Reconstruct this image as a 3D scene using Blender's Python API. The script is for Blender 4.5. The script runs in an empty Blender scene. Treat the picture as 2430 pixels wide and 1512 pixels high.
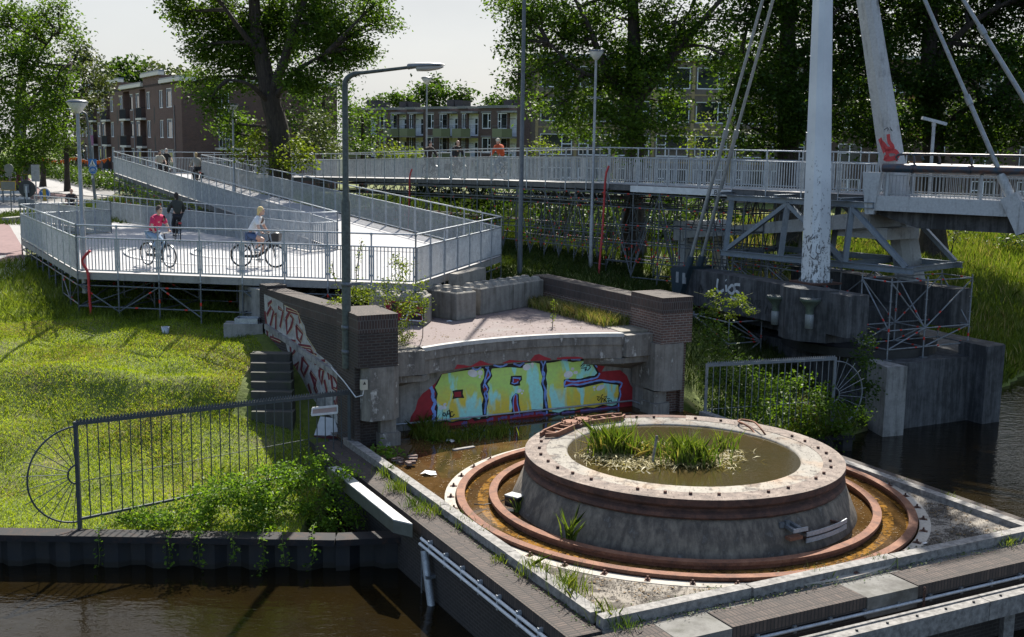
import bpy, math, random
import numpy as np
from mathutils import Vector, Matrix
SC = bpy.context.scene
COL = SC.collection
rng = random.Random(7)
NR = np.random.RandomState(11)
PI = math.pi
# ---------------------------------------------------------------- survey: the camera, and where its rays meet the ground
F_, PIT, ROLL, CZ = 2700.0, math.radians(8.75), math.radians(0.9), 10.0
def ray(px, py):
    x = (px - 1215) / F_; y = -(py - 756) / F_
    c, s = math.cos(ROLL), math.sin(ROLL)
    x, y = c*x - s*y, s*x + c*y
    return Vector((x, math.cos(PIT) + y*math.sin(PIT), -math.sin(PIT) + y*math.cos(PIT)))
CAMP = Vector((0, 0, CZ))
def G(px, py, z):                       # point of the level z
    d = ray(px, py); return CAMP + d * ((z - CZ) / d.z)
def V(px, py, Y):                       # point at the distance Y
    d = ray(px, py); return CAMP + d * (Y / d.y)
def PLN(px, py, p, n):                  # point of a plane
    d = ray(px, py); return CAMP + d * ((Vector(p) - CAMP).dot(n) / d.dot(n))
# frame of the old swing bridge: centre of the turntable, axes along and across
TC = Vector((3.6, 23.06, 0)); UA = Vector((math.cos(math.radians(27.5)), math.sin(math.radians(27.5)), 0)); VA = Vector((-UA.y, UA.x, 0))
def uv(a, b, z=0.0): return TC + UA*a + VA*b + Vector((0, 0, z))
def lerp(a, b, t): return a + (b - a) * t
# ---------------------------------------------------------------- mesh builder
class MB:
    def __init__(s): s.v = []; s.f = []; s.uv = []; s.sm = []; s.mi = []; s.m = 0
    def face(s, pts, smooth=False, uvs=None):
        b = len(s.v); pts = [Vector(p) for p in pts]
        s.v += pts; s.f.append(list(range(b, b+len(pts)))); s.sm.append(smooth); s.mi.append(s.m)
        if uvs is None:
            n = Vector((0, 0, 0))
            for i in range(len(pts)):
                a, c = pts[i], pts[(i+1) % len(pts)]
                n += Vector(((a.y-c.y)*(a.z+c.z), (a.z-c.z)*(a.x+c.x), (a.x-c.x)*(a.y+c.y)))
            if n.length < 1e-12: n = Vector((0, 0, 1))
            n.normalize()
            if abs(n.z) > .75:
                u = pts[1]-pts[0]; u = u - n*u.dot(n)
                if u.length < 1e-9: u = Vector((1, 0, 0))
            else: u = Vector((0, 0, 1)).cross(n)
            u.normalize(); w = n.cross(u)
            uvs = [(p.dot(u), p.dot(w)) for p in pts]
        s.uv += uvs
    def grid(s, rows, closed=False, smooth=True, uvs=None):
        # rows: lists of points with the same length, vertices shared
        b = len(s.v); n = len(rows[0])
        for r in rows: s.v += [Vector(p) for p in r]
        for i in range(len(rows)-1):
            for j in range(n if closed else n-1):
                k = (j+1) % n
                s.f.append([b+i*n+j, b+i*n+k, b+(i+1)*n+k, b+(i+1)*n+j]); s.sm.append(smooth); s.mi.append(s.m)
                if uvs: s.uv += [uvs[i][j], uvs[i][j+1], uvs[i+1][j+1], uvs[i+1][j]]
                else: s.uv += [(j*.1, i*.1), (j*.1+.1, i*.1), (j*.1+.1, i*.1+.1), (j*.1, i*.1+.1)]
    def hexa(s, p):                     # 8 points: bottom ring then top ring
        for q in ((3,2,1,0), (4,5,6,7), (0,1,5,4), (1,2,6,5), (2,3,7,6), (3,0,4,7)): s.face([p[i] for i in q])
    def box(s, c, size, rz=0.0, ax=None):
        c = Vector(c); hx, hy, hz = size[0]/2, size[1]/2, size[2]/2
        if ax is None: u = Vector((math.cos(rz), math.sin(rz), 0))
        else: u = ax
        w = Vector((-u.y, u.x, 0)); k = Vector((0, 0, 1))
        s.hexa([c+u*x*hx+w*y*hy+k*z*hz for z in (-1, 1) for x, y in ((-1,-1), (1,-1), (1,1), (-1,1))])
    def prism(s, poly, z0, z1, top=True, bottom=False):
        n = len(poly)
        ar = sum(poly[i][0]*poly[(i+1) % n][1]-poly[(i+1) % n][0]*poly[i][1] for i in range(n))
        if ar < 0: poly = poly[::-1]
        f0 = z0 if callable(z0) else (lambda x, y: z0)
        f1 = z1 if callable(z1) else (lambda x, y: z1)
        lo = [Vector((p[0], p[1], f0(p[0], p[1]))) for p in poly]; hi = [Vector((p[0], p[1], f1(p[0], p[1]))) for p in poly]
        for i in range(n):
            j = (i+1) % n; s.face([lo[i], lo[j], hi[j], hi[i]])
        if top: s.face(hi)
        if bottom: s.face(lo[::-1])
    def beam(s, a, b, w, h, up=None):   # box bar from a to b, w sideways, h up
        a, b = Vector(a), Vector(b); d = (b-a).normalized()
        up = up or (Vector((0, 0, 1)) if abs(d.z) < .95 else Vector((0, 1, 0)))
        x = d.cross(up).normalized(); y = x.cross(d)
        s.hexa([p+x*i*w/2+y*j*h/2 for p in (a, b) for i, j in ((-1,-1), (1,-1), (1,1), (-1,1))])
    def ibeam(s, a, b, w, h, t=.02):
        a, b = Vector(a), Vector(b); d = (b-a).normalized()
        up = Vector((0, 0, 1)) if abs(d.z) < .95 else Vector((0, 1, 0))
        x = d.cross(up).normalized(); y = x.cross(d)
        s.beam(a+y*(h/2-t/2), b+y*(h/2-t/2), w, t, up); s.beam(a-y*(h/2-t/2), b-y*(h/2-t/2), w, t, up)
        s.beam(a, b, t, h-2*t-.002, up)
    def tube(s, path, r, n=8, closed=False, caps=True, smooth=True):
        path = [Vector(p) for p in path]; m = len(path); rows = []
        ref = None
        for i, p in enumerate(path):
            if closed: t = path[(i+1) % m]-path[i-1]
            else: t = path[min(i+1, m-1)]-path[max(i-1, 0)]
            if t.length < 1e-9: t = Vector((0, 0, 1))
            t.normalize()
            if ref is None: ref = Vector((0, 0, 1)) if abs(t.z) < .9 else Vector((1, 0, 0))
            x = t.cross(ref)
            if x.length < 1e-4: x = t.orthogonal()
            x.normalize(); y = x.cross(t); ref = y if abs(t.z) >= .0 else ref
            rr = r[i] if isinstance(r, (list, tuple)) else r
            rows.append([p + x*(math.cos(2*PI*k/n)*rr) - y*(math.sin(2*PI*k/n)*rr) for k in range(n)])
        if closed: rows.append(rows[0])
        s.grid(rows, True, smooth)
        if caps and not closed:
            s.face(rows[0][::-1]); s.face(rows[-1])
    def lathe(s, c, prof, n=32, a0=0.0, a1=2*PI, smooth=True):
        c = Vector(c); full = abs(a1-a0-2*PI) < 1e-6; k = n if full else n+1
        rows = []; uvs = []
        L = 0
        for i, (r, z) in enumerate(prof):
            if i: L += math.hypot(r-prof[i-1][0], z-prof[i-1][1])
            rows.append([c+Vector((r*math.cos(a0+(a1-a0)*j/n), r*math.sin(a0+(a1-a0)*j/n), z)) for j in range(k)])
            R0 = max(p[0] for p in prof)
            uvs.append([((a1-a0)*j/n*R0, L) for j in range(n+1)])
        s.grid(rows, full, smooth, uvs)
    def sphere(s, c, r, n=10, m=7, sc=(1, 1, 1)):
        c = Vector(c); rows = []
        for i in range(m+1):
            t = PI*i/m
            rows.append([c+Vector((r*sc[0]*math.sin(t)*math.cos(2*PI*j/n), r*sc[1]*math.sin(t)*math.sin(2*PI*j/n), -r*sc[2]*math.cos(t))) for j in range(n)])
        s.grid(rows, True)
    def add(s, o, M=None):
        b = len(s.v); s.v += [(M @ p if M else p.copy()) for p in o.v]; s.f += [[i+b for i in f] for f in o.f]
        s.uv += o.uv; s.sm += o.sm; s.mi += o.mi; return s
    def xf(s, M): s.v = [M @ p for p in s.v]; return s
    def build(s, name, mats, parent=None):
        org = ORG.get(parent.name, Vector((0, 0, 0))) if parent else Vector((0, 0, 0))
        me = bpy.data.meshes.new(name)
        me.from_pydata([p-org for p in s.v], [], s.f)
        if s.uv:
            ul = me.uv_layers.new(name='uv'); ul.data.foreach_set('uv', np.array(s.uv, 'f').ravel())
        me.polygons.foreach_set('use_smooth', s.sm); me.polygons.foreach_set('material_index', s.mi)
        for m in (mats if isinstance(mats, (list, tuple)) else [mats]): me.materials.append(m)
        me.update()
        o = bpy.data.objects.new(name, me); COL.objects.link(o)
        if parent: o.parent = parent; ORG[o.name] = org
        return o
ORG = {}
def tag(o, label=None, cat=None, group=None, kind=None):
    if label: o['label'] = label
    if cat: o['category'] = cat
    if group: o['group'] = group
    if kind: o['kind'] = kind
    return o
def thing(name, label, cat, loc=(0, 0, 0), group=None, rz=0.0):
    o = bpy.data.objects.new(name, None); COL.objects.link(o); o.location = loc; o.rotation_euler = (0, 0, rz); o.empty_display_size = .2
    ORG[o.name] = Vector(loc); return tag(o, label, cat, group)
def copy_tree(o, parent=None):
    c = o.copy(); COL.objects.link(c)
    if parent: c.parent = parent
    for ch in [x for x in bpy.data.objects if x.parent == o]: copy_tree(ch, c)
    return c
# ---------------------------------------------------------------- materials
class NM:
    def __init__(s, name):
        s.mat = bpy.data.materials.new(name); s.mat.use_nodes = True
        s.n = s.mat.node_tree.nodes; s.l = s.mat.node_tree.links
        s.b = s.n['Principled BSDF']; s.out = s.n['Material Output']; s._pos = None
    def new(s, t, **k):
        o = s.n.new(t)
        for a, b in k.items(): setattr(o, a, b)
        return o
    def lk(s, a, b): s.l.new(a, b)
    def pos(s):
        if not s._pos: s._pos = s.new('ShaderNodeNewGeometry').outputs['Position']
        return s._pos
    def obj(s): return s.new('ShaderNodeTexCoord').outputs['Object']
    def uvc(s): return s.new('ShaderNodeTexCoord').outputs['UV']
    def mapping(s, vec, scale):
        m = s.new('ShaderNodeMapping'); m.inputs['Scale'].default_value = scale; s.lk(vec, m.inputs['Vector']); return m.outputs[0]
    def noise(s, vec, scale, detail=5, rough=.6, dist=0.0):
        t = s.new('ShaderNodeTexNoise'); t.inputs['Scale'].default_value = scale; t.inputs['Detail'].default_value = detail
        t.inputs['Roughness'].default_value = rough; t.inputs['Distortion'].default_value = dist; s.lk(vec, t.inputs['Vector']); return t.outputs['Fac']
    def ramp(s, fac, stops):
        r = s.new('ShaderNodeValToRGB'); e = r.color_ramp.elements
        while len(e) < len(stops): e.new(.5)
        for i, (p, c) in enumerate(stops):
            e[i].position = p; e[i].color = (c, c, c, 1) if isinstance(c, (int, float)) else (*c, 1)
        s.lk(fac, r.inputs[0]); return r.outputs['Color']
    def mix(s, fac, a, b, mode='MIX'):
        m = s.new('ShaderNodeMix', data_type='RGBA', blend_type=mode)
        for sock, v in ((m.inputs[0], fac), (m.inputs[6], a), (m.inputs[7], b)):
            if hasattr(v, 'links') or isinstance(v, bpy.types.NodeSocket): s.lk(v, sock)
            elif isinstance(v, (int, float)): sock.default_value = v if sock == m.inputs[0] else (v, v, v, 1)
            else: sock.default_value = (*v, 1)
        return m.outputs[2]
    def bump(s, h, strength=.3, dist=.02, prev=None):
        b = s.new('ShaderNodeBump'); b.inputs['Strength'].default_value = strength; b.inputs['Distance'].default_value = dist
        s.lk(h, b.inputs['Height'])
        if prev: s.lk(prev, b.inputs['Normal'])
        s.lk(b.outputs[0], s.b.inputs['Normal']); return b.outputs[0]
    def base(s, c):
        if isinstance(c, bpy.types.NodeSocket): s.lk(c, s.b.inputs['Base Color'])
        else: s.b.inputs['Base Color'].default_value = (*c, 1)
    def set(s, rough=None, metal=None, spec=None):
        if rough is not None:
            if isinstance(rough, bpy.types.NodeSocket): s.lk(rough, s.b.inputs['Roughness'])
            else: s.b.inputs['Roughness'].default_value = rough
        if metal is not None: s.b.inputs['Metallic'].default_value = metal
        if spec is not None: s.b.inputs['Specular IOR Level'].default_value = spec
MATS = {}
def plain(name, c, rough=.6, metal=0.0, var=.25, scale=6.0, bump=.0, c2=None, spec=None):
    if name in MATS: return MATS[name]
    m = NM(name); f = m.noise(m.obj(), scale, 6, .65)
    c2 = c2 or tuple(x*(1-var) for x in c)
    m.base(m.mix(m.ramp(f, [(.35, 0), (.65, 1)]), c2, c)); m.set(rough, metal, spec)
    if bump: m.bump(f, bump, .02)
    MATS[name] = m.mat; return m.mat
def concrete(name, c=(.3, .29, .27), dark=(.07, .068, .062), amount=.5, streak=True, moss=0.0, light=None, bump=.35):
    m = NM(name); p = m.pos()
    big = m.noise(p, .7, 6, .65, .6); fine = m.noise(p, 14, 6, .7); med = m.noise(p, 3.2, 6, .65, .3)
    st = m.noise(m.mapping(p, (5.5, 5.5, .45)), 1.0, 5, .7)
    col = m.mix(m.ramp(fine, [(.3, 0), (.7, 1)]), tuple(x*.72 for x in c), c)
    k = m.mix(.5, big, med)
    if streak: k = m.mix(.5, k, st)
    lo = .62-.3*amount
    col = m.mix(m.ramp(k, [(lo, 0), (lo+.16, .9)]), col, dark)
    if light: col = m.mix(m.ramp(m.mix(.55, st, med), [(.56, 0), (.66, .85)]), col, light)
    if moss: col = m.mix(m.ramp(m.noise(p, 1.6, 6, .7), [(.5, 0), (.72, moss)]), col, (.045, .06, .018))
    m.base(col); m.set(m.ramp(fine, [(.2, .75), (.8, .95)]))
    m.bump(m.mix(.5, fine, med), bump, .03)
    MATS[name] = m.mat; return m.mat
def brick(name, c1=(.085, .052, .04), c2=(.045, .032, .028), mortar=(.13, .125, .115), bw=.21, bh=.07, dirt=.5, off=.5, mort=.012):
    m = NM(name); t = m.new('ShaderNodeTexBrick'); t.offset = off
    m.lk(m.uvc(), t.inputs['Vector']); t.inputs['Color1'].default_value = (*c1, 1); t.inputs['Color2'].default_value = (*c2, 1)
    t.inputs['Mortar'].default_value = (*mortar, 1); t.inputs['Scale'].default_value = 1; t.inputs['Brick Width'].default_value = bw
    t.inputs['Row Height'].default_value = bh; t.inputs['Mortar Size'].default_value = mort; t.inputs['Mortar Smooth'].default_value = .3; t.inputs['Bias'].default_value = 0
    p = m.pos(); n1 = m.noise(p, 1.1, 6, .65, .5); n2 = m.noise(p, 18, 5, .7)
    col = m.mix(m.ramp(n1, [(.42, 0), (.66, dirt)]), t.outputs['Color'], (.02, .019, .018))
    col = m.mix(m.ramp(n2, [(.35, .35), (.7, 0)]), col, tuple(x*.4 for x in c1))
    m.base(col); m.set(.88)
    inv = m.new('ShaderNodeMath', operation='SUBTRACT'); inv.inputs[0].default_value = 1; m.lk(t.outputs['Fac'], inv.inputs[1])
    m.bump(n2, .3, .01, m.bump(inv.outputs[0], .6, .012))
    MATS[name] = m.mat; return m.mat
def rust(name, c=(.23, .09, .045), c2=(.09, .04, .025), c3=(.33, .17, .09)):
    m = NM(name); p = m.pos(); a = m.noise(p, 3.5, 8, .7, .5); b = m.noise(p, 30, 5, .7)
    col = m.ramp(m.mix(.35, a, b), [(.36, c2), (.5, c), (.64, c3)])
    m.base(col); m.set(.85, .15); m.bump(m.mix(.5, a, b), .5, .012); MATS[name] = m.mat; return m.mat
def galv(name, c=(.28, .30, .32), var=.5, metal=.55, rough=.42):
    m = NM(name); p = m.pos(); a = m.noise(p, 5, 6, .7); b = m.noise(p, 40, 3, .6)
    m.base(m.ramp(m.mix(.4, a, b), [(.34, tuple(x*(1-var) for x in c)), (.62, c)]))
    m.set(m.ramp(a, [(.3, rough+.18), (.7, rough)]), metal); MATS[name] = m.mat; return m.mat
def foliage(name, c1, c2, c3, trans=.45, scale=.5, rough=.5):
    m = NM(name); g = m.new('ShaderNodeNewGeometry'); n = m.noise(g.outputs['Position'], scale, 4, .6)
    col = m.ramp(m.mix(.55, g.outputs['Random Per Island'], n), [(.2, c1), (.5, c2), (.8, c3)])
    m.base(col); m.set(rough, 0, .2)
    t = m.new('ShaderNodeBsdfTranslucent'); m.lk(m.mix(1.0, col, (1.0, 1.0, .38), 'MULTIPLY'), t.inputs['Color'])
    mx = m.new('ShaderNodeMixShader'); mx.inputs[0].default_value = trans
    m.lk(m.b.outputs[0], mx.inputs[1]); m.lk(t.outputs[0], mx.inputs[2]); m.lk(mx.outputs[0], m.out.inputs['Surface'])
    MATS[name] = m.mat; return m.mat
# ---------------------------------------------------------------- camera, light, sky
cam = bpy.data.cameras.new('camera'); camo = bpy.data.objects.new('camera', cam); COL.objects.link(camo)
c_, s_ = math.cos(ROLL), math.sin(ROLL); cp, sp = math.cos(PIT), math.sin(PIT)
rt = Vector((c_, s_*sp, s_*cp)); up = Vector((-s_, c_*sp, c_*cp)); fw = Vector((0, cp, -sp))
mw = Matrix((( rt.x, up.x, -fw.x, 0), (rt.y, up.y, -fw.y, 0), (rt.z, up.z, -fw.z, CZ), (0, 0, 0, 1)))
camo.matrix_world = mw
cam.sensor_width = 36; cam.lens = 36*F_/2430; cam.clip_end = 3000; cam.clip_start = .2
SC.camera = camo
SUN_EL, SUN_AZ = math.radians(46), math.radians(6)     # azimuth east of +Y: high, ahead of the camera
sd = Vector((math.sin(SUN_AZ)*math.cos(SUN_EL), math.cos(SUN_AZ)*math.cos(SUN_EL), math.sin(SUN_EL)))
sun = bpy.data.lights.new('sun', 'SUN'); sun.energy = 5.0; sun.angle = math.radians(.53); sun.color = (1, .95, .86)
suno = bpy.data.objects.new('sun', sun); COL.objects.link(suno); suno.rotation_euler = sd.to_track_quat('Z', 'Y').to_euler(); suno.location = (0, 0, 60)
w = bpy.data.worlds.new('World'); SC.world = w; w.use_nodes = True
wn, wl = w.node_tree.nodes, w.node_tree.links
sky = wn.new('ShaderNodeTexSky'); sky.sky_type = 'NISHITA'; sky.sun_disc = False; sky.sun_elevation = SUN_EL; sky.sun_rotation = SUN_AZ
sky.air_density = 1.0; sky.dust_density = 2.5; sky.ozone_density = 1.0; sky.altitude = 0
# thin high cloud: the sky's own light, greyed, with soft structure
tc = wn.new('ShaderNodeTexCoord'); mp = wn.new('ShaderNodeMapping'); mp.inputs['Scale'].default_value = (1, 1, 2.2); wl.new(tc.outputs['Generated'], mp.inputs['Vector'])
nz = wn.new('ShaderNodeTexNoise'); nz.inputs['Scale'].default_value = 1.8; nz.inputs['Detail'].default_value = 6; nz.inputs['Roughness'].default_value = .55; wl.new(mp.outputs[0], nz.inputs['Vector'])
rp = wn.new('ShaderNodeValToRGB'); rp.color_ramp.elements[0].position = .3; rp.color_ramp.elements[0].color = (.86, .86, .86, 1); rp.color_ramp.elements[1].position = .7; rp.color_ramp.elements[1].color = (.97, .97, .97, 1)
wl.new(nz.outputs['Fac'], rp.inputs[0])
hs = wn.new('ShaderNodeMix'); hs.data_type = 'RGBA'; 
sx = wn.new('ShaderNodeSeparateXYZ'); wl.new(tc.outputs['Generated'], sx.inputs[0]); mr_ = wn.new('ShaderNodeMapRange'); mr_.interpolation_type = 'SMOOTHSTEP'; mr_.inputs[1].default_value = -.1; mr_.inputs[2].default_value = .75; wl.new(sx.outputs['Y'], mr_.inputs[0])
mm = wn.new('ShaderNodeMath'); mm.operation = 'MULTIPLY'; wl.new(rp.outputs[0], mm.inputs[0]); wl.new(mr_.outputs[0], mm.inputs[1]); wl.new(mm.outputs[0], hs.inputs[0]); wl.new(sky.outputs[0], hs.inputs[6]); hs.inputs[7].default_value = (2.62, 2.72, 2.8, 1)
bg = wn['Background']; wl.new(hs.outputs[2], bg.inputs['Color']); bg.inputs['Strength'].default_value = .12
SC.view_settings.view_transform = 'Standard'; SC.view_settings.look = 'None'; SC.view_settings.gamma = 1; SC.view_settings.exposure = 1.1
SC.cycles.max_bounces = 6; SC.cycles.diffuse_bounces = 3; SC.cycles.glossy_bounces = 3; SC.cycles.transmission_bounces = 4; SC.cycles.transparent_max_bounces = 8
SC.cycles.caustics_reflective = False; SC.cycles.caustics_refractive = False
SC.cycles.use_denoising = True; SC.cycles.sample_clamp_indirect = 4
# ---------------------------------------------------------------- shared materials
CONC = concrete('weathered_concrete'); CONC_D = concrete('black_stained_concrete', (.13, .132, .135), (.02, .021, .023), .8)
CONC_L = concrete('pale_concrete', (.42, .38, .32), (.1, .085, .07), .35, False)
CONC_B = concrete('block_concrete', (.27, .25, .215), (.09, .08, .065), .5)
CONC_P = concrete('peeling_painted_concrete', (.46, .47, .47), (.11, .11, .1), .35, True, 0, None)
CONC_W = concrete('lime_streaked_concrete', (.25, .23, .2), (.07, .062, .054), .6, True, 0, (.7, .68, .63))
BRK = brick('dark_brick', (.055, .034, .027), (.03, .022, .02), (.085, .08, .072)); BRK_RED = brick('red_brown_brick', (.17, .085, .062), (.1, .055, .045), (.26, .24, .21), .21, .07, .35)
COPING = brick('brick_coping', (.095, .068, .054), (.05, .037, .031), (.022, .02, .018), .075, .205, .55, 0.0, .012)
SOLDIER = brick('upright_brick_course', (.08, .044, .034), (.045, .03, .026), (.13, .12, .11), .07, .215, .4, .5)
RUST = rust('rust', (.18, .076, .042), (.07, .036, .025), (.25, .125, .072)); RUST_D = rust('dark_rust', (.085, .042, .03), (.035, .02, .016), (.15, .07, .045)); RUST_L = rust('pale_rust', (.16, .122, .1), (.05, .042, .038), (.29, .24, .2))
GALV = galv('galvanised_steel', (.42, .45, .48), .45, .4, .4); GALV_D = galv('dull_steel', (.16, .175, .19), .45, .4, .5); GALV_S = galv('scaffold_steel', (.26, .28, .3), .5, .4, .5)
IRON = galv('dark_iron', (.085, .095, .105), .4, .3, .55); BLUESTEEL = galv('blue_grey_girder', (.2, .235, .27), .3, .2, .5)
TIMBER = plain('grey_timber', (.27, .255, .235), .85, 0, .6, 9, .4)
WHITE = plain('white_paint', (.62, .63, .63), .5, 0, .2); BLACK = plain('black_plastic', (.012, .012, .013), .45); DARK = plain('dark_metal', (.03, .032, .035), .5, .3)
RED = plain('red_paint', (.42, .02, .025), .45); REDBAND = plain('red_band', (.6, .03, .015), .5); ASPH = concrete('deck_asphalt', (.36, .355, .36), (.22, .215, .21), .35, False)
# ---------------------------------------------------------------- ground: one sheet, shore line, banks
WZ = 1.35                                # canal level
PZ = 2.72                                # deck of the old pier
_yk = np.array([0, 22.36, 24, 25.5, 27.2, 28.3, 30, 33, 38, 46, 60, 110, 700.]); _zk = np.array([2.0, 2.0, 2.2, 2.55, 3.15, 3.75, 4.2, 4.6, 4.95, 5.2, 5.3, 5.35, 5.4])
_shore = [(-4.2, 24.6), uv(-4.8, 7.2).to_2d()[:], uv(-4.5, 8.35).to_2d()[:], uv(4.5, 8.35).to_2d()[:], uv(4.8, 7.2).to_2d()[:], (9.7, 32.2), (11.2, 34.6), (12.6, 37), (16.8, 39.2), (20.0, 43.6), (27, 49), (45, 58), (120, 85), (400, 150)]
_shore = [tuple(p) for p in _shore]
def land_z(x, y):
    x = np.asarray(x, float); y = np.asarray(y, float)
    sh = 3.0*np.clip((x+9)/4.4, 0, 1)**1.6*np.clip((34-y)/4, 0, 1)
    zl = np.interp(y-sh, _yk, _zk)
    d = np.full(x.shape, 1e9); sg = np.ones(x.shape)
    for (ax, ay), (bx, by) in zip(_shore[:-1], _shore[1:]):
        ex, ey = bx-ax, by-ay; t = np.clip(((x-ax)*ex+(y-ay)*ey)/(ex*ex+ey*ey), 0, 1)
        q = np.hypot(x-ax-t*ex, y-ay-t*ey); s = np.where(ex*(y-ay)-ey*(x-ax) >= 0, 1, -1)
        sg = np.where(q < d-1e-9, s, sg); d = np.minimum(d, q)
    zr = np.minimum(zl, np.where(d < 6, 1.5+d*.36, 3.66+(d-6)*.2))
    k = np.clip((x-2)/5, 0, 1); k = np.where(y > 60, np.clip((x-10)/8, 0, 1), k)
    z = zl*(1-k)+zr*k
    bumps = .07*np.sin(x*1.7+y*.6)*np.sin(y*1.3-x*.4)+.05*np.sin(x*3.1+1)*np.sin(y*2.7)+.22*np.exp(-((y-28.6-.25*np.sin(x*.9))/.5)**2)*np.clip((-x-4)/2, 0, 1)
    z = z+bumps*np.where(y < 45, 1, .2)*np.clip((y-22.6)/2, 0, 1)
    wet = ((x < -4.2) & (y < 22.36)) | ((x >= -4.2) & (sg < 0)) 
    return np.where(wet, .1, z)
def lz(x, y): return float(land_z(np.array([x]), np.array([y]))[0])
def GT(px, py, lift=0.0):                # ray meets the ground
    d = ray(px, py); t = 15.0
    for i in range(400):
        p = CAMP+d*t
        if p.z <= lz(p.x, p.y)+lift: break
        t *= 1.012
    lo, hi = t/1.012, t
    for i in range(24):
        m = (lo+hi)/2; p = CAMP+d*m
        if p.z <= lz(p.x, p.y)+lift: hi = m
        else: lo = m
    return CAMP+d*hi
xs = np.concatenate([-26-np.geomspace(.5, 400, 34)[::-1], np.arange(-26, 26.01, .36), 26+np.geomspace(.5, 400, 34)])
ys = np.concatenate([[2, 10, 18, 21], [22.30, 22.37], np.arange(22.6, 48, .33), 48+np.geomspace(.5, 650, 40)])
X, Y = np.meshgrid(xs, ys); Z = land_z(X, Y)
mb = MB(); mb.grid([[Vector((X[i, j], Y[i, j], Z[i, j])) for j in range(len(xs))] for i in range(len(ys))])
m = NM('lawn_ground'); p = m.pos(); a = m.noise(p, .45, 6, .65, .5); b = m.noise(p, 7, 6, .7); c = m.noise(p, 1.7, 5, .65)
col = m.ramp(m.mix(.5, b, c), [(.35, (.05, .068, .01)), (.55, (.1, .13, .016)), (.7, (.16, .185, .03))])
col = m.mix(m.ramp(m.mix(.4, a, c), [(.5, 0), (.64, .8)]), col, (.14, .11, .06))
m.base(col); m.set(.95); m.bump(b, .8, .05); LAWN = m.mat
ground = tag(mb.build('ground', LAWN), kind='structure')
# ---------------------------------------------------------------- water
def water(name, base, rough, scale, dist, tint=None):
    m = NM(name); p = m.pos()
    n = m.noise(m.mapping(p, (1, 2.2, 1)), scale, 4, .55, .4); n2 = m.noise(m.mapping(p, (1, 1.6, 1)), scale*4.2, 3, .5)
    m.base(base if not tint else m.mix(m.ramp(m.noise(p, .35, 4), [(.35, 0), (.65, 1)]), base, tint)); m.set(rough, 0, .5)
    m.b.inputs['IOR'].default_value = 1.33
    m.bump(m.mix(.35, n, n2), .55, dist); return m.mat
CANAL = water('canal_water', (.007, .005, .002), .02, 1.5, .035, (.012, .008, .0027))
mb = MB(); mb.face([(-500, -30, WZ), (500, -30, WZ), (500, 180, WZ), (-500, 180, WZ)])
tag(mb.build('canal_water', CANAL), kind='structure')
# ---------------------------------------------------------------- the pier of the old swing bridge
KA, KB0 = 4.76, -4.62
LO, RO, NO = -5.55, 5.55, -5.62          # outer faces
pier = thing('bridge_pier', 'square brick pier in the water carrying the old turntable, with concrete deck and brick edge', 'bridge pier', uv(0, 0, 0))
def ab(poly): return [uv(a, b).to_2d()[:] for a, b in poly]
mb = MB()
pts = [(LO, 8.0), (LO, NO), (RO, NO), (RO, 5.2)]
for (a0, b0), (a1, b1) in zip(pts[:-1], pts[1:]):
    mb.face([uv(a0, b0, .2), uv(a1, b1, .2), uv(a1, b1, 2.60), uv(a0, b0, 2.60)])
mb.face([uv(RO, 5.2, .2), uv(3, 5.2, .2), uv(3, 5.2, 2.6), uv(RO, 5.2, 2.6)])
# wall brick, streaked with lime
m = brick('pier_wall_brick', (.03, .023, .02), (.02, .017, .015), (.06, .055, .05), .21, .07, .6)
nm = MATS['pier_wall_brick']
mb.build('brick_wall', nm, pier)
# paving of bricks on edge round the deck: outer strips
def coping(name, poly, z1, z0=2.45, mat=None):
    c = MB(); c.prism(ab(poly), z0, z1); return c.build(name, mat or COPING, pier)
mb = MB()
def strip_uv(c, a0, b0, a1, b1, z, w=.62):      # brick strip between two corners, uv along it
    p = [uv(a0, b0, z), uv(a1, b0, z), uv(a1, b1, z), uv(a0, b1, z)]
    c.face(p, uvs=[(b0, a0), (b0, a1), (b1, a1), (b1, a0)] if abs(b1-b0) > abs(a1-a0) else [(a0, b0), (a1, b0), (a1, b1), (a0, b1)])
    c.face([uv(a0, b0, z-.22), uv(a1, b0, z-.22), uv(a1, b0, z), uv(a0, b0, z)], uvs=[(a0, -.02), (a1, -.02), (a1, .19), (a0, .19)])
    c.face([uv(a0, b1, z-.22), uv(a0, b0, z-.22), uv(a0, b0, z), uv(a0, b1, z)], uvs=[(b1, -.02), (b0, -.02), (b0, .19), (b1, .19)])
    c.face([uv(a1, b0, z-.22), uv(a1, b1, z-.22), uv(a1, b1, z), uv(a1, b0, z)], uvs=[(b0, -.02), (b1, -.02), (b1, .19), (b0, .19)])
strip_uv(mb, LO-.03, -4.9, -4.98, 7.4, 2.68); mb.build('brick_coping', COPING, pier)
mb = MB(); strip_uv(mb, LO-.03, NO-.03, -4.12, -5.02, 2.68); mb.build('brick_coping', COPING, pier)
mb = MB(); strip_uv(mb, -3.08, NO-.03, -.32, -5.02, 2.68); mb.build('brick_coping', COPING, pier)
mb = MB(); strip_uv(mb, .87, NO-.03, RO+.03, -5.02, 2.68); mb.build('brick_coping', COPING, pier)
mb = MB(); strip_uv(mb, 4.98, -5.0, RO+.03, 5.2, 2.68); mb.build('brick_coping', COPING, pier)
mb = MB(); mb.prism(ab([(-4.1, NO-.05), (-3.1, NO-.05), (-3.1, -5.02), (-4.1, -5.02)]), 2.3, 2.67); mb.prism(ab([(-.3, NO-.05), (.85, NO-.05), (.85, -5.02), (-.3, -5.02)]), 2.3, 2.67)
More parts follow.
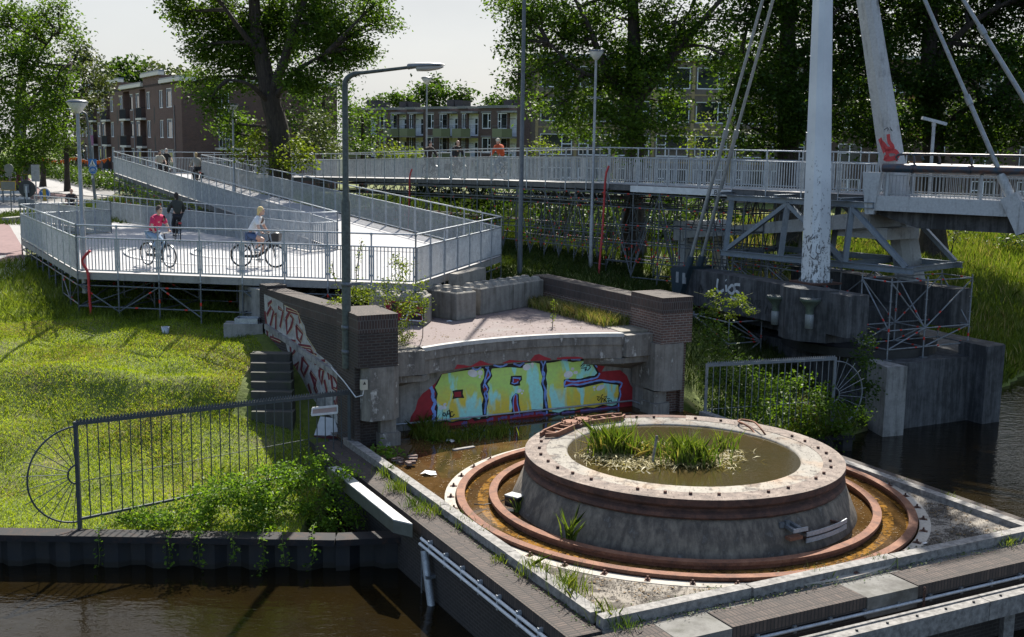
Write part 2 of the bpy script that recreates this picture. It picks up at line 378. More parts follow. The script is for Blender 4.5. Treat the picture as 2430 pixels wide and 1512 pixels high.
mb.prism(ab([(-4.98, -5.0), (4.97, -5.0), (4.97, -4.86), (-4.98, -4.86)]), 2.3, 2.665); mb.build('concrete_coping', concrete('coping_concrete', (.17, .165, .15), (.06, .055, .048), .6, False, .2), pier)
# timber kerbs
def kerb(a0, b0, a1, b1):
    c = MB(); c.beam(uv(a0, b0, 2.74), uv(a1, b1, 2.74), .22, .2); c.build('timber_kerb', TIMBER, pier)
for k in range(4):
    kerb(-4.87, -4.55+k*2.9, -4.87+rng.uniform(-.02, .02), -4.55+k*2.9+2.88)
kerb(-4.92, -4.74, -2.05, -4.72); kerb(-2.03, -4.76, 1.2, -4.71); kerb(1.22, -4.74, 4.95, -4.73)
for k in range(4): kerb(4.87, -4.6+k*2.6, 4.87, -4.6+k*2.6+2.58)
# concrete deck corners, floor of the pit
m = NM('deck_concrete'); p = m.pos(); a = m.noise(p, 1.15, 7, .68, .7); b = m.noise(p, 16, 6, .75); c = m.noise(p, 4, 6, .7)
col = m.mix(m.ramp(b, [(.35, 0), (.65, 1)]), (.19, .167, .137), (.27, .238, .195))
col = m.mix(m.ramp(m.mix(.38, a, b), [(.49, 0), (.535, .95)]), col, (.036, .028, .021))
col = m.mix(m.ramp(c, [(.52, 0), (.7, .35)]), col, (.2, .17, .13))
m.base(col); m.set(.92); m.bump(m.mix(.5, b, a), .5, .02); DECKC = m.mat
mb = MB()
N = 48
def ringcut(c, corner, a0, a1, z=2.715, r=4.98):   # deck corner outside the ring groove
    p = [uv(r*math.cos(t), r*math.sin(t), z) for t in np.linspace(a0, a1, 24)]
    cc = uv(*corner, z)
    pr = [Vector((x.x, x.y, 2.55)) for x in p]
    for i in range(23):
        c.face([cc, p[i+1], p[i]][::1]); c.face([p[i], p[i+1], pr[i+1], pr[i]])
R_ = 4.765
def corner_slab(sa, sb, a0, a1):
    c = MB(); n = 24
    for i in range(n):
        t0, t1 = lerp(a0, a1, i/n), lerp(a0, a1, (i+1)/n)
        q = []
        for t in (t0, t1):
            ca, sa_ = math.cos(t), math.sin(t); k = 4.765/max(abs(ca), abs(sa_))
            r0 = 4.76
            q.append((uv(r0*ca, r0*sa_, 2.712), uv(max(k, r0+.001)*ca, max(k, r0+.001)*sa_, 2.715)))
        c.face([q[0][0], q[0][1], q[1][1], q[1][0]])
        c.face([q[1][0], q[1][0]-Vector((0, 0, .2)), q[0][0]-Vector((0, 0, .2)), q[0][0]])
    return c
c = corner_slab(-1, -1, -PI, -PI/2); c2 = corner_slab(1, -1, -PI/2, 0); c3 = corner_slab(1, 1, 0, PI/3)
c.add(c2); c.add(c3); c.build('concrete_deck', DECKC, pier)
mb = MB(); mb.prism(ab([(-4.98, -5.0), (4.98, -5.0), (4.98, 8.4), (-4.98, 8.4)]), .3, 2.5); mb.build('pit_floor', CONC_D, pier)
# shallow rusty water standing in the pit
m = NM('rusty_puddle'); p = m.pos(); a = m.noise(p, .8, 6, .65, .4); b = m.noise(p, 9, 6, .75); f = m.noise(p, 2.6, 5, .7)
vs = m.new('ShaderNodeVectorMath', operation='SUBTRACT'); m.lk(p, vs.inputs[0]); vs.inputs[1].default_value = (TC.x, TC.y, 2.66)
ln = m.new('ShaderNodeVectorMath', operation='LENGTH'); m.lk(vs.outputs[0], ln.inputs[0])
mr = m.new('ShaderNodeMapRange'); mr.inputs[1].default_value = 3.4; mr.inputs[2].default_value = 4.9; m.lk(ln.outputs['Value'], mr.inputs[0])
band = m.ramp(mr.outputs[0], [(.3, 0), (.33, 0), (.36, 0), (.5, 1), (.57, 1), (.575, 0), (.72, 0), (.73, 1), (.8, 1), (.805, 0)])
col = m.mix(m.ramp(m.mix(.4, a, b), [(.36, 0), (.62, 1)]), (.03, .017, .006), (.1, .056, .02))
col = m.mix(m.mix(1.0, band, m.ramp(m.mix(.55, f, b), [(.46, 0), (.56, .85)]), 'MULTIPLY'), col, (.3, .15, .03))
m.base(col); m.set(.03, 0, .5); m.b.inputs['IOR'].default_value = 1.33
m.bump(m.noise(p, 3.0, 3, .5), .06, .02)
mb = MB(); mb.face([uv(-4.9, -4.9, 2.655), uv(4.9, -4.9, 2.655), uv(4.9, 8.3, 2.655), uv(-4.9, 8.3, 2.655)])
tag(mb.build('puddle_water', m.mat), kind='structure')
# circular rails
def ring(c, r0, r1, z0, z1, n=96, ctr=None):
    ctr = ctr or uv(0, 0)
    c.lathe(ctr, [(r0, z0), (r1, z0), (r1, z1), (r0, z1), (r0, z0)], n, smooth=False)
for r, nm_, lab, nb in ((4.62, 'outer_track', 'rust red outer circular rail bolted round the turntable basin', 40), (3.94, 'inner_track', 'rust red inner circular rail just outside the concrete drum', 30)):
    t = thing('circular_rail', lab, 'rail', uv(0, 0, 2.6), 'circular rails of the turntable')
    c = MB(); ring(c, r-.085, r+.085, 2.74, 2.80); ring(c, r-.03, r+.03, 2.62, 2.739); c.build('rail_head', RUST, t)
    c = MB(); ring(c, r-.16, r+.16, 2.55, 2.62); c.build('rail_foot', RUST_D, t)
    for k in range(nb):
        a = 2*PI*(k+.3)/nb
        if r < 4.3 or .2*PI < a < .62*PI: continue
        ctr = uv((r+.2)*math.cos(a), (r+.2)*math.sin(a), 2.70)
        ax = (UA*math.cos(a)+VA*math.sin(a))
        c = MB(); c.box(ctr+Vector((0, 0, .015)), (.15, .1, .03), ax=ax); c.box(ctr+Vector((0, 0, .04)), (.07, .07, .02), ax=ax); c.lathe(ctr+Vector((0, 0, .045)), [(0.001, .05), (.02, .05), (.02, 0)], 6, smooth=False)
        c.build('rail_clip', RUST_D, t)
# grout strip outside the outer rail
c = MB(); ring(c, 4.735, 4.95, 2.6, 2.722, 96); 
g_ = c.build('grout_ring', CONC_L, pier)
# ---------------------------------------------------------------- the drum
drum = thing('turntable_drum', 'big round concrete drum with rusty flanged rim, full of brown water', 'turntable drum', uv(0, 0, 2.6))
c = MB(); c.lathe(uv(0, 0), [(3.6, 2.5), (3.56, 2.66), (3.3, 3.28), (3.19, 3.34)], 96); 
MATS['drum_concrete'] = concrete('drum_concrete', (.24, .195, .145), (.05, .04, .032), .8, True, 0, (.2, .185, .16), .6)
c.build('drum_wall', MATS['drum_concrete'], drum)
c = MB(); c.lathe(uv(0, 0), [(3.19, 3.3), (3.27, 3.32), (3.3, 3.36), (3.28, 3.42), (3.2, 3.46), (3.18, 3.5), (3.26, 3.54), (3.29, 3.58), (3.29, 3.68), (3.27, 3.695), (3.02, 3.698)], 128, smooth=False)
c.build('flanged_rim', RUST_D, drum)
c = MB(); c.lathe(uv(0, 0), [(3.285, 3.699), (2.84, 3.70)], 128, 2.35, 2.35+2*PI-.95); 
for a in (2.35, 2.35-.95):
    pass
c.build('top_flange', RUST_L, drum)
m = NM('drum_top_concrete'); p = m.pos(); a = m.noise(p, 2.2, 7, .7, .8); b = m.noise(p, 15, 6, .75)
col = m.mix(m.ramp(b, [(.35, 0), (.65, 1)]), (.2, .182, .152), (.29, .267, .23))
col = m.mix(m.ramp(m.mix(.3, a, b), [(.52, 0), (.55, .85)]), col, (.06, .05, .045)); col = m.mix(m.ramp(m.noise(p, 1.1, 5), [(.5, 0), (.7, .5)]), col, (.3, .18, .1))
m.base(col); m.set(.9); m.bump(m.mix(.5, a, b), .4, .02)
c = MB(); c.lathe(uv(0, 0), [(3.19, 3.69), (2.44, 3.693), (2.40, 3.66), (2.4, 3.2)], 128); c.build('concrete_top', m.mat, drum)
POOL = water('pool_water', (.05, .036, .014), .02, 3.0, .01, (.04, .032, .012))
c = MB(); c.lathe(uv(0, 0), [(2.42, 3.655), (.001, 3.655)], 96, smooth=False); tag(c.build('pool_water', POOL), kind='structure')
for k in range(38):
    a = 2*PI*(k+rng.uniform(-.12, .12))/38
    if 1.42 < a < 2.33 or rng.random() < .14: continue
    r = 2.98+rng.uniform(-.03, .03); ctr = uv(r*math.cos(a), r*math.sin(a), 3.70)
    c = MB(); c.lathe(ctr, [(.001, .045), (.032, .045), (.034, 0.0)], 6, smooth=False); c.build('rim_bolt', RUST_D, drum)
# brackets on the drum wall
t = thing('cable_bracket', 'bent grey metal strips on rusty brackets fixed to the drum wall', 'bracket', uv(0, 0, 2.9))
A0 = math.atan2((PLN(1950, 1240, uv(0, -3.4), VA*-1)-TC).dot(VA), (PLN(1950, 1240, uv(0, -3.4), VA*-1)-TC).dot(UA))
for z, w0, w1 in ((3.02, -.16, .2), (2.9, -.16, .2)):
    c = MB(); rows = []
    for i in range(9):
        a = A0+lerp(w0, w1, i/8); r = 3.62
        rows.append([uv(r*math.cos(a), r*math.sin(a), z-.04), uv(r*math.cos(a), r*math.sin(a), z+.04), uv((r-.02)*math.cos(a), (r-.02)*math.sin(a), z+.04), uv((r-.02)*math.cos(a), (r-.02)*math.sin(a), z-.04)])
    c.grid(rows, True, False); c.build('strip', GALV, t)
for a, z in ((A0-.13, 3.02), (A0+.13, 3.02), (A0-.13, 2.9), (A0+.13, 2.9)):
    c = MB(); c.beam(uv(3.38*math.cos(a), 3.38*math.sin(a), z), uv(3.6*math.cos(a), 3.6*math.sin(a), z), .05, .05); c.build('arm', RUST_D, t)
t2 = thing('cable_bracket', 'short double grey bracket with a rusty foot on the drum wall, beside the long strips', 'bracket', uv(0, 0, 3.0))
for a, z in ((A0-.24, 3.16), (A0-.2, 3.18)):
    c = MB(); c.beam(uv(3.3*math.cos(a), 3.3*math.sin(a), z), uv(3.58*math.cos(a), 3.58*math.sin(a), z-.03), .07, .06)
    c.box(uv(3.36*math.cos(a-.03), 3.36*math.sin(a-.03), z+.02), (.05, .1, .1), ax=UA*math.cos(a)+VA*math.sin(a)); c.build('arm', GALV_D, t2)
c = MB(); a = A0-.2; c.box(uv(3.6*math.cos(a), 3.6*math.sin(a), 3.13), (.03, .34, .07), ax=UA*math.cos(a)+VA*math.sin(a)); c.build('strip', GALV, t2)
c = MB(); c.box(uv(3.56*math.cos(a-.03), 3.56*math.sin(a-.03), 2.99), (.14, .3, .06), ax=UA*math.cos(a)+VA*math.sin(a)); c.build('foot', RUST, t2)
# ladder frames and lids at the back of the rim
def ladder(a0, a1, lab):
    t = thing('hinge_frame', lab, 'iron frame', uv(2.9*math.cos((a0+a1)/2), 2.9*math.sin((a0+a1)/2), 3.7), 'rusty frames at the back of the drum')
    p0 = uv(3.12*math.cos(a0), 3.12*math.sin(a0), 3.76); p1 = uv(3.12*math.cos(a1), 3.12*math.sin(a1), 3.76)
    d = (p1-p0); L = d.length; d.normalize(); q = Vector((-d.y, d.x, 0))*(-.17)
    if q.dot(p0-TC) > 0: q = -q
    for o in (Vector((0, 0, 0)), q*2):
        c = MB(); c.beam(p0+o-d*.04+d*.12, p1+o+d*.04-d*.12, .045, .11); c.beam(p0+o+d*.09, p0+q*.6+(o-q)*.35-d*.12, .045, .09); c.beam(p1+o-d*.09, p1+q*.6+(o-q)*.35+d*.12, .045, .09); c.build('side_bar', RUST, t)
    for k in range(3):
        x = p0+d*(L*(k+.5)/3); c = MB(); c.beam(x, x+q*2, .05, .05); c.build('rung', RUST, t)
ladder(2.30, 1.98, 'rusty ladder shaped iron frame on the drum rim, left of the round lids')
ladder(1.76, 1.46, 'rusty ladder shaped iron frame on the drum rim, right of the round lids')
t = thing('bearing_plate', 'rusty plate with two round bolted lids at the back of the drum rim', 'iron plate', uv(3.0*math.cos(1.87), 3.0*math.sin(1.87), 3.7))
c = MB()
for a in (1.92, 1.82): c.lathe(uv(3.0*math.cos(a), 3.0*math.sin(a), 3.7), [(.001, .07), (.24, .07), (.25, .05), (.25, 0)], 24, smooth=False)
c.build('base_plate', RUST_D, t)
for a in (1.93, 1.80):
    ctr = uv(3.0*math.cos(a), 3.0*math.sin(a), 3.77)
    c = MB(); c.lathe(ctr, [(.001, .05), (.17, .05), (.18, .03), (.22, .03), (.22, 0)], 24, smooth=False)
    for k in range(8): c.lathe(ctr+Vector((.195*math.cos(k*PI/4), .195*math.sin(k*PI/4), .03)), [(.001, .06), (.015, .06), (.015, 0)], 6, smooth=False)
    c.build('lid', RUST, t)
# looped cable over the rim
t = thing('steel_cable', 'rusty looped cable hanging over the drum rim into the water', 'cable', G(1815, 1010, 3.72))
P = [G(1795, 1040, 3.62), G(1785, 1020, 3.72), G(1765, 1006, 3.80), G(1752, 1000, 3.78), G(1762, 996, 3.76), G(1790, 1002, 3.84), G(1806, 1018, 3.8), G(1822, 1040, 3.62)]
def smooth_path(P, n=6):
    out = []
    for i in range(len(P)-1):
        p0, p1, p2, p3 = P[max(i-1, 0)], P[i], P[i+1], P[min(i+2, len(P)-1)]
        for k in range(n):
            s = k/n; out.append(.5*((2*p1)+(p2-p0)*s+(2*p0-5*p1+4*p2-p3)*s*s+(3*p1-3*p2+p3-p0)*s**3))
    return out+[P[-1]]
c = MB(); c.tube(smooth_path(P), .022, 6); c.build('cable', RUST, t)
# lamp fallen into the ring water
pt = G(1219, 1203, 2.72); t = thing('fallen_floodlight', 'black floodlight lying in the water against the drum', 'floodlight', pt)
ax = Vector((.8, -.6, 0)).normalized()
c = MB(); c.box(pt+Vector((0, 0, .12)), (.3, .22, .2), ax=ax); c.build('housing', BLACK, t)
c = MB(); c.box(pt+Vector((0.02, .02, .235)), (.34, .26, .03), ax=ax); c.build('lid', plain('grey_lid', (.2, .21, .22), .4, .2), t)
c = MB(); c.tube([pt+Vector((-.1, .1, .15)), pt+Vector((-.3, .25, .02)), pt+Vector((-.6, .1, 0)), pt+Vector((-.8, -.05, .06))], .012, 5); c.build('lead', BLACK, t)
# ---------------------------------------------------------------- abutment of the old bridge
abut = thing('bridge_abutment', 'grey concrete abutment with an arched slab edge, painted wall below and brick end pillars', 'abutment', uv(0, 8, 2.6))
ROADZ = 4.94; WB = 7.72; RA = 7.52
def arcpt(a, z): return uv(a, math.sqrt(max(RA*RA-a*a, 0)), z)
AL, AR = -2.95, 2.98
aa = [lerp(AL, AR, i/24) for i in range(25)]
c = MB()
top = [arcpt(a, ROADZ-.02) for a in aa]; bot = [arcpt(a, 4.24) for a in aa]
mid = [arcpt(a, 4.62) for a in aa]
step_ = [Vector((p.x, p.y, p.z)) + VA*.05 for p in mid]; botb = [p+VA*.05 for p in bot]
c.grid([mid, top], smooth=False); c.grid([step_, mid], smooth=False); c.grid([botb, step_], smooth=False)
back = [uv(a, 8.4, 4.24) for a in aa]; c.grid([back, botb], smooth=False)
backt = [uv(a, 8.4, ROADZ-.02) for a in aa]; c.grid([top, backt], smooth=False)
c.build('deck_slab', CONC_W, abut)
c = MB(); kt = [arcpt(a, ROADZ+.0)-VA*.02 for a in aa]; kb = [p+VA*.2 for p in kt]; kl = [p-Vector((0, 0, .1)) for p in kt]
c.grid([kl, kt], smooth=False); c.grid([kt, kb], smooth=False); c.build('edge_strip', concrete('edge_concrete', (.5, .49, .46), (.25, .24, .22), .35, True), abut)
# seats between slab and pillars
for s in (-1, 1):
    c = MB()
    a0, a1 = (AR+.003, 3.82) if s > 0 else (-3.82, AL-.003)
    c.prism(ab([(a0, 6.75), (a1, 6.75), (a1, 8.4), (a0, 8.4)]), 4.3, 4.9, bottom=True); c.build('bearing_seat', CONC_W, abut)
    c = MB()     # sloping bracket under the seat
    e = a1 if s > 0 else a0; f = s*2.2
    P8 = [uv(f, WB-.02, 4.0), uv(e, WB-.02, 3.75), uv(e, 6.9, 4.1), uv(s*2.9, 6.9, 4.1), uv(f, WB-.02, 4.23), uv(e, WB-.02, 4.296), uv(e, 6.9, 4.296), uv(s*2.9, 6.9, 4.235)]
    if s < 0: P8 = [P8[i] for i in (1, 0, 3, 2, 5, 4, 7, 6)]
    c.hexa(P8); c.build('bracket', CONC_W, abut)
# painted back wall and side walls of the recess
c = MB(); c.prism(ab([(-4.4, WB), (4.4, WB), (4.4, 8.6), (-4.4, 8.6)]), .5, 4.238)
c.build('back_wall', CONC, abut)
c = MB(); c.prism(ab([(3.86, 7.05), (4.5, 7.05), (4.5, WB-.003), (3.86, WB-.003)]), .5, 4.296); c.build('side_wall', CONC, abut); c = MB(); c.prism(ab([(-4.4, 7.05), (-3.7, 7.05), (-3.7, WB-.003), (-4.4, WB-.003)]), .5, 4.296); c.build('side_wall', CONC, abut)
# end pillars: brick head, concrete body, stepped brick foot
def pillar(s):
    i, o = s*3.83, s*4.84
    a0, a1 = min(i, o), max(i, o)
    c = MB(); c.prism(ab([(a0, 6.35), (a1, 6.35), (a1, 7.9), (a0, 7.9)]), 4.66, 5.50); c.build('brick_body', BRK_RED if s > 0 else BRK, abut)
    c = MB(); c.prism(ab([(a0, 6.35), (a1, 6.35), (a1, 7.9), (a0, 7.9)]), 5.503, 5.93); c.build('upright_course', SOLDIER, abut)
    c = MB(); c.face([uv(a0-.01, 6.34, 5.934), uv(a1+.01, 6.34, 5.934), uv(a1+.01, 7.91, 5.934), uv(a0-.01, 7.91, 5.934)], uvs=[(a0, 0), (a1, 0), (a1, 1.57), (a0, 1.57)]); c.build('coping', COPING, abut)
    q = [(s*3.75, 7.05), (s*3.75, 6.5), (s*3.95, 6.32), (s*4.55, 6.32), (s*4.7, 6.5), (s*4.7, 7.6), (s*3.75, 7.6)]
    c = MB(); c.prism(ab(q), 3.35, 4.655, bottom=True); c.build('concrete_body', CONC_W, abut)
    c = MB(); c.prism(ab([(s*4.7+.003*s, 6.6), (s*4.84, 6.6), (s*4.84, 7.9), (s*4.7+.003*s, 7.9)]), 1.0, 4.655)
    c.prism(ab([(s*4.0, 6.75), (s*4.7, 6.75), (s*4.7, 7.6), (s*4.0, 7.6)]), 1.0, 3.345); c.build('brick_foot', BRK_RED if s > 0 else BRK, abut)
    c = MB(); c.prism(ab([(s*3.72, 6.45), (s*4.25, 6.45), (s*4.25, 7.1), (s*3.72, 7.1)]), 1.0, 2.98); c.prism(ab([(s*3.8, 6.55), (s*4.2, 6.55), (s*4.2, 7.1), (s*3.8, 7.1)]), 2.98, 3.3); c.build('plinth', CONC_W, abut)
pillar(1); pillar(-1)
# mural on the back wall: outlines read off the wall, each layer of paint a few mm proud of the one below
mural = MB()
def M1(x, y): return PLN((1600+x/2.683)*.59326, (1400+y/2.683)*.59326, uv(0, WB), VA)
def M2(x, y): return PLN((2060+x/2.683)*.59326, (1380+y/2.683)*.59326, uv(0, WB), VA)
def lay(pts, k, mi, close=True):
    mural.m = mi; mural.face([p-VA*(.003*k) for p in pts])
from mathutils.geometry import tessellate_polygon
def poly(pts, k, mi):
    mural.m = mi; pts = [p-VA*(.003*k) for p in pts]
    flat = [Vector(((p-TC).dot(UA), p.z, 0)) for p in pts]
    for t in tessellate_polygon([flat]):
        a, b, cc = (pts[i] for i in t); mural.face([a, b, cc] if (b-a).cross(cc-a).dot(-VA) > 0 else [a, cc, b])
def stroke(pts, wd, k, mi, wob=.0, sub=1):
    pts = [Vector(p) for p in pts]
    if sub > 1: pts = smooth_path(pts, sub)
    n = len(pts); L = []; R = []
    for i in range(n):
        d = pts[min(i+1, n-1)]-pts[max(i-1, 0)]; d.normalize(); nrm = d.cross(VA).normalized()
        w_ = wd/2*(1+wob*math.sin(i*2.1)); L.append(pts[i]+nrm*w_-VA*(.003*k)); R.append(pts[i]-nrm*w_-VA*(.003*k))
    mural.m = mi
    for i in range(n-1):
        q = [R[i], R[i+1], L[i+1], L[i]]
        if (q[1]-q[0]).cross(q[2]-q[0]).dot(-VA) < 0: q = q[::-1]
        mural.face(q)
def ell(fn, x, y, rx, ry, rot, k, mi):
    poly([fn(x+rx*math.cos(t)*math.cos(rot)-ry*math.sin(t)*math.sin(rot), y+rx*math.cos(t)*math.sin(rot)+ry*math.sin(t)*math.cos(rot)) for t in np.linspace(0, 2*PI, 17)[:-1]], k, mi)
# red ground
poly([M1(100, 800), M1(115, 720), M1(165, 640), M1(190, 540), M1(240, 470), M1(320, 410), M1(385, 350), M1(450, 255), M1(700, 215), M1(1000, 175), M1(1395, 140),
      M2(300, 175), M2(700, 150), M2(1010, 150), M2(930, 285), M2(1130, 270), M2(1200, 330), M2(1240, 430), M2(1300, 500), M2(1360, 590), M2(1340, 640), M2(1100, 680), M2(600, 770), M2(300, 800), M1(1395, 800), M1(700, 810), M1(380, 858), M1(130, 850)], 1, 0)
# black mass of the letters
blk = [M1(385, 360), M1(440, 262), M1(700, 205), M1(900, 175), M1(1395, 130), M2(500, 160), M2(865, 145), M2(850, 200), M2(905, 300), M2(860, 350), M2(740, 385), M2(540, 370), M2(530, 440), M2(690, 440), M2(860, 395), M2(960, 385), M2(1120, 405), M2(1125, 480), M2(1105, 640),
       M2(1060, 670), M2(960, 655), M2(840, 690), M2(760, 685), M2(640, 715), M2(540, 720), M2(470, 745), M2(370, 735), M2(340, 740), M2(250, 705), M2(150, 710), M2(60, 745), M1(1200, 700), M1(1080, 700), M1(1000, 705), M1(930, 740), M1(880, 745), M1(800, 765), M1(770, 725), M1(720, 760), M1(640, 765), M1(560, 785), M1(480, 770), M1(420, 800), M1(365, 820), M1(380, 740), M1(355, 680), M1(385, 600), M1(360, 540), M1(385, 470), M1(365, 420)]
poly(blk, 2, 1)
# fills: three fat letters
poly([M1(400, 365), M1(450, 260), M1(600, 235), M1(760, 212), M1(890, 198), M1(903, 230), M1(900, 300), M1(860, 370), M1(865, 440), M1(893, 520), M1(875, 590), M1(885, 700), M1(850, 740), M1(790, 722), M1(740, 745), M1(650, 745), M1(560, 768), M1(480, 752), M1(415, 775), M1(395, 720), M1(405, 620), M1(390, 540), M1(405, 470), M1(375, 400)], 3, 2)
poly([M1(985, 200), M1(1180, 185), M1(1300, 195), M1(1395, 165), M2(90, 200), M2(200, 188), M2(262, 200), M2(268, 270), M2(292, 340), M2(278, 420), M2(300, 500), M2(298, 690), M2(200, 690), M2(60, 712), M2(45, 640), M2(42, 590), M2(40, 530), M2(5, 520), M1(1270, 470), M1(1240, 462), M1(1205, 500), M1(1190, 540), M1(1205, 620), M1(1190, 685), M1(1100, 690), M1(1000, 690), M1(925, 725), M1(930, 620), M1(950, 540), M1(940, 470), M1(960, 410), M1(935, 365), M1(990, 280), M1(975, 230)], 3, 2)
poly([M2(335, 195), M2(420, 185), M2(510, 165), M2(620, 185), M2(760, 165), M2(848, 160), M2(835, 220), M2(880, 300), M2(850, 330), M2(790, 335), M2(700, 362), M2(560, 362), M2(522, 372), M2(522, 460), M2(560, 450), M2(640, 455), M2(700, 462), M2(800, 440), M2(940, 408), M2(1105, 430), M2(1112, 520), M2(1088, 635), M2(1040, 655), M2(940, 640), M2(850, 672), M2(760, 665), M2(640, 695), M2(530, 700), M2(470, 725), M2(400, 715), M2(362, 712), M2(345, 600), M2(335, 500), M2(345, 420), M2(330, 350), M2(345, 280)], 3, 2)
# counters
poly([M1(560, 440), M1(600, 428), M1(676, 422), M1(672, 470), M1(688, 515), M1(620, 515), M1(560, 528), M1(572, 480)], 4, 1)
poly([M1(580, 450), M1(652, 446), M1(655, 500), M1(582, 505)], 5, 0)
poly([M1(1188, 280), M1(1230, 275), M1(1305, 275), M1(1308, 320), M1(1285, 345), M1(1290, 380), M1(1230, 388), M1(1175, 368), M1(1180, 340)], 4, 1)
poly([M1(1212, 300), M1(1290, 300), M1(1275, 330), M1(1250, 355), M1(1205, 350)], 5, 0)
stroke([M1(1212, 340), M1(1210, 298), M1(1290, 302), M1(1280, 320)], .04, 6, 3); stroke([M1(1195, 350), M1(1225, 362), M1(1262, 350), M1(1262, 335)], .035, 6, 3)
poly([M1(1215, 490), M1(1250, 480), M1(1265, 590), M1(1280, 690), M1(1222, 695), M1(1208, 600)], 5, 0)
stroke([M1(1228, 690), M1(1212, 610), M1(1215, 520), M1(1232, 478), M1(1252, 488), M1(1255, 570), M1(1272, 640), M1(1280, 690)], .035, 6, 3, .2, 3)
# blue lines
stroke([M1(325, 395), M1(350, 450), M1(350, 520), M1(375, 560), M1(350, 630), M1(370, 680), M1(355, 740), M1(350, 830)], .09, 5, 3, .2, 4)
for q in ([M1(915, 180), M1(945, 215), M1(965, 270), M1(920, 330), M1(895, 390), M1(920, 450), M1(938, 500), M1(915, 580), M1(908, 690)], [M1(945, 175), M1(930, 250), M1(905, 350), M1(938, 420), M1(905, 470), M1(925, 560), M1(905, 650)]):
    stroke(q, .045, 5, 3, .2, 4)
poly([M1(935, 240), M1(952, 270), M1(930, 310)], 5, 0); poly([M1(902, 378), M1(930, 425), M1(912, 470), M1(888, 420)], 5, 0)
for q in ([M2(275, 170), M2(300, 230), M2(290, 300), M2(312, 350), M2(295, 400), M2(320, 480), M2(315, 560), M2(335, 640), M2(340, 740)], [M2(325, 170), M2(295, 260), M2(315, 320), M2(290, 390), M2(330, 500), M2(322, 600), M2(345, 700)]):
    stroke(q, .045, 5, 3, .25, 4)
stroke([M2(870, 145), M2(850, 195), M2(880, 240)], .045, 5, 3, .1, 4)
stroke([M2(905, 300), M2(880, 345), M2(790, 370), M2(700, 385), M2(610, 395), M2(545, 378), M2(530, 440), M2(600, 420), M2(690, 425), M2(800, 400), M2(910, 378), M2(1010, 392), M2(1100, 395), M2(1145, 415), M2(1120, 470), M2(1130, 530), M2(1112, 600), M2(1108, 665)], .05, 5, 3, .25, 4)
poly([M2(555, 392), M2(620, 402), M2(700, 400), M2(860, 372), M2(850, 385), M2(700, 412), M2(600, 412), M2(550, 425)], 5, 0)
for q in ([M1(770, 190), M1(820, 212), M1(870, 185)], [M1(1000, 160), M1(1080, 178), M1(1150, 150)], [M1(1215, 142), M1(1270, 165), M1(1330, 138)], [M2(0, 205), M2(50, 222), M2(95, 185)], [M2(500, 155), M2(560, 165)], [M2(600, 152), M2(700, 158)]): stroke(q, .05, 5, 3, .2, 4)
for x0, y0, x1, y1 in ((660, 800, 720, 780), (930, 760, 1000, 738), (1050, 745, 1150, 720), (1180, 725, 1300, 700)): stroke([M1(x0, y0), M1(lerp(x0, x1, .5), y0-20), M1(x1, y1)], .07, 4, 4, .4, 4)
for x0, y0, x1, y1 in ((80, 750, 200, 730), (220, 735, 330, 745), (380, 760, 480, 750), (500, 735, 640, 725), (700, 710, 900, 690), (900, 690, 1100, 672)): stroke([M2(x0, y0), M2(lerp(x0, x1, .5), y0-12), M2(x1, y1)], .07, 4, 4, .4, 4)
# white bubbles
for f, x, y, rx, ry, ro in ((M1, 778, 250, 55, 40, .3), (M1, 860, 245, 28, 30, 0), (M1, 853, 290, 13, 13, 0), (M1, 435, 620, 30, 24, -.5), (M1, 478, 583, 20, 14, -.7), (M1, 478, 618, 20, 20, 0), (M1, 1278, 438, 27, 20, -.5), (M1, 1320, 438, 9, 10, 0), (M1, 1306, 465, 11, 10, 0),
                        (M2, 122, 238, 42, 34, -.3), (M2, 183, 205, 19, 17, 0), (M2, 186, 234, 12, 12, 0), (M2, 570, 316, 50, 36, -.25), (M2, 615, 256, 19, 16, 0), (M2, 648, 295, 25, 18, -.2), (M2, 913, 457, 48, 26, -.5), (M2, 847, 453, 17, 12, -.6), (M2, 850, 482, 10, 10, 0)): ell(f, x, y, rx, ry, ro, 5, 5)
# little tags in black line
def tagline(f, strokes, wd=.022):
    for s_ in strokes: stroke([f(x, y) for x, y in s_], wd, 6, 1)
tagline(M1, [[(485, 680), (465, 672), (458, 695), (472, 710), (486, 695), (480, 675)], [(495, 715), (510, 655), (528, 640), (535, 725)], [(498, 688), (532, 684)], [(565, 665), (545, 660), (538, 690), (545, 715), (562, 712), (582, 686)]], .03)
tagline(M2, [[(700, 230), (735, 195), (740, 215), (705, 250), (760, 243)], [(810, 192), (775, 195), (765, 225), (795, 218), (805, 240), (780, 270), (745, 262)], [(748, 282), (765, 235)]], .028)
tagline(M2, [[(875, 555), (905, 555), (880, 580), (900, 600)], [(905, 590), (925, 550), (930, 590)], [(920, 620), (935, 570), (955, 580), (950, 610)], [(950, 560), (985, 545), (960, 590), (980, 610)], [(985, 575), (1015, 570), (985, 600), (1030, 590), (1035, 620)], [(925, 545), (940, 530)], [(1000, 600), (1010, 630)]], .03)
m = NM('mural_fill'); p = m.pos(); st = m.mapping(p, (1.1, 1.1, .65))
n1 = m.noise(st, 1.15, 3, .5, .8); n2 = m.noise(m.mapping(p, (1.5, 1.5, .55)), 1.5, 3, .5, .5)
zz = m.new('ShaderNodeSeparateXYZ'); m.lk(p, zz.inputs[0]); mr = m.new('ShaderNodeMapRange'); mr.inputs[1].default_value = 2.7; mr.inputs[2].default_value = 4.2; m.lk(zz.outputs['Z'], mr.inputs[0])
col = m.mix(m.ramp(m.mix(.5, n1, mr.outputs[0]), [(.4, 0), (.56, 1)]), (.8, .6, .06), (.5, .74, .17))
col = m.mix(m.ramp(n2, [(.5, 0), (.56, .9)]), col, (.35, .84, .8))
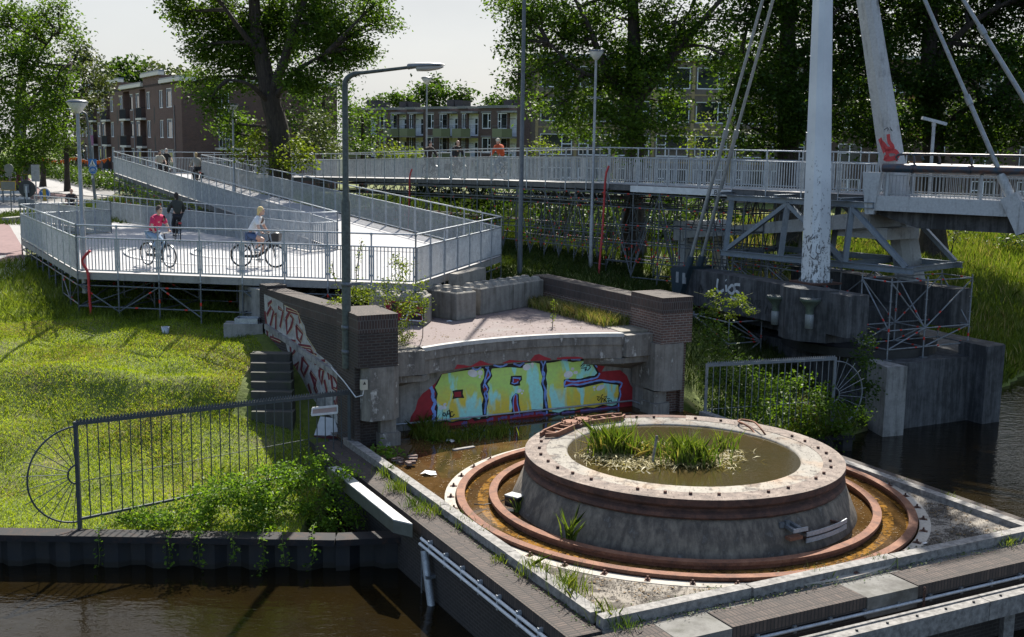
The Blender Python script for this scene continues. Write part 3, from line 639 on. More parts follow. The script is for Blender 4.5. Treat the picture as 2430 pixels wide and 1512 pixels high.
m.base(m.mix(m.ramp(m.noise(p, 12, 5), [(.3, .25), (.6, 0)]), col, (.3, .3, .2))); m.set(.7)
mural.build('mural', [plain('mural_red', (.34, .02, .03), .7), plain('mural_black', (.008, .008, .01), .6), m.mat, plain('mural_blue', (.22, .36, .8), .7), plain('mural_haze_blue', (.17, .12, .32), .75), plain('mural_white', (.82, .82, .82), .7)], abut)
# red overspray on the slab edge
c = MB()
def onarc(px, py, k=.006):
    for a in np.linspace(AL, AR, 240):
        q = arcpt(a, 4.4); e = V(px, py, q.y)
        if abs(e.x-q.x) < .02: return Vector((q.x, q.y, e.z))-VA*k+VA*.05
    return None
for q in ([(600, 218), (620, 160), (700, 165), (770, 180), (880, 115), (960, 150), (1010, 160)], [(1110, 150), (1190, 110), (1300, 120), (1390, 122)]):
    for (x0, y0), (x1, y1) in zip(q[:-1], q[1:]):
        D0 = ((1600+x0/2.683)*.59326, (1400+y0/2.683)*.59326); D1 = ((1600+x1/2.683)*.59326, (1400+y1/2.683)*.59326)
        A, B = onarc(*D0), onarc(*D1)
        if A and B: c.face([Vector((A.x, A.y, 4.242)), Vector((B.x, B.y, 4.242)), Vector((B.x, B.y, max(B.z, 4.25))), Vector((A.x, A.y, max(A.z, 4.25)))])
for q in ([(180, 170), (220, 110), (270, 100), (330, 130), (395, 150)], [(460, 140), (560, 130), (680, 130), (740, 140)]):
    for (x0, y0), (x1, y1) in zip(q[:-1], q[1:]):
        D0 = ((2060+x0/2.683)*.59326, (1380+y0/2.683)*.59326); D1 = ((2060+x1/2.683)*.59326, (1380+y1/2.683)*.59326)
        A, B = onarc(*D0), onarc(*D1)
        if A and B: c.face([Vector((A.x, A.y, 4.242)), Vector((B.x, B.y, 4.242)), Vector((B.x, B.y, max(B.z, 4.25))), Vector((A.x, A.y, max(A.z, 4.25)))])
if c.v: c.build('graffiti', MATS['mural_red'], abut)
# pipe along the foot of the wall
c = MB(); c.tube([uv(-3.6, WB-.06, 2.86), uv(-1, WB-.06, 2.84), uv(3.8, WB-.06, 2.83)], .025, 6); c.tube([uv(3.8, WB-.06, 2.83), uv(3.8, 7.1, 2.83), uv(3.95, 6.6, 2.7)], .025, 6); c.build('wall_pipe', GALV, abut)
# ---------------------------------------------------------------- the old road on it
m = NM('faded_red_asphalt'); p = m.pos(); a = m.noise(p, .9, 6, .65, .5); b = m.noise(p, 25, 4, .7)
col = m.mix(m.ramp(b, [(.3, 0), (.7, 1)]), (.13, .098, .093), (.19, .15, .142)); col = m.mix(m.ramp(a, [(.5, 0), (.68, .6)]), col, (.19, .175, .165)); m.base(col); m.set(.9); m.bump(b, .3, .01); REDASPH = m.mat
c = MB(); fa = [arcpt(a, ROADZ+.003)+VA*.16 for a in aa]; fb = [uv(lerp(-4.3, 3.6, i/24)-.3, 13.5, ROADZ+.003) for i in range(25)]
c.grid([fa, fb], smooth=False); road = tag(c.build('road', REDASPH), kind='structure')
c = MB(); c.prism([fa[0].to_2d()[:]]+[q.to_2d()[:] for q in (uv(AL-.9, 7.0), uv(AL-.9, 13.4), fb[0])], 4.3, ROADZ); c.prism([fa[-1].to_2d()[:]]+[q.to_2d()[:] for q in (uv(3.9, 7.0), uv(3.7, 13.4), fb[-1])], 4.3, ROADZ+.02)
tag(c.build('road_verge', concrete('sandy_verge', (.27, .24, .19), (.1, .085, .06), .5, False, .5)), kind='structure')
# ---------------------------------------------------------------- brick parapets
def parapet(lab, q, steps, face_side, bm):
    t = thing('brick_parapet', lab, 'brick wall', q[0])
    (p0, p1, p2, p3) = q     # inner near, inner far, outer far, outer near
    z0, z1 = steps
    c = MB(); c.prism([x.to_2d()[:] for x in q], 1.5, z1-.43); c.build('wall', bm, t)
    c = MB(); c.prism([x.to_2d()[:] for x in q], z1-.427, z1); c.build('upright_course', SOLDIER, t)
    d = (p1-p0); L = d.length; W_ = (p3-p0).length
    c = MB(); c.face([p0.to_2d().to_3d()+Vector((0, 0, z1+.004)), p1.to_2d().to_3d()+Vector((0, 0, z1+.004)), p2.to_2d().to_3d()+Vector((0, 0, z1+.004)), p3.to_2d().to_3d()+Vector((0, 0, z1+.004))], uvs=[(0, 0), (L, 0), (L, W_), (0, W_)]); c.build('coping', COPING, t)
    return t
pl0, pl1 = G(850, 742, 5.85), G(640, 684, 5.85)
LW0 = uv(-4.62, 7.9); LW1 = Vector((pl1.x-.1, pl1.y+.1, 0)); dl = (LW1-LW0).normalized(); nl = Vector((dl.y, -dl.x, 0))
if nl.dot(UA) < 0: nl = -nl
lw = parapet('dark brick wall left of the old road, its outer side covered in maroon graffiti', (LW0+nl*.55, LW1+nl*.55, LW1, LW0), (1, 5.80), 1, BRK)
c = MB(); c.prism([x.to_2d()[:] for x in (LW1, LW1+nl*.6, LW1+nl*.6+dl*.55, LW1+dl*.55)], 2, 5.9); c.build('end_pier', BRK, lw)
c = MB()
l0, l1 = LW0-nl*.05+dl*.2, LW1-nl*.05; c.beam(Vector((l0.x, l0.y, 4.12)), Vector((l1.x, l1.y, 4.75)), .1, .14); c.build('ledge', CONC, lw)
# graffiti on its outer face
def M3(x, y): return PLN((1000+x/1.24)*.59326, (1100+y/1.24)*.59326, LW0, nl)
g_ = MB()
def gpoly(pts, k, mi):
    g_.m = mi; pts = [p-nl*(.004*k) for p in pts]
    flat = [Vector(((p-LW0).dot(dl), p.z, 0)) for p in pts]
    for t in tessellate_polygon([flat]):
        a, b, cc = (pts[i] for i in t); g_.face([a, b, cc] if (b-a).cross(cc-a).dot(-nl) > 0 else [a, cc, b])
def gstroke(pts, wd, k, mi):
    pts = [M3(*p) for p in pts]; n = len(pts); L = []; R = []
    for i in range(n):
        d = pts[min(i+1, n-1)]-pts[max(i-1, 0)]; d.normalize(); nr = d.cross(nl).normalized(); L.append(pts[i]+nr*wd/2-nl*.004*k); R.append(pts[i]-nr*wd/2-nl*.004*k)
    g_.m = mi
    for i in range(n-1):
        q = [R[i], R[i+1], L[i+1], L[i]]; g_.face(q if (q[1]-q[0]).cross(q[2]-q[0]).dot(-nl) > 0 else q[::-1])
gpoly([M3(*p) for p in ((70, 95), (130, 120), (165, 140), (172, 310), (100, 330), (78, 290))], 1, 0)
for q in ([(85, 200), (105, 160), (118, 180), (100, 260), (85, 290)], [(110, 210), (130, 190), (128, 290), (112, 300)], [(90, 150), (110, 130)], [(140, 160), (165, 180), (150, 260)], [(75, 180), (90, 320)], [(100, 310), (150, 330)], [(180, 170), (240, 190), (250, 240)], [(240, 350), (300, 360), (330, 420)], [(190, 420), (215, 480), (240, 500)], [(380, 440), (395, 520)], [(420, 620), (440, 700), (470, 740)]):
    gstroke(q, .12, 2, 1); gstroke([(x+6, y+3) for x, y in q], .02, 3, 2)
gpoly([M3(*p) for p in ((172, 150), (225, 175), (270, 250), (285, 320), (330, 385), (400, 440), (450, 510), (495, 570), (515, 640), (520, 760), (470, 780), (400, 700), (330, 650), (280, 600), (240, 520), (215, 440), (185, 370), (168, 300))], 1, 0)
for q in ([(180, 220), (195, 190), (215, 215), (205, 260), (185, 290)], [(230, 250), (262, 290), (250, 330), (235, 310)], [(200, 330), (225, 330), (222, 380), (205, 400)], [(215, 460), (240, 430), (225, 520)], [(262, 410), (290, 450), (268, 500), (255, 470)], [(280, 380), (330, 400), (300, 420)], [(300, 480), (330, 520), (320, 560), (340, 600)], [(345, 470), (365, 470), (355, 540), (345, 500)], [(320, 435), (375, 430)], [(400, 470), (435, 540), (430, 570), (410, 560)], [(370, 520), (385, 590)], [(440, 580), (470, 620), (455, 690), (430, 640)], [(480, 660), (505, 720), (490, 760)], [(240, 560), (270, 580)], [(290, 540), (305, 590)]):
    gstroke(q+[q[0]] if len(q) > 3 else q, .13, 2, 1); gstroke([(x+7, y+3) for x, y in q], .02, 3, 2)
gstroke([(172, 150), (235, 180), (280, 300), (330, 380)], .025, 3, 2); gstroke([(450, 510), (515, 600), (520, 760)], .03, 3, 2)
g_.build('graffiti', [plain('graffiti_grey', (.42, .41, .39), .8, 0, .5, 5), plain('graffiti_maroon', (.15, .018, .028), .8), plain('graffiti_cream', (.5, .42, .25), .8)], lw)
# far stretch of the same wall beyond the end pier, with a cream tag panel
c = MB(); e0 = LW1+dl*.552; e1 = e0+dl*1.6
c.prism([x.to_2d()[:] for x in (e0, e1, e1+nl*.4, e0+nl*.4)], 3.2, 5.72); c.build('wing_wall', CONC, lw)
pr0, pr1 = G(1600, 714, 5.85), G(1265, 649, 5.85)
RW0 = uv(3.83, 7.9); RW1 = Vector((pr1.x, pr1.y, 0)); dr = (RW1-RW0).normalized(); nr = Vector((dr.y, -dr.x, 0))
if nr.dot(UA) < 0: nr = -nr
parapet('red brown brick wall right of the old road, weeds growing along its foot', (RW0, RW1, RW1+nl*.6, RW0+nl*.6), (1, 5.80), -1, BRK_RED)
# ---------------------------------------------------------------- stacked concrete blocks closing the road
def lego(lab, p, d, L=1.6, W=.8, H=.8, z=ROADZ, studs=True, chip=False, mat=None):
    d = Vector((d.x, d.y, 0)).normalized(); n = Vector((-d.y, d.x, 0)); o = Vector((p.x, p.y, z+.006))
    t = thing('concrete_block', lab, 'concrete block', o, 'concrete blocks closing the old road')
    c = MB(); e = .03
    ring_ = lambda z_, i: [o+d*i+n*i+Vector((0, 0, z_)), o+d*(L-i)+n*i+Vector((0, 0, z_)), o+d*(L-i)+n*(W-i)+Vector((0, 0, z_)), o+d*i+n*(W-i)+Vector((0, 0, z_))]
    rows = [ring_(0, e*.4), ring_(e, 0), ring_(H-e, 0), ring_(H, e)]
    c.grid(rows, True, False); c.face(rows[-1]); c.face(rows[0][::-1]); c.build('body', mat or CONC_B, t)
    if studs:
        nx = max(1, round(L/.4))
        for i in range(nx):
            for j in range(2 if W > .5 else 1):
                s_ = o+d*(L*(i+.5)/nx)+n*(W*(j+.5)/2)+Vector((0, 0, H)); r0, r1 = .14, .08
                c = MB(); q = lambda r, z_: [s_+d*x*r+n*y*r+Vector((0, 0, z_)) for x, y in ((-1, -1), (1, -1), (1, 1), (-1, 1))]
                rr = [q(r0, 0), q(r1, .1)]; c.grid(rr, True, False); c.face(rr[1]); c.build('stud', mat or CONC_B, t)
    return t, o, d, n
CB = G(1083.6, 762, ROADZ); CL = G(1020.8, 752, ROADZ); CR = G(1141.7, 758.5, ROADZ)
dc = (CB-CL); dc.z = 0; dc.normalize(); ncv = Vector((-dc.y, dc.x, 0))
lego('brown grey block with eight studs standing free in the middle of the old road', CB-dc*1.6, dc)
dD = (G(1204, 737, ROADZ)-G(1143, 748, ROADZ)); dD.z = 0
p1 = G(1140, 749, ROADZ); lego('grey block behind the free standing one, a slab lying on its back edge', p1, dD)
dD.normalize(); lego('grey block with a pale bleached face, nearest the right brick wall', p1+dD*1.62+Vector((.02, .0, 0)), dD+Vector((.0, -.0, 0)))
t, o, d, n = lego('low block covered in red and black graffiti behind the young shrub', G(876, 768, ROADZ), G(1016, 774, ROADZ)-G(876, 768, ROADZ))
c = MB()
def bl(x, z, k=1): return o+d*x+Vector((0, 0, z))-n*(.004*k)
for q, mi, k in (([(.5, .12), (1.55, .1), (1.58, .62), (1.3, .68), (.9, .64), (.45, .7)], 0, 1), ([(.6, .2), (.75, .2), (.82, .62), (.66, .62)], 1, 2), ([(.92, .18), (1.05, .18), (1.2, .6), (1.06, .62)], 1, 2), ([(1.15, .16), (1.5, .16), (1.5, .26), (1.26, .28), (1.3, .36), (1.48, .36), (1.46, .46), (1.32, .46), (1.36, .54), (1.54, .54), (1.52, .64), (1.22, .62)], 1, 2)):
    c.m = mi; pts = [bl(x, z, k) for x, z in q]
    for tt in tessellate_polygon([[Vector((x, z, 0)) for x, z in q]]):
        a, b, e = (pts[i] for i in tt); c.face([a, b, e] if (b-a).cross(e-a).dot(-n) > 0 else [a, e, b])
for q in ([(1.15, .14), (1.55, .13), (1.55, .3), (1.34, .32)], [(1.22, .66), (1.57, .67), (1.57, .5)], [(.9, .16), (1.06, .15), (1.2, .55)]):
    for (x0, z0), (x1, z1) in zip(q[:-1], q[1:]):
        c.m = 2; e = Vector((x1-x0, z1-z0, 0)).normalized()*.018; c.face([bl(x0+e.y, z0-e.x, 3), bl(x1+e.y, z1-e.x, 3), bl(x1-e.y, z1+e.x, 3), bl(x0-e.y, z0+e.x, 3)])
c.build('graffiti', [plain('tag_red', (.3, .012, .03), .7), MATS['mural_black'], MATS['mural_white']], t)
lego('block with worn flat studs at the back left, half behind the tall lamp post', G(722, 728, ROADZ)+Vector((0, .2, 0)), Vector((1, .12, 0)), z=ROADZ-.42)
so = G(1086, 672, ROADZ+.8); sdir = dD
t = thing('concrete_slab', 'rough concrete slab lying on top of the blocks at the back of the road', 'concrete slab', p1+Vector((-.4, .62, .8)))
c = MB(); o = Vector((p1.x, p1.y, ROADZ+.82))+Vector((-.75, .78, -.1)); c.hexa([o+dD*x+Vector((-dD.y, dD.x, 0))*y+Vector((0, 0, z)) for x, y, z in ((0, 0, 0), (1.45, 0, .08), (1.45, .35, .08), (0, .35, 0), (.08, .02, .4), (1.43, .0, .5), (1.43, .33, .5), (.08, .33, .4))]); c.build('slab', CONC_B, t)
# ---------------------------------------------------------------- concrete steps beside the wall
t = thing('concrete_stairs', 'mossy concrete steps going down the grass beside the graffiti wall', 'steps', (-6.4, 29.6, 3))
STEPM = concrete('step_concrete', (.055, .053, .046), (.022, .023, .018), .5, True, .8)
for i in range(7):
    c = MB(); x0 = -6.95+.07*i; c.prism([(x0, 29.75-.3*i), (x0+1.05, 29.75-.3*i), (x0+1.05, 30.15-.3*i), (x0, 30.15-.3*i)], 2.3, 4.36-.19*i); c.build('step', STEPM, t)
# ---------------------------------------------------------------- sheet piling along the lawn
def sheet_wall(lab, a, b, ztop, z0=.2, per=.98, amp=.17):
    a, b = Vector(a), Vector(b); d = (b-a); L = d.length; d.normalize(); n = Vector((-d.y, d.x, 0))
    t = thing('sheet_pile_wall', lab, 'quay wall', a)
    prof = []; x = 0; k = 0
    while x < L:
        for dx, o in ((0, 0), (.28, 0), (.49, 1), (.77, 1)):
            if x+dx*per/.98 <= L: prof.append((x+dx*per/.98, o*amp))
        x += per
    prof.append((L, 0))
    c = MB(); lo = [a+d*x+n*o for x, o in prof]
    c.grid([[Vector((p.x, p.y, z0)) for p in lo], [Vector((p.x, p.y, WZ+.16)) for p in lo], [Vector((p.x, p.y, ztop-.13)) for p in lo]], smooth=False)
    m = MATS.get('sheet_pile')
    if not m:
        q = NM('sheet_pile'); p = q.pos(); nn = q.noise(q.mapping(p, (3, 3, 1)), 1.5, 6, .7)
        z = q.new('ShaderNodeSeparateXYZ'); q.lk(p, z.inputs[0]); mr = q.new('ShaderNodeMapRange'); mr.inputs[1].default_value = WZ-.02; mr.inputs[2].default_value = WZ+.28; q.lk(z.outputs['Z'], mr.inputs[0])
        col = q.mix(q.ramp(nn, [(.4, 0), (.7, .8)]), (.013, .016, .021), (.03, .027, .026)); col = q.mix(q.ramp(q.mix(.3, mr.outputs[0], nn), [(.4, 1), (.5, 0)]), col, (.012, .011, .009))
        q.base(col); q.set(.55, .2); q.bump(nn, .3, .02); m = q.mat; MATS['sheet_pile'] = m
    c.build('piling', m, t)
    c = MB(); c.beam(a-d*.0+n*.06+Vector((0, 0, ztop-.065-a.z)), b+n*.06+Vector((0, 0, ztop-.065-b.z))+d*.0, .44, .13); c.build('cap_rail', rust('worn_black_steel', (.013, .013, .015), (.009, .0095, .012), (.05, .026, .017)) if 'worn_black_steel' not in MATS else MATS['worn_black_steel'], t)
    return t
sheet_wall('black steel sheet pile wall holding the lawn, its rusty cap overgrown on the right', (-18, 22.08, 0), (-3.5, 22.08, 0), 2.06)
c = MB(); 
sheet_wall('short black sheet pile piece closing the gap to the brick pier', (-3.5, 22.08, 0), (uv(LO, -1.2).x+.2, 22.6, 0), 2.06)
sheet_wall('dark sheet piles under the right bank below the spoked fence end', (uv(4.9, 6.9).x, uv(4.9, 6.9).y-.1, 0), (9.9, 32.0, 0), 1.85)
# ---------------------------------------------------------------- fences with the spoked fan end
FEN = galv('fence_steel', (.06, .072, .08), .3, .35, .5); FENG = galv('fence_steel_grey', (.2, .22, .24), .4, .5, .5)
def fan_fence(lab, pp, pe, ztp, zte, zb, nb, R, mat, fan=True, teeth=.07, bars_to=1.0):
    pp, pe = Vector(pp), Vector(pe)
    t = thing('spiked_fence', lab, 'fence', pp)
    d = (pe-pp); d.z = 0; L = d.length; d.normalize()
    c = MB(); c.beam((pp.x, pp.y, zb-.1), (pp.x, pp.y, ztp+.02), .075, .075); c.build('post', mat, t)
    c = MB(); c.beam((pe.x, pe.y, zb-.1), (pe.x, pe.y, zte+.02), .075, .075); c.build('post', mat, t)
    P = lambda s, z0, z1: Vector((pp.x+d.x*L*s, pp.y+d.y*L*s, lerp(z0, z1, s)))
    c = MB(); c.beam(P(0, ztp-.02, zte-.02), P(1, ztp-.02, zte-.02), .06, .075); c.build('top_rail', mat, t)
    c = MB(); n = int(L/teeth)
    for k in range(n):
        a, b = P(k/n, ztp+.018, zte+.018), P((k+1)/n, ztp+.018, zte+.018); nn = Vector((-d.y, d.x, 0))*.012; mid = (a+b)/2+Vector((0, 0, .065))
        c.face([a-nn, b-nn, mid-nn]); c.face([b+nn, a+nn, mid+nn]); c.face([b-nn, b+nn, mid+nn, mid-nn]); c.face([a+nn, a-nn, mid-nn, mid+nn])
    c.build('spike_strip', mat, t)
    c = MB(); c.beam(P(0, zb+.16, zb+.16), P(1, zb+.16, zb+.16), .05, .05); c.build('bottom_rail', mat, t)
    c = MB(); c.tube([P(0, zb+.95, zb+.95), P(1, zb+.95, zb+.95)], .008, 5); c.build('wire', mat, t)
    for k in range(1, nb):
        c = MB(); c.tube([P(k/nb, zb+.16, zb+.16), P(k/nb, ztp-.05, zte-.05)], .013, 6); c.build('bar', mat, t)
    if fan:
        ctr = Vector((pp.x, pp.y, (zb+ztp)/2+.02)); o = -d
        f = tag(thing('fan', 'half wheel of spokes on the end post', None, pp), kind=None) if False else None
        arc = lambda r, a: ctr+o*(r*math.cos(a))+Vector((0, 0, r*math.sin(a)))
        c = MB(); pts = [arc(R, a) for a in np.linspace(-PI/2, PI/2, 33)]
        c.tube(pts, .02, 6); fan_o = c.build('fan_rim', mat, t)
        c = MB(); c.tube([arc(.2, a) for a in np.linspace(-PI/2, PI/2, 15)], .02, 6); c.build('fan_hub', mat, t)
        for a in np.linspace(-PI/2+.13, PI/2-.13, 12):
            c = MB(); c.tube([arc(.2, a), arc(R+.14, a)], .009, 5); c.build('spoke', mat, t)
    return t
fp = G(190, 1252, 2.08); zt = V(183, 1003, fp.y).z
fe = uv(-4.93, 6.75); ze = V(843, 931, fe.y).z
fan_fence('dark iron fence with saw tooth top and half wheel of spokes on the left bank', fp, fe, zt, ze, 2.1, 29, 1.0, FEN)
fp2 = Vector((9.25, 31.95, 0)); zt2 = V(1998, 850, 31.95).z
fan_fence('grey iron fence with saw tooth top and half wheel of spokes on the right bank', fp2, (5.35, 30.55, 0), zt2, zt2+.02, 1.9, 20, .98, FENG)
# boards on the left fence
def fpt(px, py, k=.06): 
    d = (Vector(fe)-Vector(fp)); d.z = 0; d.normalize(); n = Vector((d.y, -d.x, 0)); return PLN(px, py, Vector(fp)+n*k, n)
t = thing('sign_board', 'blank pinkish board in a white frame, hung upside down on the left fence', 'sign', fpt(770, 985), 'spare boards at the left fence')
q = [fpt(739, 985), fpt(800, 979), fpt(800, 963), fpt(741, 969)]
BOARD = plain('board_back', (.36, .27, .25), .6, 0, .15)
c = MB(); n_ = (q[1]-q[0]).cross(q[3]-q[0]).normalized(); c.hexa([q[0], q[1], q[1]-n_*.03, q[0]-n_*.03, q[3], q[2], q[2]-n_*.03, q[3]-n_*.03]); c.build('board', BOARD, t)
for a, b in ((0, 1), (3, 2), (0, 3), (1, 2)):
    c = MB(); c.beam(q[a]+n_*.01, q[b]+n_*.01, .025, .05); c.build('frame_bar', WHITE, t)
p = GT(775, 1040); t = thing('fallen_board', 'white board with scribbled maroon tag, leaning in the weeds behind the left fence', 'sign', p, 'spare boards at the left fence')
c = MB(); c.hexa([p+Vector(v) for v in ((-.3, -.1, .1), (.35, .05, .05), (.36, .08, .05), (-.29, -.07, .1), (-.2, .25, .5), (.28, .32, .42), (.29, .35, .42), (-.19, .28, .5))]); c.build('board', WHITE, t)
c = MB(); c.hexa([p+Vector(v) for v in ((-.3, -.13, .0), (.35, .02, -.05), (.36, .05, -.05), (-.29, -.1, 0), (-.3, -.13, .1), (.35, .02, .05), (.36, .05, .05), (-.29, -.1, .1))]); c.build('edge', plain('maroon', (.12, .02, .025), .6), t)
# ---------------------------------------------------------------- fittings on the pier walls
t = thing('steel_fender', 'white capped grey steel box beam along the left top edge of the brick pier', 'fender beam', uv(-5.75, 3, 2.7))
m_ = [(-6.0, 5.2), (-5.76, 5.2), (-5.76, .75), (-6.0, 1.15)]
c = MB(); c.prism(ab(m_), 2.45, 2.70, bottom=True); c.build('beam', plain('green_grey_steel', (.13, .14, .12), .5, .3), t)
for k in range(4):
    b1, b0 = 5.1-k*1.03, 5.1-(k+1)*1.03+.015
    c = MB(); c.prism(ab([(-6.0, b1), (-5.76, b1), (-5.76, b0), (-6.0, b0)] if k < 3 else [(-6.0, b1), (-5.76, b1), (-5.76, .75), (-6.0, 1.15)]), 2.70, 2.725); c.build('cap_plate', plain('weathered_white', (.42, .42, .41), .6, 0, .35), t)
t = thing('conduit_pipes', 'pair of thin white pipes running along the left wall of the brick pier', 'pipes', uv(-5.65, 0, 2.4), None)
for k, z in enumerate((2.46, 2.36)):
    c = MB(); c.tube([uv(-5.64-.03*k, .6, z), uv(-5.64-.03*k, -6.6, z)], .032, 7); c.build('pipe', WHITE, t)
for k in range(9):
    c = MB(); c.box(uv(-5.62, .2-k*.72, 2.41), (.05, .08, .26), ax=VA); c.build('clamp', GALV, t)
t = thing('drain_pipe', 'slanting grey drain pipe bracketed to the left wall of the brick pier', 'pipe', uv(-5.7, .4, 2))
c = MB(); c.tube([uv(-5.68, .35, 2.3), uv(-5.68, .22, 1.9), uv(-5.68, -.12, 1.0), uv(-5.68, -.2, .6)], .075, 10); c.build('pipe', GALV, t)
for k, (b, z) in enumerate(((.2, 1.85), (-.08, 1.1))):
    c = MB(); c.box(uv(-5.64, b, z), (.2, .2, .05), ax=UA); c.build('bracket', GALV_D, t)
t = thing('gauge_rod', 'thin upright rod fixed to the pier wall beside the drain pipe', 'rod', uv(-5.62, .62, 1.6))
c = MB(); c.tube([uv(-5.62, .62, 2.5), uv(-5.62, .62, .9)], .016, 6); c.build('rod', GALV_D, t)
t = thing('wall_cable', 'grey cable pipe clipped along the right wall of the brick pier', 'pipe', uv(0, -5.7, 2.42))
c = MB(); c.tube([uv(-2.7, -5.69, 2.42), uv(1.2, -5.69, 2.42), uv(5.7, -5.69, 2.42)], .03, 7); c.build('pipe', GALV, t)
for k in range(11):
    c = MB(); c.box(uv(-2.6+k*.75, -5.66, 2.42), (.06, .07, .12), ax=UA); c.build('clip', GALV_D, t)
t = thing('mooring_step', 'black iron box step hung on a chain from the right wall of the brick pier', 'step', uv(.75, -5.75, 2.2))
c = MB(); e = [(.3, -5.66, 2.22), (1.25, -5.66, 2.22), (1.25, -6.02, 2.12), (.3, -6.02, 2.12)]; c.hexa([uv(a, b, z-.16) for a, b, z in e]+[uv(a, b, z) for a, b, z in e]); c.build('box', plain('black_iron', (.025, .023, .022), .5, .3), t)
for k in range(7):
    ctr = uv(.95, -5.72, 2.62-k*.06); ax = UA if k % 2 else VA
    c = MB(); c.tube([ctr+ax*(.022*math.cos(a))+Vector((0, 0, .042*math.sin(a))) for a in np.linspace(0, 2*PI, 9)[:-1]], .009, 5, closed=True); c.build('chain_link', RUST_D, t)
t = thing('timber_fender', 'long grey timber fender beam with bolts in front of the right pier wall', 'fender beam', uv(0, -6.1, 2.3))
for k, (a0, a1) in enumerate(((-3.2, 1.9), (1.915, 6.5))):
    c = MB(); c.beam(uv(a0, -6.18, 2.27), uv(a1, -6.18, 2.27), .2, .34); c.build('beam', TIMBER, t)
    c = MB(); c.beam(uv(a0, -6.04, 2.34), uv(a1, -6.04, 2.34), .06, .25); c.build('back_plank', TIMBER, t)
for k in range(14):
    c = MB(); c.lathe(uv(-3+k*.66, -6.18, 2.44), [(.001, .03), (.024, .03), (.024, 0)], 6, smooth=False); c.build('bolt', DARK, t)
for k in range(4):
    c = MB(); c.beam(uv(-2+k*2.4, -5.95, .3), uv(-2+k*2.4, -5.95, 2.2), .18, .18); c.build('pile', TIMBER, t)
# small box, bell and conduit on the left pillar
t = thing('control_box', 'small pale junction box with a warning triangle on the corner of the left pillar', 'junction box', uv(-4.75, 6.31, 4.1))
c = MB(); c.box(uv(-4.72, 6.3, 4.28), (.16, .1, .24), ax=UA); c.build('box', plain('ivory', (.5, .47, .38), .5), t)
c = MB(); c.face([uv(-4.76, 6.246, 4.29), uv(-4.68, 6.246, 4.29), uv(-4.72, 6.246, 4.37)]); c.build('warning_mark', BLACK, t)
c = MB(); c.tube([uv(-4.72, 6.3, 4.16), uv(-4.74, 6.32, 4.02), uv(-4.9, 6.36, 3.98), uv(-4.9, 7.2, 4.2), uv(-4.95, 8.0, 4.4)], .014, 6); c.build('lead', WHITE, t)
# ---------------------------------------------------------------- tall street lamp bracketed to the wall
lp = V(823, 873, 27.15); lp = Vector((lp.x, lp.y, 0)); L_ = thing('street_lamp', 'tall weathered grey street lamp with a long curved arm, bracketed to the left parapet', 'street lamp', (lp.x, lp.y, 3.4))
zb_ = V(823, 873, lp.y).z; zk = V(822, 470, lp.y).z; ztop_ = V(820, 200, lp.y).z; zarm = V(900, 167, lp.y).z
LAMPM = plain('weathered_lamp_grey', (.1, .115, .1), .7, .1, .5, 12, .2)
c = MB(); c.tube([(lp.x, lp.y, zb_), (lp.x, lp.y, zk-.12), (lp.x, lp.y, zk), (lp.x, lp.y, ztop_)], [.108, .108, .075, .07], 14); c.build('pole', LAMPM, L_)
xa = V(968, 160, lp.y).x; q = [(lp.x, lp.y, ztop_)]+[(lp.x+.42*(1-math.cos(a)), lp.y, ztop_+(zarm-.06-ztop_)*math.sin(a)) for a in np.linspace(.15, PI/2, 8)]+[(xa, lp.y, V(968, 160, lp.y).z)]
c = MB(); c.tube(q, [.066]*7+[.05, .045, .04], 12); c.build('arm', LAMPM, L_)
h0, h1 = V(966, 158, lp.y), V(1056, 155, lp.y); Lh = h1.x-h0.x
c = MB(); rows = []
for s, w_, u_, dn in ((0, .06, .045, .045), (.03, .085, .07, .075), (.25, .11, .085, .05), (.6, .12, .08, .03), (.9, .09, .05, .01), (1, .03, .02, .0)):
    cz = lerp(h0.z, h1.z, s); rows.append([Vector((h0.x+Lh*s, lp.y+w_*math.cos(a), cz+(u_ if math.sin(a) > 0 else dn)*math.sin(a))) for a in np.linspace(0, 2*PI, 15)[:-1]])
c.grid(rows, True); c.face(rows[0][::-1]); c.face(rows[-1]); head = c.build('lamp_head', plain('lamp_head_grey', (.2, .21, .21), .5, .2), L_)
c = MB(); rows = []
for s, w_, dn in ((.22, .06, .02), (.26, .1, .1), (.55, .11, .11), (.85, .08, .07), (.96, .03, .03)):
    cz = lerp(h0.z, h1.z, s)-.02; rows.append([Vector((h0.x+Lh*s, lp.y+w_*math.cos(a), cz-dn*math.sin(a)*1.0)) for a in np.linspace(0, PI, 9)])
c.grid(rows); c.build('lens', plain('lamp_lens', (.5, .5, .48), .15, 0, .1), head)
ORG[head.name] = ORG[L_.name]
for z in (zb_+.35, zb_+.95, zb_+2.0):
    c = MB(); c.lathe((lp.x, lp.y, z), [(.11, 0), (.125, 0), (.125, .1), (.11, .1)], 16); c.beam((lp.x+.1, lp.y+.02, z+.05), (lp.x+.32, lp.y+.16, z+.05), .04, .08); c.build('bracket', GALV_D, L_)
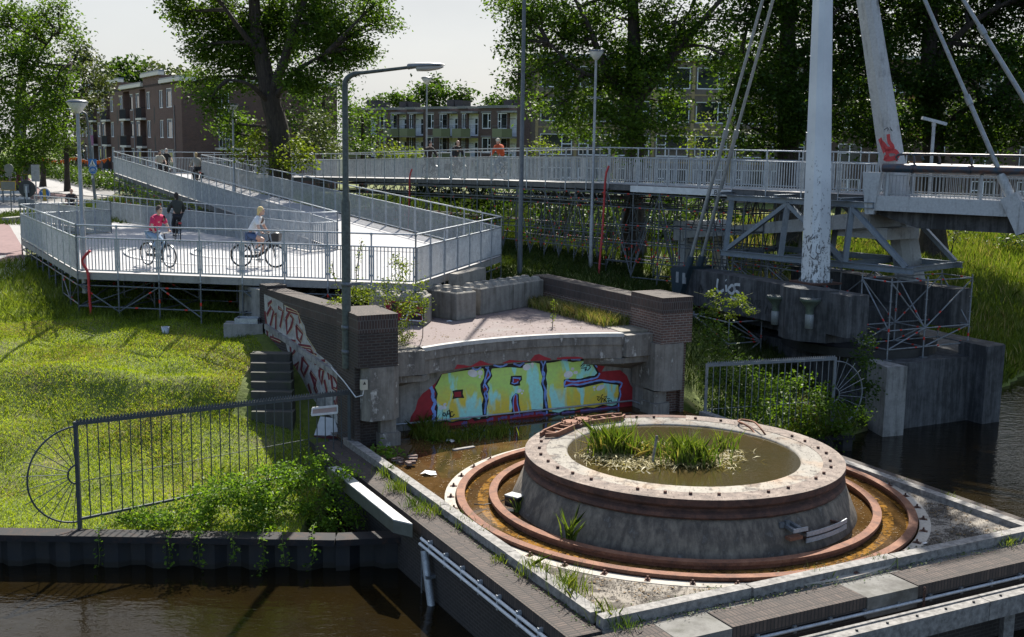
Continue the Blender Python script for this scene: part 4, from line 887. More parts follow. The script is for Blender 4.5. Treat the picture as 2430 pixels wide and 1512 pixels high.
# ---------------------------------------------------------------- the temporary scaffold ramp: decks
def zdeck(y): return 6.0-.028*max(0, y-41)
P0, P1, P2 = Vector((-13.03, 33.85, 6)), Vector((-2.76, 32.17, 6)), Vector((-.43, 40.79, 6))
E1, E0 = Vector((-6.57, 42.5, 5.97)), Vector((-7.4, 41.35, 5.99))
FR, FL = Vector((-24.2, 66.2, zdeck(66))), Vector((-25.9, 61.7, zdeck(61.7)))
BX, LL = Vector((-18.25, 51.63, zdeck(51.6))), Vector((-19.9, 45.97, zdeck(46)))
AT, AR_ = Vector((-26.3, 75.3, 7.68)), Vector((-19.0, 69.7, 7.62))
TB, B0 = Vector((-9.0, 75.0, 7.75)), Vector((-12.3, 71.0, 7.75))
B1, B2, B3 = Vector((-1.03, 51.6, 8.35)), Vector((3.66, 44.6, 8.5)), Vector((12.03, 37.96, 8.47))
C1, C2, C3 = Vector((2.4, 53.2, 8.35)), Vector((6.6, 46.9, 8.5)), Vector((13.75, 40.35, 8.47))
def deck(lab, edges, th=.22, nsub=10):
    # edges: list of (left point, right point) cross lines
    t = thing('ramp_deck', lab, 'ramp deck', edges[0][0], 'decks of the scaffold ramp')
    c = MB(); rows = []
    for (a0, b0), (a1, b1) in zip(edges[:-1], edges[1:]):
        for k in range(nsub): rows.append([lerp(lerp(a0, a1, k/nsub), lerp(b0, b1, k/nsub), j/4) for j in range(5)])
    rows.append([lerp(edges[-1][0], edges[-1][1], j/4) for j in range(5)])
    c.grid(rows, smooth=False); ASP = c.build('surface', ASPH, t)
    if c.f:
        pass
    c = MB()
    for s in (0, 4):
        e = [r[s] for r in rows]
        for i in range(len(e)-1):
            o = (e[i+1]-e[i]).cross(Vector((0, 0, 1))).normalized()*(.02 if s else -.02)
            q = [e[i]+o+Vector((0, 0, -.012)), e[i+1]+o+Vector((0, 0, -.012)), e[i+1]+o-Vector((0, 0, th)), e[i]+o-Vector((0, 0, th))]
            c.face(q if s else q[::-1])
    lo = [[p-Vector((0, 0, th)) for p in r] for r in rows]; c.grid(lo, smooth=False)
    for r in (rows[0], rows[-1]): c.face([r[0]-Vector((0, 0, .012)), r[4]-Vector((0, 0, .012)), r[4]-Vector((0, 0, th)), r[0]-Vector((0, 0, th))])
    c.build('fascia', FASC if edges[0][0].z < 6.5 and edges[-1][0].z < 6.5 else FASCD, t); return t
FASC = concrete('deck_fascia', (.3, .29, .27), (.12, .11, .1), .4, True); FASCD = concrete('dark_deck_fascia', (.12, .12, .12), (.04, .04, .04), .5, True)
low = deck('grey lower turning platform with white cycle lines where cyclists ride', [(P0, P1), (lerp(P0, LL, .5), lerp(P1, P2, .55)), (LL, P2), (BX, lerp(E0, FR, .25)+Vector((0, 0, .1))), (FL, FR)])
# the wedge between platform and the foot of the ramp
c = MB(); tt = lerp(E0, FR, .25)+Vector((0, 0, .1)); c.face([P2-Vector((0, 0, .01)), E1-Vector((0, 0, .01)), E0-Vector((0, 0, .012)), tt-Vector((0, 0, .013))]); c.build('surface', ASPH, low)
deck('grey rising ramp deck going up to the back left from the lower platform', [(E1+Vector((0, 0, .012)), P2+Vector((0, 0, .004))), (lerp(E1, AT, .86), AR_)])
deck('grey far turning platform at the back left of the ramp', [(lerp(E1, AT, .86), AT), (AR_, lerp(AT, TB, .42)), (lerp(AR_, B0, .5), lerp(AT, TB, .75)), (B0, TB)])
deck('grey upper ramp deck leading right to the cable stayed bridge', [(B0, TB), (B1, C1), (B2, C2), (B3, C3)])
# white lines
def mark(pts, wd=.11, z=6.006, parent=low):
    p = [G((500+x/3.24)*.59326, (760+y/3.24)*.59326, z) for x, y in pts]; p = smooth_path(p, 5); n = len(p); L = []; R = []
    for i in range(n):
        d = p[min(i+1, n-1)]-p[max(i-1, 0)]; d.normalize(); o = Vector((-d.y, d.x, 0))*wd/2; L.append(p[i]+o); R.append(p[i]-o)
    for q in (L, R):
        for i in range(n): q[i] = Vector((q[i].x, q[i].y, z-.028*max(0, q[i].y-41)))
    c = MB(); c.grid([R, L], smooth=False); c.build('white_line', LINE, parent)
LINE = plain('line_paint', (.7, .7, .68), .7, 0, .2)
mark([(1110, 565), (1220, 582), (1276, 608), (1230, 640), (1130, 672), (1040, 702), (920, 750), (868, 792), (900, 822), (1100, 860), (1400, 876), (1700, 886)])
mark([(0, 1022), (600, 1052), (1200, 1076), (1800, 1082), (2300, 1078)]); mark([(340, 905), (700, 945), (1300, 972), (1900, 985), (2300, 992)])
mark([(-300, 760), (-100, 742), (140, 740), (30, 765), (10, 810), (90, 855), (340, 905)])
# ---------------------------------------------------------------- railings
def resample(path, bay):
    out = [path[0]]
    for a, b in zip(path[:-1], path[1:]):
        n = max(1, round((b-a).length/bay))
        out += [lerp(a, b, k/n) for k in range(1, n+1)]
    return out
def railing(lab, path, bay=1.3, H=1.4, ph=1.03, mat=None, thick=1.0, group='steel railings of the scaffold ramp'):
    mat = mat or GALV; pts = resample([Vector(p) for p in path], bay)
    t = thing('steel_railing', lab, 'railing', pts[0], group)
    up = lambda z: Vector((0, 0, z))
    c = MB(); c.tube([p+up(H) for p in pts], .027*thick, 6); c.build('top_rail', mat, t)
    c = MB(); c.tube([p+up(ph) for p in pts], .024*thick, 6); c.build('middle_rail', mat, t)
    for p in pts:
        c = MB(); c.tube([p-up(.28), p+up(H+.03)], .026*thick, 6)
        for z in (.2, .75, H-.02): c.tube([p+up(z-.03), p+up(z+.03)], .038*thick, 6)
        c.build('post', mat, t)
    for a, b in zip(pts[:-1], pts[1:]):
        L = (b-a).length; c = MB(); n = max(3, round(L/.115)); d = (b-a)/L
        c.beam(a+d*.05+up(.07), b-d*.05+up(.07), .03, .04)
        for k in range(n+1):
            s = .06+(L-.12)*k/n; w_ = .045 if k in (0, n) else .022
            p = a+d*s; c.beam(p+up(.05), p+up(ph-.02), w_, .026, Vector((-d.y, d.x, 0)))
        c.build('panel', mat, t)
    return t
railing('front railing of the lower platform with the long row of thin bars, facing the canal', [P0, P1])
railing('railing on the right end of the lower platform, above the concrete blocks', [P1, P2])
railing('left railing of the lower platform, seen edge on as a sheet of steel', [LL, P0])
railing('railing closing the back left bay of the lower platform behind the lamp post', [LL, BX])
railing('railing left of the street entrance to the ramp', [FL, BX])
railing('railing right of the street entrance running to the foot of the rising ramp', [FR, lerp(FR, E0, .5), E0, E1])
railing('left railing of the rising ramp, climbing to the far back left', [E1, lerp(E1, AT, .5), AT])
railing('right railing of the rising ramp, climbing from the block corner', [P2, AR_])
railing('back railing of the far turning platform', [AT, TB])
railing('short inner railing of the far turning platform beside the big tree', [AR_, B0])
railing('front railing of the upper ramp deck, nearest the camera under the big trees', [B0, B1, B2, B3])
railing('rear railing of the upper ramp deck behind the riders', [TB, C1, C2, C3])
# ---------------------------------------------------------------- scaffolding underneath
BANDD = [galv('shaded_scaffold_steel', (.14, .155, .165), .5, .4, .5), REDBAND]; BANDM = BANDD; GS_ = BANDD[0]  # darker copy of the scaffold steel: shade under the decks put into its colour
def upright(t, p, z0, z1):
    c = MB(); c.tube([(p.x, p.y, z0), (p.x, p.y, z1)], .026, 6)
    for z in np.arange(z0+.35, z1, .5): c.tube([(p.x, p.y, z-.006), (p.x, p.y, z+.006)], .055, 6)
    if z1-z0 > 1.2:
        c.m = 1; z = z0+rng.choice((.55, .9, 1.3)); z = min(z, z1-.3); c.tube([(p.x, p.y, z), (p.x, p.y, z+.1)], .03, 6)
    c.build('upright', BANDM, t)
def pole(t, a, b, nm_='ledger', red=True):
    c = MB(); c.tube([a, b], .024, 6)
    if red and (Vector(b)-Vector(a)).length > .8:
        c.m = 1; s = rng.choice((.18, .3, .75)); a, b = Vector(a), Vector(b); d = (b-a).normalized(); p = lerp(a, b, s); c.tube([p, p+d*.09], .028, 6)
    c.build(nm_, BANDM, t)
def scaffold(lab, lines, zfun, bay=1.3, levels=(.35, 1.35, 2.35, 3.2), drop=.3, brace=True, dens=1.0, seed=1):
    rr = random.Random(seed)
    first = resample(lines[0], bay); t = thing('scaffolding', lab, 'scaffolding', (first[0].x, first[0].y, lz(first[0].x, first[0].y)), 'scaffolding under the ramp')
    n = len(first); grid = []
    for ln in lines:
        # same count along every line
        L = [0]
        for a, b in zip(ln[:-1], ln[1:]): L.append(L[-1]+(b-a).length)
        row = []
        for k in range(n):
            s = L[-1]*k/(n-1)
            for i in range(len(L)-1):
                if s <= L[i+1]+1e-6: row.append(lerp(ln[i], ln[i+1], (s-L[i])/(L[i+1]-L[i]))); break
        grid.append(row)
    for r in grid:
        for p in r: upright(t, p, max(zfun(p.x, p.y), WZ-.3), p.z-drop+.1)
    for ri, r in enumerate(grid):
        for lv in levels:
            run = []
            for p in r+[None]:
                if p is not None and p.z-drop-lv > zfun(p.x, p.y)+.12: run.append(Vector((p.x, p.y, p.z-drop-lv)))
                else:
                    if len(run) > 1:
                        c = MB(); c.tube(run, .024, 6); c.m = 1
                        for q0, q1 in zip(run[:-1], run[1:]):
                            if rr.random() < .5: f = rr.uniform(.1, .8); d_ = (q1-q0).normalized(); c.tube([lerp(q0, q1, f), lerp(q0, q1, f)+d_*.09], .028, 6)
                        c.build('ledger', BANDM, t)
                    run = []
        if brace:
            for i, (a, b) in enumerate(zip(r[:-1], r[1:])):
                if rr.random() < .85:
                    g0, g1 = zfun(a.x, a.y)+.2, zfun(b.x, b.y)+.2
                    p, q = ((a.x, a.y, g0), (b.x, b.y, b.z-drop-.1)) if (i+ri) % 2 else ((a.x, a.y, a.z-drop-.1), (b.x, b.y, g1))
                    if a.z-drop-g0 > .7: pole(t, p, q, 'brace')
    for k in range(n):
        for r0, r1 in zip(grid[:-1], grid[1:]):
            a, b = r0[k], r1[k]
            for lv in levels[:3]:
                if a.z-drop-lv > zfun(a.x, a.y)+.1 and rr.random() < .8*dens: pole(t, (a.x, a.y, a.z-drop-lv), (b.x, b.y, b.z-drop-lv), 'transom', False)
            if rr.random() < .7: pole(t, (a.x, a.y, max(zfun(a.x, a.y), WZ)+.2), (b.x, b.y, b.z-drop-.1), 'brace')
    return t
def lattice(path, lab):
    P = resample(path, .45); t = thing('lattice_girder', lab, 'girder', P[0]); up = Vector((0, 0, 1))
    for dz in (.3, .72): c = MB(); c.tube([p-up*dz for p in P], .028, 6); c.build('chord', GS_, t)
    c = MB()
    for i, (p, q) in enumerate(zip(P[:-1], P[1:])): c.tube([p-up*(.3 if i % 2 else .72), q-up*(.72 if i % 2 else .3)], .018, 5)
    c.build('lacing', GS_, t)
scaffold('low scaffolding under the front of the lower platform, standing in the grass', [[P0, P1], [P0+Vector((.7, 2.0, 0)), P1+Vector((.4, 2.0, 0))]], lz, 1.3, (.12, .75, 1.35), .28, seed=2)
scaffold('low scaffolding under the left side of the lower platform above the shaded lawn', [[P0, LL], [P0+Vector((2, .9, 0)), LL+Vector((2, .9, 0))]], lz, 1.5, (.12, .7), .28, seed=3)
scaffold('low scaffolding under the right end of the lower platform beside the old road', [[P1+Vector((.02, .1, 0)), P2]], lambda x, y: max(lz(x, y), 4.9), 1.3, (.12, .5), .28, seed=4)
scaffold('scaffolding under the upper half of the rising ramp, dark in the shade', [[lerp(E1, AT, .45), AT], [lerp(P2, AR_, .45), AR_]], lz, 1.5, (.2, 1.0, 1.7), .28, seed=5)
BL = [B0, B1]; BM = [lerp(B0, TB, .5), lerp(B1, C1, .5)]; BR = [TB, C1]
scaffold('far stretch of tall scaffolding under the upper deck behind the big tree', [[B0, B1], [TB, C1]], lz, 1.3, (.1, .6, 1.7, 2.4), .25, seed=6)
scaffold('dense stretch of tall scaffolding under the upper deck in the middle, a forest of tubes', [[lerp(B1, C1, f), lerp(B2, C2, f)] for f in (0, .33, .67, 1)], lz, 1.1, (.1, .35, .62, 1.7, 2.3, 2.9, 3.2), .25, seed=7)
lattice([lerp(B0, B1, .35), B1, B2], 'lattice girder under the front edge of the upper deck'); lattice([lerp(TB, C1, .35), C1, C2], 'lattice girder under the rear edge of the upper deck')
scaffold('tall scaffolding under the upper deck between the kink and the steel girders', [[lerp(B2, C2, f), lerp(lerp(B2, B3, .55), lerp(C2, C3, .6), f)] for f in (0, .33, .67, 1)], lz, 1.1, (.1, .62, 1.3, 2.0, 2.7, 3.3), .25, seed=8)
# fascia plate with its stencil near the bridge
t = thing('deck_plate', 'white steel plate with a stencilled code on the edge of the upper deck', 'edge plate', lerp(B2, B3, .35))
d23 = (B3-B2).normalized(); nf = Vector((d23.y, -d23.x, 0))
if nf.y > 0: nf = -nf
a, b = lerp(B2, B3, .1)+nf*.05, lerp(B2, B3, .5)+nf*.05
c = MB(); c.beam(a-Vector((0, 0, .14)), b-Vector((0, 0, .14)), .03, .24); c.build('plate', WHITE, t)
def text(name, s, size, origin, xdir, ndir, mat, parent, ext=.003, align='CENTER'):
    cu = bpy.data.curves.new(name, 'FONT'); cu.body = s; cu.size = size; cu.extrude = ext; cu.align_x = align; cu.align_y = 'CENTER'
    o = bpy.data.objects.new(name, cu); COL.objects.link(o); dg = bpy.context.evaluated_depsgraph_get(); me = bpy.data.meshes.new_from_object(o.evaluated_get(dg)); bpy.data.objects.remove(o)
    x = Vector(xdir).normalized(); n = Vector(ndir).normalized(); y = n.cross(x)
    M = Matrix(((x.x, y.x, n.x, origin[0]), (x.y, y.y, n.y, origin[1]), (x.z, y.z, n.z, origin[2]), (0, 0, 0, 1)))
    me.transform(Matrix.Translation(-ORG.get(parent.name, Vector())) @ M); me.materials.clear(); me.materials.append(mat); me.name = name
    o = bpy.data.objects.new(name, me); COL.objects.link(o); o.parent = parent; ORG[o.name] = ORG.get(parent.name, Vector()); return o
text('stencil', '.B2.', .26, lerp(B2, B3, .45)+nf*.068-Vector((0, 0, .15)), d23, nf, MATS['mural_black'], t)
# red risers standing against the ramp
def riser(lab, pts):
    t = thing('dry_riser', lab, 'red pipe', pts[-1], 'red pipes on the scaffolding')
    c = MB(); c.tube(smooth_path(pts, 4), .042, 8); c.build('pipe', RED, t)
    return t
k = P0+Vector((.35, -.12, 0))
riser('red pipe at the left front corner of the lower platform, reaching down to the grass', [k+Vector((.1, .0, .65)), k+Vector((-.15, 0, .35)), k+Vector((0, 0, 0)), k+Vector((.02, 0, -.6)), Vector((k.x+.05, k.y, lz(k.x, k.y)-.1))])
k = B2+Vector((-.12, -.15, 0)); riser('red pipe down the tall scaffolding at the kink of the upper deck', [k+Vector((.12, 0, .7)), k+Vector((.0, 0, .2)), k+Vector((-.05, 0, -1.5)), Vector((k.x-.2, k.y-.4, 4.9))])
k = lerp(B0, B1, .62)+Vector((-.05, -.12, 0)); riser('short red pipe on the upper deck left of the riders', [k+Vector((.12, 0, .5)), k+Vector((.0, 0, .1)), k+Vector((-.02, 0, -1.0)), Vector((k.x-.1, k.y-.1, lz(k.x, k.y)))])
# ---------------------------------------------------------------- the cable stayed bridge on the right
PT = 3.45
cp_ = thing('bridge_pier', 'plain grey concrete pier with corner buttresses in the water under the steel girders', 'bridge pier', uv(14, 7, WZ))
c = MB(); c.prism(ab([(12.35, 6.35), (16.2, 6.35), (19, 7.6), (19, 19), (12.35, 19)]), .2, PT); c.build('body', CONC_D, cp_)
c = MB(); c.prism(ab([(11.75, 5.85), (12.5, 5.75), (12.5, 7.1), (12.2, 7.1)]), .2, PT+.05); c.build('buttress', CONC, cp_)
c = MB(); c.prism(ab([(15.95, 5.75), (16.75, 5.75), (16.75, 6.9), (15.95, 6.9)]), .2, PT+.42); c.build('buttress', CONC_D, cp_)
c = MB(); c.lathe(uv(14, 9.4), [(2.5, PT), (2.5, PT+.28), (2.4, PT+.3), (.001, PT+.3)], 48, smooth=False); c.build('turntable_disc', DARK, cp_)
# pylon foundation
FB1 = 11.6; BZ0, BZ1 = 4.25, 5.55
pf = thing('pylon_foundation', 'black stained concrete beams with graffiti carrying the two pylon legs', 'foundation', uv(FB1, 9, BZ0))
c = MB(); c.prism(ab([(11.15, 7.0), (12.0, 7.0), (12.0, 16.2), (11.15, 16.2)]), BZ0, BZ1, bottom=True); c.build('beam', CONC_D, pf)
c = MB(); c.prism(ab([(15.85, 7.2), (16.7, 7.2), (16.7, 15), (15.85, 15)]), BZ0, BZ1-.02, bottom=True); c.build('beam', CONC_D, pf)
c = MB(); c.prism(ab([(11.147, 9.9), (10.7, 9.6), (10.55, 9.1), (10.6, 8.55), (11.147, 7.9), (11.6, 7.9), (11.6, 9.9)]), 3.95, BZ1+.06, bottom=True); c.build('pylon_block', CONC_D, pf)
c = MB(); c.prism(ab([(12.2, 8.6), (16, 8.6), (16, 14), (12.2, 14)]), PT+.31, 4.75); c.build('slab', CONC_D, pf)
def plane_strokes(fn, n, items, mats, parent, name='graffiti'):
    c = MB(); n = Vector(n).normalized()
    for pts, wd, k, mi in items:
        P = smooth_path([fn(*p) for p in pts], 3); m_ = len(P); L = []; R = []
        for i in range(m_):
            d = P[min(i+1, m_-1)]-P[max(i-1, 0)]; d.normalize(); o = d.cross(n).normalized()*wd/2; L.append(P[i]+o+n*.004*k); R.append(P[i]-o+n*.004*k)
        c.m = mi
        for i in range(m_-1):
            q = [R[i], R[i+1], L[i+1], L[i]]; c.face(q if (q[1]-q[0]).cross(q[2]-q[0]).dot(n) > 0 else q[::-1])
    return c.build(name, mats, parent)
GREYP = plain('faded_grey_spray', (.6, .61, .61), .8, 0, .35, 8)
bp = lambda x, y: PLN((2650+x/1.24)*.59326, (700+y/1.24)*.59326, uv(11.15, 0), UA)
it = []
for q in ([(275, 515), (270, 560), (280, 582), (305, 570)], [(315, 545), (318, 580)], [(314, 520), (316, 524)], [(345, 545), (325, 570), (345, 590), (360, 565), (345, 545)], [(385, 545), (360, 545), (358, 570), (378, 585), (375, 612), (345, 612), (340, 600)]): it.append((q, .1, 1, 0))
for q in ([(190, 545), (178, 575), (190, 588), (200, 570), (190, 545)], [(182, 590), (190, 545), (198, 590)], [(176, 572), (204, 568)]): it.append((q, .022, 2, 1))
for q in ([(412, 598), (410, 610)], [(420, 640), (425, 612), (435, 635), (445, 612), (448, 645)], [(455, 648), (462, 620), (470, 650)], [(474, 625), (488, 622), (474, 655), (490, 652)], [(510, 690), (520, 650), (530, 690)], [(548, 660), (535, 672), (545, 690), (548, 675)], [(555, 660), (556, 690), (565, 680), (556, 674)]): it.append((q, .025, 2, 1))
plane_strokes(bp, -UA, it, [GREYP, MATS['mural_black']], pf)
# pylon: two legs leaning together high above
FL_, RL_ = G(1935, 672, BZ1+.06), G(2160, 662, BZ1); FL_ = Vector((FL_.x, FL_.y, BZ1+.06)); RL_ = Vector((RL_.x, RL_.y, BZ1))
APX = Vector((9.95, 39.1, 22.6))
py = thing('bridge_pylon', 'tall peeling white pylon of two legs leaning together over the cable stayed bridge', 'pylon', FL_)
mleg = NM('peeling_white_paint'); p = mleg.pos(); zz = mleg.new('ShaderNodeSeparateXYZ'); mleg.lk(p, zz.inputs[0]); mr = mleg.new('ShaderNodeMapRange'); mr.inputs[1].default_value = 5.6; mr.inputs[2].default_value = 11; mr.inputs[3].default_value = .1; mr.inputs[4].default_value = -.02; mleg.lk(zz.outputs['Z'], mr.inputs[0])
st = mleg.noise(mleg.mapping(p, (9, 9, 1.6)), 1.0, 7, .72); n2 = mleg.noise(p, 9, 6, .75); ad = mleg.new('ShaderNodeMath', operation='ADD'); mleg.lk(mleg.mix(.5, st, n2), ad.inputs[0]); mleg.lk(mr.outputs[0], ad.inputs[1])
col = mleg.mix(mleg.ramp(mleg.noise(p, .8, 4), [(.35, 0), (.65, 1)]), (.5, .52, .53), (.6, .62, .62))
mleg.base(mleg.mix(mleg.ramp(ad.outputs[0], [(.6, 0), (.63, .92)]), col, (.06, .06, .058))); mleg.set(.55); mleg.bump(n2, .15, .01)
def leg(a, b, w0, w1, dn=0):
    c = MB(); rows = []
    for s in np.linspace(0, 1, 9):
        p = lerp(a, b, s); w_ = lerp(w0, w1, s)/2; k = w_*.55
        q = [(-w_, -k), (-k, -w_), (k, -w_), (w_, -k), (w_, k), (k, w_), (-k, w_), (-w_, k)]
        rows.append([p+UA*x+VA*y for x, y in q])
    c.grid(rows, True, False); c.face(rows[-1]); return c
leg(FL_, lerp(FL_, APX, .97), .84, .36).build('leg', mleg.mat, py); rl = leg(RL_, lerp(RL_, APX, .97), .9, .42).build('leg', CONC_P, py)
c = MB(); c.beam(lerp(FL_, APX, .97)-UA*.6, lerp(FL_, APX, .97)+UA*1.2, .6, 1.0); c.build('head_block', CONC_P, py)
c = MB(); c.box(FL_+Vector((0, 0, .03)), (1.2, 1.2, .06), ax=UA); c.build('base_plate', RUST_D, py)
for k in range(12):
    a = k*2*PI/12; c = MB(); c.lathe(FL_+UA*(.52*math.cos(a))+VA*(.52*math.sin(a))+Vector((0, 0, .06)), [(.001, .09), (.035, .09), (.035, 0)], 6, smooth=False); c.build('anchor_bolt', GALV_D, py)
# scrawls on the legs
lf = lambda x, y: PLN((3072+x/1.779)*.59326, (700+y/1.779)*.59326, FL_-VA*.42+(APX-FL_).normalized()*.0, VA)
it = [(q, .035, 3, 0) for q in ([(270, 450), (290, 430), (285, 480), (300, 440)], [(320, 420), (300, 460), (330, 440)], [(275, 500), (290, 540), (310, 490), (300, 560)], [(350, 490), (340, 550), (370, 560), (380, 520), (405, 515)], [(300, 580), (330, 600), (355, 560), (350, 610)], [(355, 610), (362, 640)])]
plane_strokes(lf, -VA, it, [plain('scrawl_grey', (.12, .12, .12), .8)], py, 'graffiti')
lr = lambda x, y: PLN((3072+x/1.779)*.59326, (0+y/1.779)*.59326, lerp(RL_, APX, .2)-VA*.43, VA)
it = [(q, .16, 1, 0) for q in ([(795, 985), (815, 1040), (830, 1085)], [(855, 955), (862, 1010), (890, 1050), (850, 1060), (825, 1030), (800, 1010)], [(835, 1080), (900, 1075), (925, 1110), (880, 1130), (830, 1130), (860, 1100)], [(900, 1120), (925, 1135)])]
it += [(q, .025, 2, 1) for q in ([(825, 925), (850, 910), (860, 930)], [(845, 905), (850, 935)], [(865, 905), (885, 935), (870, 920)])]
plane_strokes(lr, -VA, it, [RED, MATS['mural_black']], py, 'graffiti')
# stays
STAYM = galv('stay_steel', (.3, .31, .31), .35, .5, .45)
def stay(lab, a, b, r=.055, collar=.3, r2=.07):
    a, b = Vector(a), Vector(b); t = thing('stay_cable', lab, 'stay cable', a, 'stay cables of the bridge')
    m_ = lerp(a, b, collar); c = MB(); c.tube([a, m_], r2, 10); c.build('lower_sleeve', STAYM, t)
    c = MB(); c.tube([m_, b], r, 10); c.build('rod', STAYM, t); d = (b-a).normalized()
    c = MB(); c.tube([m_-d*.16, m_+d*.16], r2*1.45, 12); c.build('collar', STAYM, t)
    c = MB(); c.tube([a-d*.6, a+d*.25], r2*1.9, 10); c.build('socket', plain('blue_grey_paint', (.05, .075, .095), .45, .3), t)
TOPA = lerp(FL_, APX, .93)
s0, s1 = uv(11.25, 15.3, 5.75), uv(11.75, 15.3, 5.75)
stay('left back stay of the pylon, outermost, down to the concrete beam', s0, TOPA-UA*.3, collar=.3); stay('second left back stay of the pylon, parallel just right of the outermost one', s1, TOPA+UA*.1, collar=.3)
c0 = uv(11.5, 16.3, 5.3); t = thing('stay_anchor', 'dark blue steel anchor shoe for two stays at the end of the graffiti beam', 'anchor', c0)
c = MB(); c.hexa([uv(a, b-.75, z) for a, b, z in ((10.95, 16.2, 4.5), (12.1, 16.2, 4.5), (12.1, 16.6, 4.4), (10.95, 16.6, 4.4), (10.9, 15.6, 5.66), (12.1, 15.6, 5.66), (12.1, 16.75, 5.5), (10.9, 16.75, 5.5))]); c.build('shoe', MATS['blue_grey_paint'], t)
c = MB(); c.box(uv(10.93, 15.15, 5.2), (.06, .16, .4), ax=UA); c.box(uv(10.93, 15.55, 5.2), (.06, .16, .4), ax=UA); c.build('end_plates', GALV, t)
r0 = uv(16.0, 14.8, 5.7); stay('thin back stay behind the white pylon leg, left one of two', r0, lerp(RL_, APX, .93), .045, .3, .055); stay('thin back stay behind the white pylon leg, right one of two', uv(16.5, 14.8, 5.7), lerp(RL_, APX, .93)+UA*.2, .045, .3, .055)
db, nb = Vector((.8, -.6, 0)), Vector((.6, .8, 0))
DZ = 8.46; OF = 36.75; OB = 39.3
def dk(s, o, z): return db*s+nb*o+Vector((0, 0, z))
def s_at(px, o):                        # where a sight line meets the deck line
    d = ray(px, 470); k = d.x/d.y
    return (k*.8*o-.6*o)/(.8+.6*k)
sA = s_at(2085, OF)
e0 = dk(s_at(2408, OF-.15), OF-.15, DZ-.05); stay('front stay from the pylon top down to the edge of the bridge deck', e0, TOPA+UA*.25, .06, .24)
e1 = dk(s_at(2408, OF-.15)+2.1, OF-.15, DZ-.05); stay('second front stay, steeply slanting at the upper right edge of the view', e1, TOPA+UA*.35, .06, .4)
stay('rear side front stay, cut off by the upper right corner', dk(s_at(2408, OF)+5.6, OB+.15, DZ-.05), lerp(RL_, APX, .95), .06, .3)
# deck of the bridge
bd = thing('bridge_deck', 'concrete deck of the cable stayed bridge running out to the right, with bar railings', 'bridge deck', dk(sA, OF, DZ))
sE = sA+16
def dprism(c, s0, s1, o0, o1, z0, z1): c.hexa([dk(s, o, z) for z in (z0, z1) for s, o in ((s0, o0), (s1, o0), (s1, o1), (s0, o1))])
c = MB(); dprism(c, sA-.25, sE, OF, OB, DZ-.12, DZ); c.build('deck_slab', ASPH, bd)
c = MB(); dprism(c, sA-.25, sE, OF-.2, OF-.003, DZ-.42, DZ+.06); c.build('edge_beam', CONC_P, bd)
c = MB(); dprism(c, sA-.25, sE, OB+.003, OB+.2, DZ-.42, DZ+.06); c.build('edge_beam', CONC_P, bd)
c = MB(); c.hexa([dk(s, o, z) for z, ss in ((DZ-.95, (1.2, 0)), (DZ-.425, (-.6, 0))) for s, o in ((sA+ss[0], OF+.3), (sE, OF+.3), (sE, OB-.3), (sA+ss[0], OB-.3))]); c.build('box_girder', CONC_D, bd)
for o in (OF-.1, OB+.1):
    c = MB(); c.hexa([dk(s, oo, z) for z, w_ in ((DZ-.55, .14), (DZ+.8, .3)) for s, oo in ((sA-.2-w_, o-.13), (sA-.2+w_, o-.13), (sA-.2+w_, o+.13), (sA-.2-w_, o+.13))]); c.build('end_post', CONC_P, bd)
for o, nm_ in ((OF-.04, 'front'), (OB+.04, 'rear')):
    c = MB(); c.beam(dk(sA+.15, o, DZ+.72), dk(sE, o, DZ+.72), .05, .04); c.beam(dk(sA+.15, o, DZ+.12), dk(sE, o, DZ+.12), .05, .04)
    s = sA+.2
    while s < sE: c.beam(dk(s, o, DZ+.06), dk(s, o, DZ+.72), .018, .018); s += .115
    c.build('bar_railing', galv('pale_railing', (.34, .35, .35), .4, .3, .55) if 'pale_railing' not in MATS else MATS['pale_railing'], bd)
    s = sA+.25
    while s < sE:
        c = MB(); c.beam(dk(s, o, DZ-.1), dk(s, o, DZ+.8), .08, .1); c.build('railing_post', CONC_P, bd); s += 2.9
    PIPEB = plain('dark_blue_paint', (.018, .05, .075), .45, .2, .35, 5, .1, (.1, .05, .04)) if 'dark_blue_paint' not in MATS else MATS['dark_blue_paint']
    c = MB(); c.tube([dk(sA+.1, o-.02, DZ+.95), dk(sE, o-.02, DZ+.95)], .14, 12); c.build('blue_pipe', PIPEB, bd)
    c = MB(); q = [dk(sA+.55, o-.02, DZ+1.2), dk(sA+.5, o-.02, DZ+1.3), dk(sA+.56, o-.02, DZ+1.37), dk(sA+.75, o-.02, DZ+1.4), dk(sE, o-.02, DZ+1.4)]; c.tube(q, .04, 8); c.build('hand_rail', PIPEB, bd)
    s = sA+1.05
    while s < sE:
        c = MB(); c.tube([dk(s, o-.02, DZ+.9), dk(s+.04, o-.02, DZ+1.2), dk(s-.02, o-.02, DZ+1.4)], .04, 7); c.tube([dk(s-.04, o-.02, DZ+.95), dk(s+.04, o-.02, DZ+.95)], .165, 12); c.build('rail_stand', PIPEB, bd); s += 1.75
t = thing('stay_anchor', 'concrete stay anchor box jutting from the bridge deck edge at the right', 'anchor', e0); dd = (TOPA-e0).normalized()
c = MB(); c.beam(e0-dd*.9, e0+dd*.3, .42, .5); c.build('box', CONC_P, t); c = MB(); c.tube([e0+dd*.3, e0+dd*1.0], .14, 10); c.build('sleeve', CONC_P, t)
